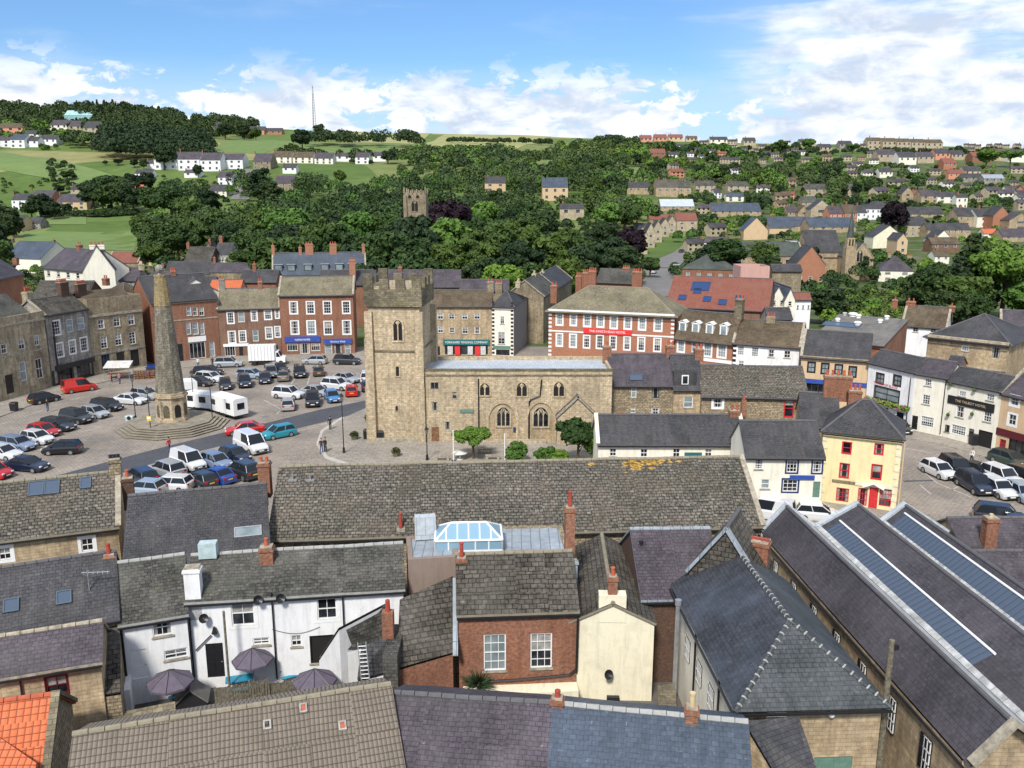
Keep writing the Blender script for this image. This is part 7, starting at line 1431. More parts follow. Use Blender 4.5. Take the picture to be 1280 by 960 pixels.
# villa in the trees
FH(678,710,251,222,420,'ochre','slate_blue','ornate buff villa with gables among the trees',wins=3,rows=2,ch=2,group=None); FH(700,730,275,255,370,'pale_stone','slate','pale stone house with an arched doorway among the trees',wins=2,rows=1,ef=.7,group=None); FH(606,632,240,221,440,'ochre','slate','buff gabled house right of the copper beech',wins=2,group=None)
# hill-top estate
xs_ = [1085,1104,1122,1140,1158,1180]
for i in range(5): FH(xs_[i],xs_[i+1]-1,187-i*-.6,172+i*.6,985,'pale_stone','brown_slate','hill-top terrace house, %s from the left' % ('first','second','third','fourth','fifth')[i],wins=3,rows=2,ef=.72,ch=1,group='hill-top terrace')
for i,(x0,x1,yb,yt) in enumerate(((1098,1122,202,187),(1124,1146,206,190),(1148,1168,204,190),(1170,1188,200,186),(1190,1206,200,188),(1180,1196,212,198),(1216,1240,203,190),(1206,1226,222,208),(1240,1262,201,186),(1262,1290,203,187),(1100,1116,222,210),(1186,1206,224,212),(1230,1256,230,218),(1204,1230,228,217))):
    FH(x0,x1,yb,yt,[900,860,870,900,900,800,880,740,900,890,760,730,690,700][i],['pale_stone','cream_white','pale_stone','salmon','pale_stone','brick_orange','brick','ochre','pale_stone','cream_white','cream_white','salmon','lead','ashlar_grey'][i] if i != 12 else 'ashlar_grey',['slate_purple','slate','slate_purple','slate','slate','red_tile','red_tile','slate','brown_slate','slate','slate','red_tile','lead','slate'][i],
     'hillside house '+['left below the hill-top terrace','with cream walls below the terrace','with purple roof below the terrace','with salmon walls below the terrace','at the right end under the terrace','of bright brick with a red roof','with red roof right of the terrace','with a buff gable on the slope','of stone at the upper right','with cream walls at the right edge','of cream render above the copper tree','with red roof above the copper tree','with long silver roof','with a dark long roof beside the silver one'][i],wins=3,rows=1,ch=1,group='houses on the eastern hill')
for i,(x0,x1,yb,yt) in enumerate(((800,815,178,169),(818,834,178,168),(836,854,177,168),(858,872,177,170),(888,910,180,171),(930,945,182,172),(812,832,198,186),(836,850,198,190),(1000,1020,184,174),(1050,1066,186,176),(1024,1040,190,180))):
    FH(x0,x1,yb,yt,1080 if i not in (6,7) else 900,['salmon','salmon','ochre','ochre','cream_white','pale_stone','brick','cream_white','pale_stone','ashlar_grey','pale_stone'][i],['red_tile','red_tile','red_tile','brown_slate','slate','slate','red_tile','slate','slate','slate','slate'][i],
     'skyline house '+['furthest left of the pink-walled row','second of the pink-walled row','third, with buff walls and red roof','with buff walls and brown roof','with cream walls near the ridge centre','of pale stone near the ridge centre','of brick with a red roof above the small field','of cream render above the small field','of pale stone right of the ridge trees','of grey stone toward the hill-top terrace','low on the ridge before grey one'][i],wins=3,rows=1,ch=1,group='houses on the skyline')
# western side far houses
for i,(x0,x1,yb,yt,D,wl,rf,lb) in enumerate(((192,221,212,190,720,'white','slate_purple','first of the long white hillside terrace from the left'),(222,249,213,190,720,'white','slate_purple','second of the long white hillside terrace'),(250,275,214,191,720,'white','slate_purple','third of the long white hillside terrace from the left'),(276,303,211,192,715,'white','slate_purple','fourth of the long white hillside terrace'),(183,196,211,200,705,'white','slate','small white house at the left end of the terrace'),(168,190,224,212,680,'white','slate','white bungalow in front of the terrace'),(230,250,222,212,670,'white','slate_purple','white gabled house below the terrace'),(272,290,232,215,640,'white','slate_purple','white house stepping down beside the lane'),(261,283,247,231,600,'cream_white','slate','cream bungalow below the lane'),(316,338,212,192,700,'brown_stone','slate_purple','brown roofed houses right of the lane'),(340,364,204,189,800,'cream_white','brown_slate','cream house on the field edge, leftmost'),(366,391,204,190,800,'cream_white','brown_slate','cream house on the field edge, second'),(393,416,205,191,800,'cream_white','slate_purple','cream house on the field edge, third'),(420,438,202,191,800,'white','slate_purple','white house on the field edge with a pale roof'),(444,461,205,191,800,'white','slate_purple','white house on the field edge, fifth'),(466,482,202,190,800,'white','slate_purple','white house at the right end of the field edge'),(353,370,217,205,650,'white','slate','white house in front of the field edge row'),(343,366,238,220,560,'brown_stone','slate_purple','house with a mauve roof among valley trees'),
  (70,108,262,243,560,'ochre','slate_purple','stone barn with a purple roof by the small field'),(14,36,262,242,580,'white','slate','white walled house with shiny roof left of the barn'),(36,62,262,238,575,'brick_orange','slate_purple','pink brick house left of the barn'),(88,112,243,231,640,'pale_stone','slate','row of grey houses behind the barn, left'),(112,140,243,231,640,'pale_stone','slate','row of grey houses behind the barn, right'),(155,175,248,231,600,'cream_white','pantile_orange','white house with a bright red-orange roof'),(0,26,290,269,480,'ochre','slate','brown roofed pavilion at the left edge'),(26,50,286,272,470,'ashlar_grey','slate','low grey pavilion beside the playing field'),
  (-6,12,184,170,900,'white','slate_purple','white house furthest left on the hill'),(12,30,185,168,895,'white','slate_blue','white house with a blue roof on the hill'),(31,47,184,171,895,'white','slate','white gabled house on the hill'),(48,70,182,169,900,'white','slate','white house right of the others on the hill'),(-4,30,166,154,1000,'salmon','brown_slate','brown houses above the white ones'),(30,48,172,163,960,'cream_white','slate','cream houses above the white ones'),(62,84,163,150,1010,'cream_white','slate_purple','pale terrace below the woods, left'),(85,102,165,151,1010,'pale_stone','slate_purple','pale terrace below the woods, middle'),(103,121,168,152,1000,'pale_stone','slate','pale terrace below the woods, right'),(266,278,166,153,1150,'pale_stone','slate','pale house on the skyline, left'),(305,330,168,158,1150,'salmon','slate','pinkish low school building on the skyline'),(330,352,168,160,1150,'brick_orange','slate','pinkish low building on the skyline, right'))):
    FH(x0,x1,yb,yt,D,wl,rf,lb,wins=3 if x1-x0 > 20 else 2,rows=1 if yb-yt < 14 else 2,ch=1 if D < 900 else 0,group='houses on the western hillside',ef=.6 if wl == 'white' else .5)
FH(80,115,150,138,1150,'teal_pale','teal_pale_roof','long pale turquoise shed below the woods',wins=0,ef=.5,ch=0,group=None,cat='building')
# small houses scattered over the eastern hill
HP = []
for i_,(wl,rf) in enumerate((('pale_stone','slate'),('cream_white','slate_purple'),('tan','brown_slate'),('white','slate'),('salmon','red_tile'),('pale_stone','slate_purple'))):
    e = empty('house',(0,0,0),'x','house'); m = MB(); m.poly([(-4,-3,-3),(4,-3,-3),(4,-3,4.6),(-4,-3,4.6)]); m.poly([(4,3,-3),(-4,3,-3),(-4,3,4.6),(4,3,4.6)]); m.poly([(4,-3,-3),(4,3,-3),(4,3,4.6),(4,0,6.9),(4,-3,4.6)]); m.poly([(-4,3,-3),(-4,-3,-3),(-4,-3,4.6),(-4,0,6.9),(-4,3,4.6)]); m.build('wall',wl,e)
    m = MB(); m.slab([(-4.2,-3.4,4.4),(4.2,-3.4,4.4),(4.2,0,7.0),(-4.2,0,7.0)],.15); m.slab([(4.2,3.4,4.4),(-4.2,3.4,4.4),(-4.2,0,7.0),(4.2,0,7.0)],.15); ro = m.build('roof',rf,e); m = MB(); m.abox(2.9,3.8,-.4,.4,6,8.1); m.build('chimney','brick',ro)
    for x in (-2.6,0,2.6):
        for z in (.9,3.1): m = MB(); m.abox(x-.55,x+.55,-3.06,-2.98,z,z+1.2); m.build('window','glass',e)
    HP.append(e)
reg(None); hr = random.Random(4); first = set(); nh = 0
for k_ in range(400):
    px = hr.uniform(835,1290); py = hr.choice((hr.uniform(178,205),hr.uniform(205,262))); 
    if py > 205 and px < 1060 and hr.random() < .85: continue
    c = hit(px,py,300); w_ = 4.6*F/c.y
    if any(a-w_ < px < b_+w_ and y0-3 < py < y1+8 for a,b_,y0,y1,Dh in PROT): continue
    i_ = hr.choice((0,0,1,2,3,5,5,4)); p = HP[i_]; rz = hr.uniform(-.5,.5); s_ = hr.uniform(.8,1.15)
    if i_ in first: o = dup(p,None,c,rz)
    else: first.add(i_); o = p; o.location = c; o.rotation_euler = (0,0,rz)
    o.scale = (s_*hr.uniform(1,1.7),s_,s_); o['group'] = 'small houses scattered among trees on the eastern hill'; o['label'] = 'small '+('pale stone house with grey roof','cream house with mauve roof','tan house with brown roof','white house with grey roof','salmon pink house with red roof','pale stone house with mauve roof')[i_]+' among the eastern hill trees'
    PROT.append((px-w_,px+w_,py-6.5*F/c.y*s_,py-3*F/c.y,c.y)); nh += 1
    if nh > 85: break
for k_ in range(500):
    px = hr.uniform(850,1290); py = hr.uniform(262,345)
    if py > 310 and px > 1140: continue
    c = hit(px,py,160); w_ = 4.8*F/c.y
    if any(a-w_*.7 < px < b_+w_*.7 and y0-2 < py < y1+14 for a,b_,y0,y1,Dh in PROT): continue
    if any(a-w_*.4 < px < b_+w_*.4 and y0 < py-2 and py-7*F/c.y < y1 and Dh > c.y for a,b_,y0,y1,Dh in PROT): continue
    i_ = hr.choice((0,0,2,2,5,5,1)); rz = hr.uniform(-.6,.6); s_ = hr.uniform(.8,1.0); o = dup(HP[i_],None,c,rz); o.scale = (s_*hr.uniform(1,1.5),s_,s_); o['group'] = 'small houses between the eastern town roofs'; o['label'] = ('pale stone house with grey roof','cream house with mauve roof','tan house with brown roof','','','pale stone house with mauve roof')[i_]+' in the gardens of the eastern town'
    PROT.append((px-w_,px+w_,py-6.5*F/c.y*s_,py-1*F/c.y,c.y)); nh += 1
    if nh > 125: break
print('small houses', nh)
# ruined tower
a = hy(504,272,330); b = Bld('ruined_tower','ruined grey stone church tower with open pinnacled top among the trees','tower',P=(hy(505,272,330),hy(533,272,330)),ze=hy(505,243,330).z,base=hy(505,290,330).z,kind='flat',depth=8.5,parapet=.3,wall='brown_stone',roof='tarred')
m = MB()
for k in range(6): u = k*(b.W-.5)/5; m.box(b.pt(u,0,b.ze), b.u, b.n, Z, .55, .55, 2.6 if k in (0,5) else 1.9); m.box(b.pt(u,b.D-.5,b.ze), b.u, b.n, Z, .55, .5, 2.3 if k in (0,5) else 1.5)
m.box(b.pt(0,0.05,b.ze+.3), b.u, b.n, Z, b.W, .4, .3)
m.build('pinnacles','brown_stone',b.root)
for uu in (0,b.W-1.2): m = MB(); m.box(b.pt(uu,-.8,b.base), b.u, b.n, Z, 1.2, .75, b.ze-b.base-.5); m.build('buttress','brown_stone',b.root)
archwin(b,514.5,250.5,522.5,264,'brown_stone','dark_inside',2,.3,.15); archwin(b,510,243.8,514,248,'brown_stone','dark_inside',1,.15,.1); archwin(b,520,243.8,524,248,'brown_stone','dark_inside',1,.15,.1)
# mast
pm = hy(393,160,1250); e = empty('radio_mast',(pm.x,pm.y,pm.z-8),'thin lattice radio mast on the skyline','mast'); zt_ = hy(393,107,1250).z; m = MB()
for k in range(3):
    a = k*math.tau/3; m.cyl((pm.x+3*math.cos(a),pm.y+3*math.sin(a),pm.z-8),(pm.x+.5*math.cos(a),pm.y+.5*math.sin(a),zt_),.45,.3,n=4)
n_ = 16
for i in range(n_):
    z0 = pm.z+(zt_-pm.z)*i/n_; z1 = pm.z+(zt_-pm.z)*(i+1)/n_; r0 = 3-2.5*i/n_; r1 = 3-2.5*(i+1)/n_
    for k in range(3): a0 = k*math.tau/3; a1 = (k+1)*math.tau/3; m.cyl((pm.x+r0*math.cos(a0),pm.y+r0*math.sin(a0),z0),(pm.x+r1*math.cos(a1),pm.y+r1*math.sin(a1),z1),.18,n=3)
m.build('lattice','metal',e)
# street beyond
def farv(kind, col, px, py, D, rz, label, s=1):
    c = hit(px,py); o = dup(CT[kind],None,c+Z*.5,rz,COL[col]); o['label']=label; o['category']='van' if kind == 'van' else 'car'; o['group']='vehicles on the far street'; o.scale=(s,)*3
farv('van','white',845,342,0,1.4,'white and blue van in the far street by the hipped roof',1.5); farv('hatch','white',817,343,0,1.2,'white car driving on the far street'); farv('hatch','black',807,329,0,.2,'black car at the far roundabout'); farv('hatch','white',858,311,0,1.0,'white parked car up the far street, lowest'); farv('hatch','silver',864,307,0,1.0,'silver parked car up the far street'); farv('hatch','paleblue',870,302,0,1.0,'pale parked car at the top of the far street'); farv('hatch','dark',852,317,0,1.0,'dark parked car up the far street')
farv('hatch','silver',300,236,0,1.0,'silver car on the western lane'); farv('hatch','red',308,240,0,.6,'red car on the western lane'); farv('hatch','blue',66,263,0,.3,'blue car beside the purple roofed barn')
# ------------------------------------------------------------------ trees
def quadcloud(cent, nrm, size, rng):
    n = len(cent); a = rng.normal(size=(n,3)); nn = nrm+rng.normal(size=(n,3))*.55; nn /= np.linalg.norm(nn,axis=1)[:,None]
    t = np.cross(nn,a); t /= np.linalg.norm(t,axis=1)[:,None]; b_ = np.cross(nn,t); s1 = size*rng.uniform(.6,1.3,(n,1)); s2 = s1*rng.uniform(.5,.9,(n,1))
    P = np.stack([cent-t*s1-b_*s2*.3, cent-b_*s2, cent+t*s1-b_*s2*.1, cent+b_*s2],axis=1); return P.reshape(-1,3)
def crown_mesh(name, mat, kind, seed, nleaf=7000, leaf=.036):
    """unit tree, height 1, crown radius about .38"""
    rng = np.random.default_rng(seed); C_ = []; N_ = []
    if kind == 'round':
        k = 46; U = rng.normal(size=(k,3)); U /= np.linalg.norm(U,axis=1)[:,None]; R_ = rng.uniform(.45,1,(k,1)); cen = U*R_*np.array([.30,.30,.29])+np.array([0,0,.60]); cen[:,2] = np.maximum(cen[:,2],.27); rad = rng.uniform(.075,.15,k)
    elif kind == 'wide':
        k = 44; U = rng.normal(size=(k,3)); U /= np.linalg.norm(U,axis=1)[:,None]; U[:,2] = U[:,2]*.8+.1; cen = U*rng.uniform(.5,1,(k,1))*np.array([.42,.42,.24])+np.array([0,0,.66]); rad = rng.uniform(.07,.13,k)
    elif kind == 'tall':
        k = 40; z = rng.uniform(.22,.93,k); a = rng.uniform(0,math.tau,k); r = .22*np.sin(np.clip((z-.1)/.9,0,1)*math.pi)**.7*rng.uniform(.4,1,k); cen = np.stack([r*np.cos(a),r*np.sin(a),z],1); rad = rng.uniform(.06,.11,k)
    elif kind == 'cone':
        k = 60; z = rng.uniform(.08,.97,k)**.9; a = rng.uniform(0,math.tau,k); r = .25*(1-z)**.8*rng.uniform(.5,1,k); cen = np.stack([r*np.cos(a),r*np.sin(a),z],1); rad = .03+.07*(1-z)
    elif kind == 'bush':
        k = 30; U = rng.normal(size=(k,3)); U /= np.linalg.norm(U,axis=1)[:,None]; cen = U*rng.uniform(.3,1,(k,1))*np.array([.42,.42,.33])+np.array([0,0,.45]); cen[:,2] = np.maximum(cen[:,2],.1); rad = rng.uniform(.1,.19,k)
    w = rad**2; w /= w.sum(); idx = rng.choice(k,nleaf,p=w); D_ = rng.normal(size=(nleaf,3)); D_ /= np.linalg.norm(D_,axis=1)[:,None]
    flip = (D_[:,2] < -.2) & (rng.random(nleaf) < .6); D_[flip,2] *= -1
    rr_ = rad[idx][:,None]*rng.uniform(.72,1.08,(nleaf,1)); cent = cen[idx]+D_*rr_*np.array([1.05,1.05,.85 if kind != 'cone' else .5]); 
    P = quadcloud(cent, D_, leaf, rng); n = nleaf
    me = bpy.data.meshes.new(name); me.vertices.add(len(P)); me.vertices.foreach_set('co',P.astype(np.float32).ravel()); me.loops.add(4*n); me.loops.foreach_set('vertex_index',np.arange(4*n,dtype=np.int32)); me.polygons.add(n); me.polygons.foreach_set('loop_start',np.arange(0,4*n,4,dtype=np.int32)); me.update(calc_edges=True); me.materials.append(MATS[mat]); return me, cen
def trunk_mesh(cen, seed, cone=False):
    m = MB(); rr = random.Random(seed)
    if cone: m.cyl((0,0,-.05),(0,0,.9),.022,.004,n=7)
    else:
        m.cyl((0,0,-.05),(.01,0,.3),.034,.024,n=8); m.cyl((.01,0,.3),(.02,.01,.6),.024,.012,n=7)
        for k in range(9):
            c_ = cen[rr.randrange(len(cen))]; m.cyl((.01,0,.25+.03*k),(float(c_[0])*.85,float(c_[1])*.85,max(.35,float(c_[2]))),.012,.003,n=5,caps=False)
    o = m.build('trunk','bark'); me = o.data; bpy.data.objects.remove(o); return me
TREES = {}
def treeproto(key, mat, kind, seed, nleaf=7000, leaf=.036):
    cm, cen = crown_mesh('crown', mat, kind, seed, nleaf, leaf); TREES[key] = (cm, trunk_mesh(cen, seed, kind == 'cone'))
for i in range(4): treeproto('r%d'%i,'leaf','round',10+i)
for i in range(2): treeproto('w%d'%i,'leaf','wide',20+i)
for i in range(2): treeproto('t%d'%i,'leaf_dark','tall',30+i,6000,.03)
for i in range(2): treeproto('d%d'%i,'leaf_dark','round',40+i)
treeproto('c0','leaf_copper','round',50); treeproto('c1','leaf_copper','wide',51)
treeproto('l0','leaf_light','round',60); treeproto('l1','leaf_light','wide',61,9000,.028)
treeproto('k0','leaf_dark','cone',70,7000,.026); treeproto('b0','leaf','bush',80,4000,.05); treeproto('b1','leaf_light','bush',81,4000,.05); treeproto('n0','leaf_light','round',90,9000,.026)
NAMES = {'k':'conifer','b':'bush'}
def tree(key, loc, h, label, group=None, wide=1.0, rz=None, tint=None):
    cm, tm = TREES[key]; nm = 'bush' if key[0] == 'b' else 'conifer_tree' if key[0] == 'k' else 'broadleaf_tree'
    e = bpy.data.objects.new(nm, None); C.objects.link(e); e.location = loc; e.rotation_euler = (0,0,RND.uniform(0,6.28) if rz is None else rz); e.scale = (h*wide,h*wide,h); tag(e,label,'bush' if key[0] == 'b' else 'tree',group)
    for me,n_ in ((cm,'crown'),(tm,'trunk')):
        o = bpy.data.objects.new(n_,me); C.objects.link(o); o.parent = e
        if tint and n_ == 'crown': o.color = rgba(tint)
    return e
def tp(px, D, h, key, label, group=None, wide=1.0, z=None, **k):
    x = (px-640)/F*D/ (cp) *1.0; x = (px-640)/F*(D*cp+ (CH-H(0,D))*sp*0+D*0); 
    # solve x so that the base projects to px
    y = D; x = (px-640)/F*D
    for _ in range(4): zz = H(x,y); dep = y*cp-(zz-CH)*sp; x = (px-640)/F*dep
    return tree(key, (x,y,(H(x,y) if z is None else z)-.1), h, label, group, wide, **k)
leafmat('leaf_mid', (.034,.058,.020), (.068,.105,.034), (.11,.15,.052))
# near trees at the church
tree('l1',hz(592,573,.1),3.7,'small bright green tree on the paving before the church arches',None,1.25); tree('w1',hz(722,582,.1),5.4,'rounded green tree against the church porch',None,.95); tree('l0',hz(744,583,.1),4.4,'leafy tree squeezed between porch and white cottage',None,.9)
tree('b1',hz(646,580,.1),3.0,'upright shrub below the blue church sign'); tree('b1',hz(655,590,.1),1.6,'low grass-like shrub under the upright one',None,1.5); tree('b1',hz(684,583,.1),2.6,'shrub on the left of the sculpture'); tree('b1',hz(700,585,.1),2.4,'shrub before the porch opening')
# mid-distance wood, rows from near to far
GW = 'trees of the wooded valley behind the town'
WL = {'r':'green broadleaf tree in the wooded valley behind the square','w':'spreading broadleaf tree in the wooded valley','t':'tall narrow dark tree in the wooded valley','d':'dark green tree in the wooded valley','c':'dark copper beech in the wooded valley','l':'light green tree in the wooded valley'}
rt = random.Random(21)
def blocked(px, D, h, wpx=None):
    x = (px-640)/F*D; x = (px-640)/F*(D*cp-(H(x,D)-CH)*sp); zb = H(x,D); yb_ = proj((x,D,zb))[1]; yt_ = proj((x,D,zb+h))[1]; w_ = h*.4*F/D if wpx is None else wpx
    for (a,b_,y0,y1,Dh) in PROT:
        if D < Dh-2 and px+w_*.8 > a and px-w_*.8 < b_ and yt_ < y0+(y1-y0)*.72 and yb_ > y0: return True
        if abs(D-Dh) < 9 and px+w_*.5 > a and px-w_*.5 < b_: return True
    return False
def row(x0, x1, D, h, step, keys, skip=(), group=GW, labels=WL, jd=.05):
    x = x0
    while x <= x1:
        px = x+rt.uniform(-.3,.3)*step
        sc_ = 1 if not blocked(px,D,h*1.15) else .6 if not blocked(px,D,h*.7) else .35 if not blocked(px,D,h*.42) else 0
        if sc_ and not any(a <= px <= b_ for a,b_ in skip):
            k_ = rt.choice(keys); tp(px, D*(1+rt.uniform(-jd,jd)), h*rt.uniform(.8,1.2)*(1 if sc_ == 1 else sc_), k_, labels[k_[0]], group+(' '+k_[0] if False else ''), rt.uniform(.9,1.2))
        x += step
G_ = ['r0','r1','r2','r3','r0','r2','d0','d1','w0','w1','r1','l0']
row(470,800,205,14,30,['r0','r1','r2','r3','l0','d0','w0'],skip=((760,900),)); row(185,330,232,17,30,G_+['d0','d1','t0']); row(330,700,240,17,30,G_+['d0','d1'])
row(160,790,290,19,25,G_+['d0','d1']); row(195,800,340,19,23,G_,skip=((500,538),)); row(230,800,400,19,24,G_); row(560,800,460,18,22,G_); row(205,520,470,17,24,G_+['t0'])
row(320,560,560,15,20,G_+['t1'],skip=()); row(560,800,570,17,20,G_); row(600,800,680,17,16,G_); row(660,850,800,16,14,G_); row(680,860,950,14,13,['r0','r1','d0'])
# the big copper beech and the friary surroundings
tp(562,375,29,'c0','huge dark copper beech beside the ruined tower',None,1.15); tp(535,385,25,'c1','dark copper beech just behind the ruined tower',None,1.0); tp(497,300,20,'r1','green tree left of the ruined tower',GW)
tp(788,330,17,'c0','copper beech near the red-roofed terraces',None,1.0); tp(1116,430,20,'c0','tall copper beech above the white villa',None,.9); tp(505,640,11,'c1','long dark purple tree line on the field edge',None,1.8); tp(478,650,10,'c1','low purple-leaved tree left of the dark tree line',None,1.8)
# left side trees
LG = {'r':'green tree on the western hillside','d':'dark tree on the western hillside','w':'spreading tree on the western hillside','t':'tall dark tree on the western hillside','k':'dark conifer on the western hillside','l':'light green tree on the western hillside'}
GL = 'trees on the western hillside'
for px,D,h,k_,w_ in ((-15,330,20,'d0',1.2),(8,420,24,'d1',1.0),(-5,250,16,'r1',1.2),(18,560,16,'d0',1.1),(40,640,16,'d0',1.2),(52,650,19,'d1',1.2),(68,640,14,'d0',1.2),(66,655,7,'d0',1.1),(84,660,10,'d1',1.1),(168,655,26,'d0',1.1),(186,400,18,'r0',1.1),(140,690,30,'r1',1.3),(118,680,26,'d0',1.2),(154,670,27,'d1',1.1),(129,675,24,'r2',1.1),(206,840,24,'d0',1.2),(165,760,18,'d1',1.2),(185,760,18,'d0',1.2),(152,740,14,'r2',1.2),(248,800,13,'d1',.9),(196,620,26,'r1',1.2),(215,600,28,'r3',1.2),(240,560,24,'w0',1.1),(262,600,22,'d0',1.1),(328,640,26,'t0',1.3),(338,600,24,'t1',1.3),(180,540,18,'r2',1.2),(85,800,10,'r1',1.6),(75,760,9,'d1',1.5),(70,720,8,'r0',1.6),(168,850,9,'d0',1.2),(148,860,7,'d1',1.8),(132,860,5,'d0',1.4),(180,840,11,'d1',1.0),(282,1180,22,'d0',1.2),(305,1190,24,'d1',1.1),(320,1190,18,'r0',1.2),(378,1050,26,'d0',1.2),(400,1180,24,'d1',1.0),(365,1000,15,'r0',1.6),(425,760,13,'r0',1.2),(485,900,14,'d1',1.5)):
    tp(px,D,h,k_,LG[k_[0]],GL,w_)
EG = {'r':'green tree among the eastern hillside houses','d':'dark green tree among the eastern hillside houses','w':'spreading tree among the eastern hillside houses','t':'tall dark tree among the eastern hillside houses','k':'dark conifer among the eastern hillside houses','l':'light green tree among the eastern hillside houses','c':'copper-leaved tree among the eastern hillside houses'}
GE = 'trees on the eastern hillside'
def erow(x0,x1,D,h,st,keys,skip=()): row(x0,x1,D,h,st,keys,skip,GE,EG,.03)
erow(850,1130,600,20,17,['d0','d1','r0','t0','r1']); erow(860,1120,680,18,16,['d0','r0','d1','t1']); erow(870,1180,780,16,19,['r0','d0','r2']); erow(900,1130,920,13,24,['r1','d1','l0']); erow(1140,1300,560,20,20,['r0','r3','d0','w0'],skip=((1155,1175),)); erow(1150,1300,700,13,30,['r1','d0','r2']); erow(1130,1300,880,11,36,['r2','d1','r0'])
erow(940,1080,470,15,30,['r0','r1','d0'],skip=((985,1040),)); erow(1130,1260,440,13,28,['r2','d0','r0']); erow(820,900,520,11,26,['r0','d0'])
for px,D,h,k_,w_ in ((905,290,15,'r1',1.2),(888,300,12,'d0',1.2),(950,300,13,'r2',1.2),(982,310,12,'r0',1.3),(1005,300,11,'d0',1.2),(960,285,9,'d1',1.3),(780,262,13,'d0',1.2),(812,290,8,'r1',1.2),(1032,185,8.5,'d0',1.5),(1050,190,6,'r1',1.4),(1070,195,5.5,'r2',1.5),(1090,192,5.5,'l0',1.3),(1148,190,12,'d1',1.1),(1165,185,13,'r0',1.1),(1200,180,12.5,'r1',1.2),(1183,172,9.5,'d0',1.2),(1212,176,9,'r3',1.2),(1275,185,10,'l0',1.1),(1245,260,9,'r0',1.2),(1266,280,10,'r2',1.2),(1045,330,9,'d0',1.2),(1078,290,9,'d0',1.0),(1300,230,18,'r0',1.1)):
    tp(px,D,h,k_,EG[k_[0]],GE,w_)
tp(1207,195,20,'k0','very dark tall conifer standing above the white cottage',None,1.35); tp(1192,190,15,'k0','shorter dark conifer left of the tallest one',None,1.3)
tp(1250,190,18.5,'l1','big bright spreading tree with bare branching trunk at the right',None,1.0)
tp(1232,960,20,'l0','pale green skyline tree at the right',None,1.6); tp(1262,960,20,'l1','pale green skyline tree at the right edge',None,1.4); tp(1010,1250,20,'l0','pale skyline tree above the eastern estate',None,1.3); tp(1065,1230,14,'l1','low pale skyline tree above the estate',None,1.6); tp(975,1150,20,'r0','round dark tree on the eastern skyline',None,1.6)
# skyline woods and hedges: masses
def mass(name, label, px0, px1, D0, D1, h0, h1, n, mat, kind='stuff', seed=1, leaf=1.0, per=150, conf=False):
    rng = np.random.default_rng(seed); r_ = random.Random(seed); Ps = []; Ns = []; Ms = []; mats_ = mat if isinstance(mat,(list,tuple)) else [mat]
    for i in range(n):
        t_ = r_.random(); D_ = D0+(D1-D0)*r_.random(); px = px0+(px1-px0)*t_; x = (px-640)/F*D_; x = (px-640)/F*(D_*cp-(H(x,D_)-CH)*sp); z = H(x,D_); h = r_.uniform(h0,h1); nl = per
        if blocked(px,D_,h):
            h *= .6
            if blocked(px,D_,h):
                h *= .55
                if blocked(px,D_,h): continue
        U = rng.normal(size=(nl,3)); U /= np.linalg.norm(U,axis=1)[:,None]; U[:,2] = np.abs(U[:,2])*1.0-.15
        if conf: zz = rng.uniform(.15,1,nl); a = rng.uniform(0,math.tau,nl); rr_ = .22*(1.05-zz); q = np.stack([rr_*np.cos(a)*h,rr_*np.sin(a)*h,zz*h],1); nn = np.stack([np.cos(a),np.sin(a),.5+0*a],1)
        else: q = U*np.array([.42*h,.42*h,.5*h])*rng.uniform(.8,1.05,(nl,1))+np.array([0,0,.5*h]); nn = U
        Ps.append(q*np.array([r_.uniform(.8,1.3),1,1])+np.array([x,D_,z])); Ns.append(nn); Ms.append(np.full(nl,r_.randrange(len(mats_)),dtype=np.int32))
    P = quadcloud(np.concatenate(Ps), np.concatenate(Ns), leaf, rng); nq = len(P)//4
    me = bpy.data.meshes.new(name); me.vertices.add(len(P)); me.vertices.foreach_set('co',P.astype(np.float32).ravel()); me.loops.add(4*nq); me.loops.foreach_set('vertex_index',np.arange(4*nq,dtype=np.int32)); me.polygons.add(nq); me.polygons.foreach_set('loop_start',np.arange(0,4*nq,4,dtype=np.int32)); [me.materials.append(MATS[q]) for q in mats_]; me.polygons.foreach_set('material_index',np.concatenate(Ms)); me.update(calc_edges=True)
    o = bpy.data.objects.new(name,me); C.objects.link(o); o['kind'] = kind; o['label'] = label; o['category'] = 'woodland'; return o
mass('woodland','dark wood along the left skyline',-40,320,1180,1450,16,24,420,'leaf_dark',seed=1,leaf=1.7); mass('woodland','conifer plantation on the left skyline',95,225,1330,1450,16,22,130,'leaf_dark',seed=2,leaf=1.5,conf=True,per=220)
mass('woodland','dense dark copse above the hillside field',122,262,900,1090,17,24,230,'leaf_dark',seed=3,leaf=1.5); mass('woodland','wood on the upper left hillside',-40,115,990,1180,14,19,150,['leaf','leaf_mid','leaf_dark','leaf_light'],seed=4,leaf=1.5)
mass('woodland','tree belt on the central skyline',385,525,1080,1130,14,24,46,'leaf_dark',seed=5,leaf=1.4); mass('woodland','trees along the centre hill field',350,440,930,960,9,15,26,'leaf_dark',seed=6,leaf=1.3); mass('woodland','copse below the centre skyline',440,495,880,930,13,20,34,'leaf_dark',seed=7,leaf=1.4); mass('woodland','copse right of the centre field',515,640,850,980,14,20,70,['leaf','leaf_mid','leaf_dark','leaf_light'],seed=8,leaf=1.4)
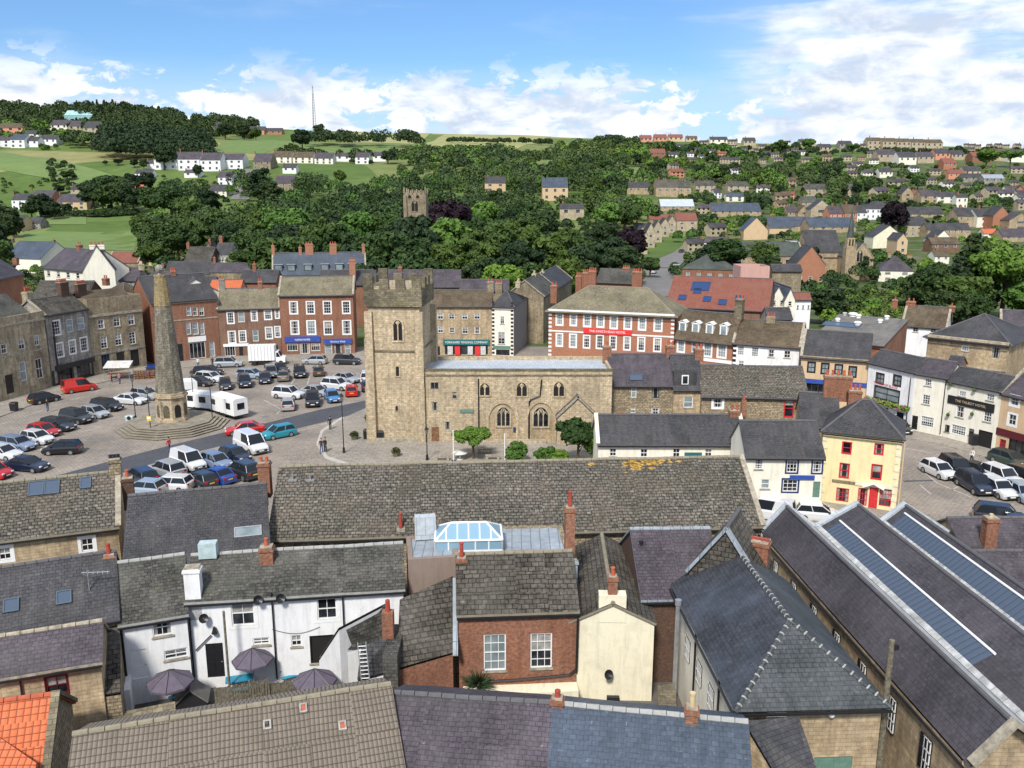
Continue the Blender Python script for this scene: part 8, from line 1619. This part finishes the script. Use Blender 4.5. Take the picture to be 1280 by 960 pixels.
mass('woodland','hedge line on the central skyline',560,690,1180,1250,6,10,60,'leaf_dark',seed=9,leaf=1.2); mass('woodland','wooded ridge right of centre',740,1000,1000,1250,12,19,300,['leaf','leaf_mid','leaf_dark','leaf_light'],seed=10,leaf=1.6); mass('woodland','trees on the right skyline',1000,1300,1100,1300,7,14,130,'leaf_dark',seed=11,leaf=1.5); mass('hedge','dark hedge bordering the playing field',52,172,652,658,3.5,5.0,150,'leaf_dark',seed=12,leaf=.7,per=100)
mass('undergrowth','undergrowth beneath the valley trees',180,800,225,620,4,7,520,['leaf','leaf_mid','leaf_dark','leaf_light'],seed=13,leaf=.9,per=90); mass('undergrowth','garden greenery among the eastern houses',850,1300,300,900,3,6,520,['leaf','leaf_mid','leaf_dark','leaf_light'],seed=14,leaf=.9,per=70); mass('undergrowth','greenery around the western houses',0,330,680,800,3,5,130,'leaf',seed=15,leaf=.9,per=70)
mass('hedge','hedge under the hillside terrace',110,160,650,660,4,6,40,'leaf',seed=16,leaf=.8); mass('hedge','hedges across the western slope',60,95,740,860,4,7,30,'leaf_dark',seed=17,leaf=.9)
mass('undergrowth','garden bushes between conifers and church',1030,1140,178,232,2.5,5.0,150,['leaf','leaf_mid','leaf_light','leaf_dark'],seed=19,leaf=.32,per=260)

MX = ['leaf','leaf','leaf_dark','leaf_mid','leaf_mid','leaf_light']
for i_,(a_,b_,d0_,d1_,n_) in enumerate(((330,560,500,700,200),(560,860,470,760,240),(500,780,740,900,140),(700,880,900,1060,120),(178,340,420,560,80),(1130,1300,520,760,80),(840,1130,430,600,80),(200,330,640,780,34),(860,1130,620,900,170))):
    mass('woodland',['valley wood beyond the square','valley wood right of the ruined tower','wooded slope below the centre skyline','wooded slope right of centre','trees above the western valley','wood on the right hillside','trees between the eastern terraces','trees below the white terrace','wooded middle of the eastern hill'][i_],a_,b_,d0_,d1_,8,21,n_,MX,seed=100+i_*5,leaf=[.85,.85,1.1,1.2,.8,.9,.8,.9,1.0][i_],per=230)
mass('undergrowth','garden trees and shrubs between the town roofs',840,1290,235,330,3,7,170,MX,seed=301,leaf=.42,per=240)
mass('undergrowth','shrubs behind the western roofs',-20,200,215,330,3,6,70,MX,seed=302,leaf=.42,per=240)
# ------------------------------------------------------------------ light, sky, camera
SUN_EL, SUN_AZ = math.radians(47), math.radians(196)   # azimuth clockwise from +Y: behind and left of the camera
w = bpy.data.worlds.new('World'); bpy.context.scene.world = w; w.use_nodes = True; nt = w.node_tree; L = nt.links.new
bg = nt.nodes['Background']; sky = N(nt,'ShaderNodeTexSky',sky_type='NISHITA'); sky.sun_disc = False; sky.sun_elevation = SUN_EL; sky.sun_rotation = SUN_AZ; sky.air_density = 1.0; sky.dust_density = .6; sky.ozone_density = 2.0
tc = N(nt,'ShaderNodeTexCoord').outputs['Generated']; sx = N(nt,'ShaderNodeSeparateXYZ'); L(tc,sx.inputs[0])
def mt(op, a, b_=None, c=None):
    n = N(nt,'ShaderNodeMath',operation=op)
    for i,v in enumerate((a,b_,c)):
        if v is None: continue
        if isinstance(v,(int,float)): n.inputs[i].default_value = v
        else: L(v,n.inputs[i])
    return n.outputs[0]
az = mt('ARCTAN2',sx.outputs[0],sx.outputs[1]); el = mt('ARCSINE',sx.outputs[2])
def cloud_noise(sa, se, off, detail=8, rough=.55, dist=.4):
    cx = N(nt,'ShaderNodeCombineXYZ'); L(mt('MULTIPLY',az,sa),cx.inputs[0]); L(mt('MULTIPLY',el,se),cx.inputs[1]); cx.inputs[2].default_value = off
    n = N(nt,'ShaderNodeTexNoise'); n.inputs['Scale'].default_value = 1; n.inputs['Detail'].default_value = detail; n.inputs['Roughness'].default_value = rough; n.inputs['Distortion'].default_value = dist; L(cx.outputs[0],n.inputs['Vector']); return n.outputs['Fac']
def sstep(v, a, b_):
    m = N(nt,'ShaderNodeMapRange',interpolation_type='SMOOTHSTEP'); L(v,m.inputs[0]); m.inputs[1].default_value = a; m.inputs[2].default_value = b_; m.inputs[3].default_value = 0; m.inputs[4].default_value = 1; return m.outputs[0]
n1 = cloud_noise(26,52,1.7,10,.62); n2 = cloud_noise(6,38,7.3,8,.55,.2); nb = cloud_noise(9,13,4.1,3,.5)
deg = math.radians
low = mt('SUBTRACT',1.0,sstep(el,deg(5.6),deg(9.0)))           # cumulus band near the horizon
right = mt('MULTIPLY',sstep(az,deg(9),deg(20)),mt('SUBTRACT',1.0,sstep(el,deg(9.6),deg(13))))      # cloud sheet on the right
upper = mt('MULTIPLY',mt('SUBTRACT',1.0,sstep(az,deg(20),deg(30))),.0)
dens = mt('ADD',mt('MULTIPLY',n1,.62),mt('MULTIPLY',nb,.38))
v1 = mt('SUBTRACT',mt('ADD',dens,mt('MULTIPLY',low,.13)),.12); m1 = sstep(v1,.45,.50)
dens2 = mt('ADD',mt('MULTIPLY',n2,.7),mt('MULTIPLY',nb,.3)); m2 = mt('MULTIPLY',sstep(mt('ADD',dens2,mt('MULTIPLY',right,.16)),.52,.68),1.0)
mask = mt('MAXIMUM',mt('MULTIPLY',m1,low),mt('MULTIPLY',m2,mt('ADD',mt('MULTIPLY',right,.9),.1)))
strat = mt('MULTIPLY',mt('MAXIMUM',sstep(mt('MULTIPLY',el,-1.0),deg(-8.2),deg(-5.2)),mt('MULTIPLY',right,.9)),mt('ADD',.45,mt('MULTIPLY',sstep(dens2,.40,.60),.5)))
shade = cloud_noise(18,44,9.2,7,.55); sh = sstep(mt('ADD',mt('MULTIPLY',shade,.6),mt('MULTIPLY',n1,.4)),.36,.60)
crp = N(nt,'ShaderNodeMix',data_type='RGBA'); L(sh,crp.inputs[0]); crp.inputs[6].default_value = (3.8,4.4,5.4,1); crp.inputs[7].default_value = (6.4,6.6,6.9,1)
skyc = N(nt,'ShaderNodeMix',data_type='RGBA',blend_type='MULTIPLY'); skyc.inputs[0].default_value = 1; L(sky.outputs[0],skyc.inputs[6]); skyc.inputs[7].default_value = (SKYT[0],SKYT[1],SKYT[2],1)
aab = mt('ABSOLUTE',az); over = mt('MULTIPLY',mt('MAXIMUM',sstep(el,deg(20),deg(38)),mt('MULTIPLY',sstep(aab,deg(45),deg(80)),sstep(el,deg(0),deg(5)))),sstep(dens2,.36,.56)); mask = mt('MAXIMUM',mask,mt('MULTIPLY',over,.8))  # out-of-view clouds overhead and behind the camera, added to lift the fill light
fin = N(nt,'ShaderNodeMix',data_type='RGBA'); L(mask,fin.inputs[0]); st_ = N(nt,'ShaderNodeMix',data_type='RGBA'); L(strat,st_.inputs[0]); L(skyc.outputs[2],st_.inputs[6]); st_.inputs[7].default_value = (4.0,5.0,6.4,1); L(st_.outputs[2],fin.inputs[6]); L(crp.outputs[2],fin.inputs[7]); L(fin.outputs[2],bg.inputs['Color']); bg.inputs['Strength'].default_value = .10
sl = bpy.data.lights.new('sun','SUN'); sl.energy = 2.7; sl.angle = math.radians(9); sl.color = (1,.955,.88); so = bpy.data.objects.new('sun',sl); C.objects.link(so)
dv = Vector((math.sin(SUN_AZ)*math.cos(SUN_EL),math.cos(SUN_AZ)*math.cos(SUN_EL),math.sin(SUN_EL))); so.rotation_euler = dv.to_track_quat('Z','Y').to_euler(); so.location = dv*200
cam = bpy.data.cameras.new('camera'); cam.sensor_width = 36; cam.lens = 36*F/1280; cam.clip_end = 12000; cam.clip_start = .5; co = bpy.data.objects.new('camera',cam); C.objects.link(co); co.location = (0,0,CH); co.rotation_euler = (math.pi/2-PITCH,0,0)
sc = bpy.context.scene; sc.camera = co; vs = sc.view_settings; vs.view_transform = 'Standard'; vs.look = 'None'; vs.gamma = 1; vs.use_curve_mapping = False; vs.exposure = .75
sc.cycles.max_bounces = 5; sc.cycles.diffuse_bounces = 3; sc.cycles.glossy_bounces = 2; sc.cycles.transmission_bounces = 2; sc.cycles.caustics_reflective = False; sc.cycles.caustics_refractive = False
for o in list(bpy.data.objects):
    if '_w' in o.keys(): del o['_w']
# anything left over from prototypes that were never placed
for k,o in CT.items():
    if k not in used:
        for c_ in list(KIDS.get(o.name,[])):
            for d_ in list(KIDS.get(c_.name,[])): bpy.data.objects.remove(d_)
            bpy.data.objects.remove(c_)
        bpy.data.objects.remove(o)
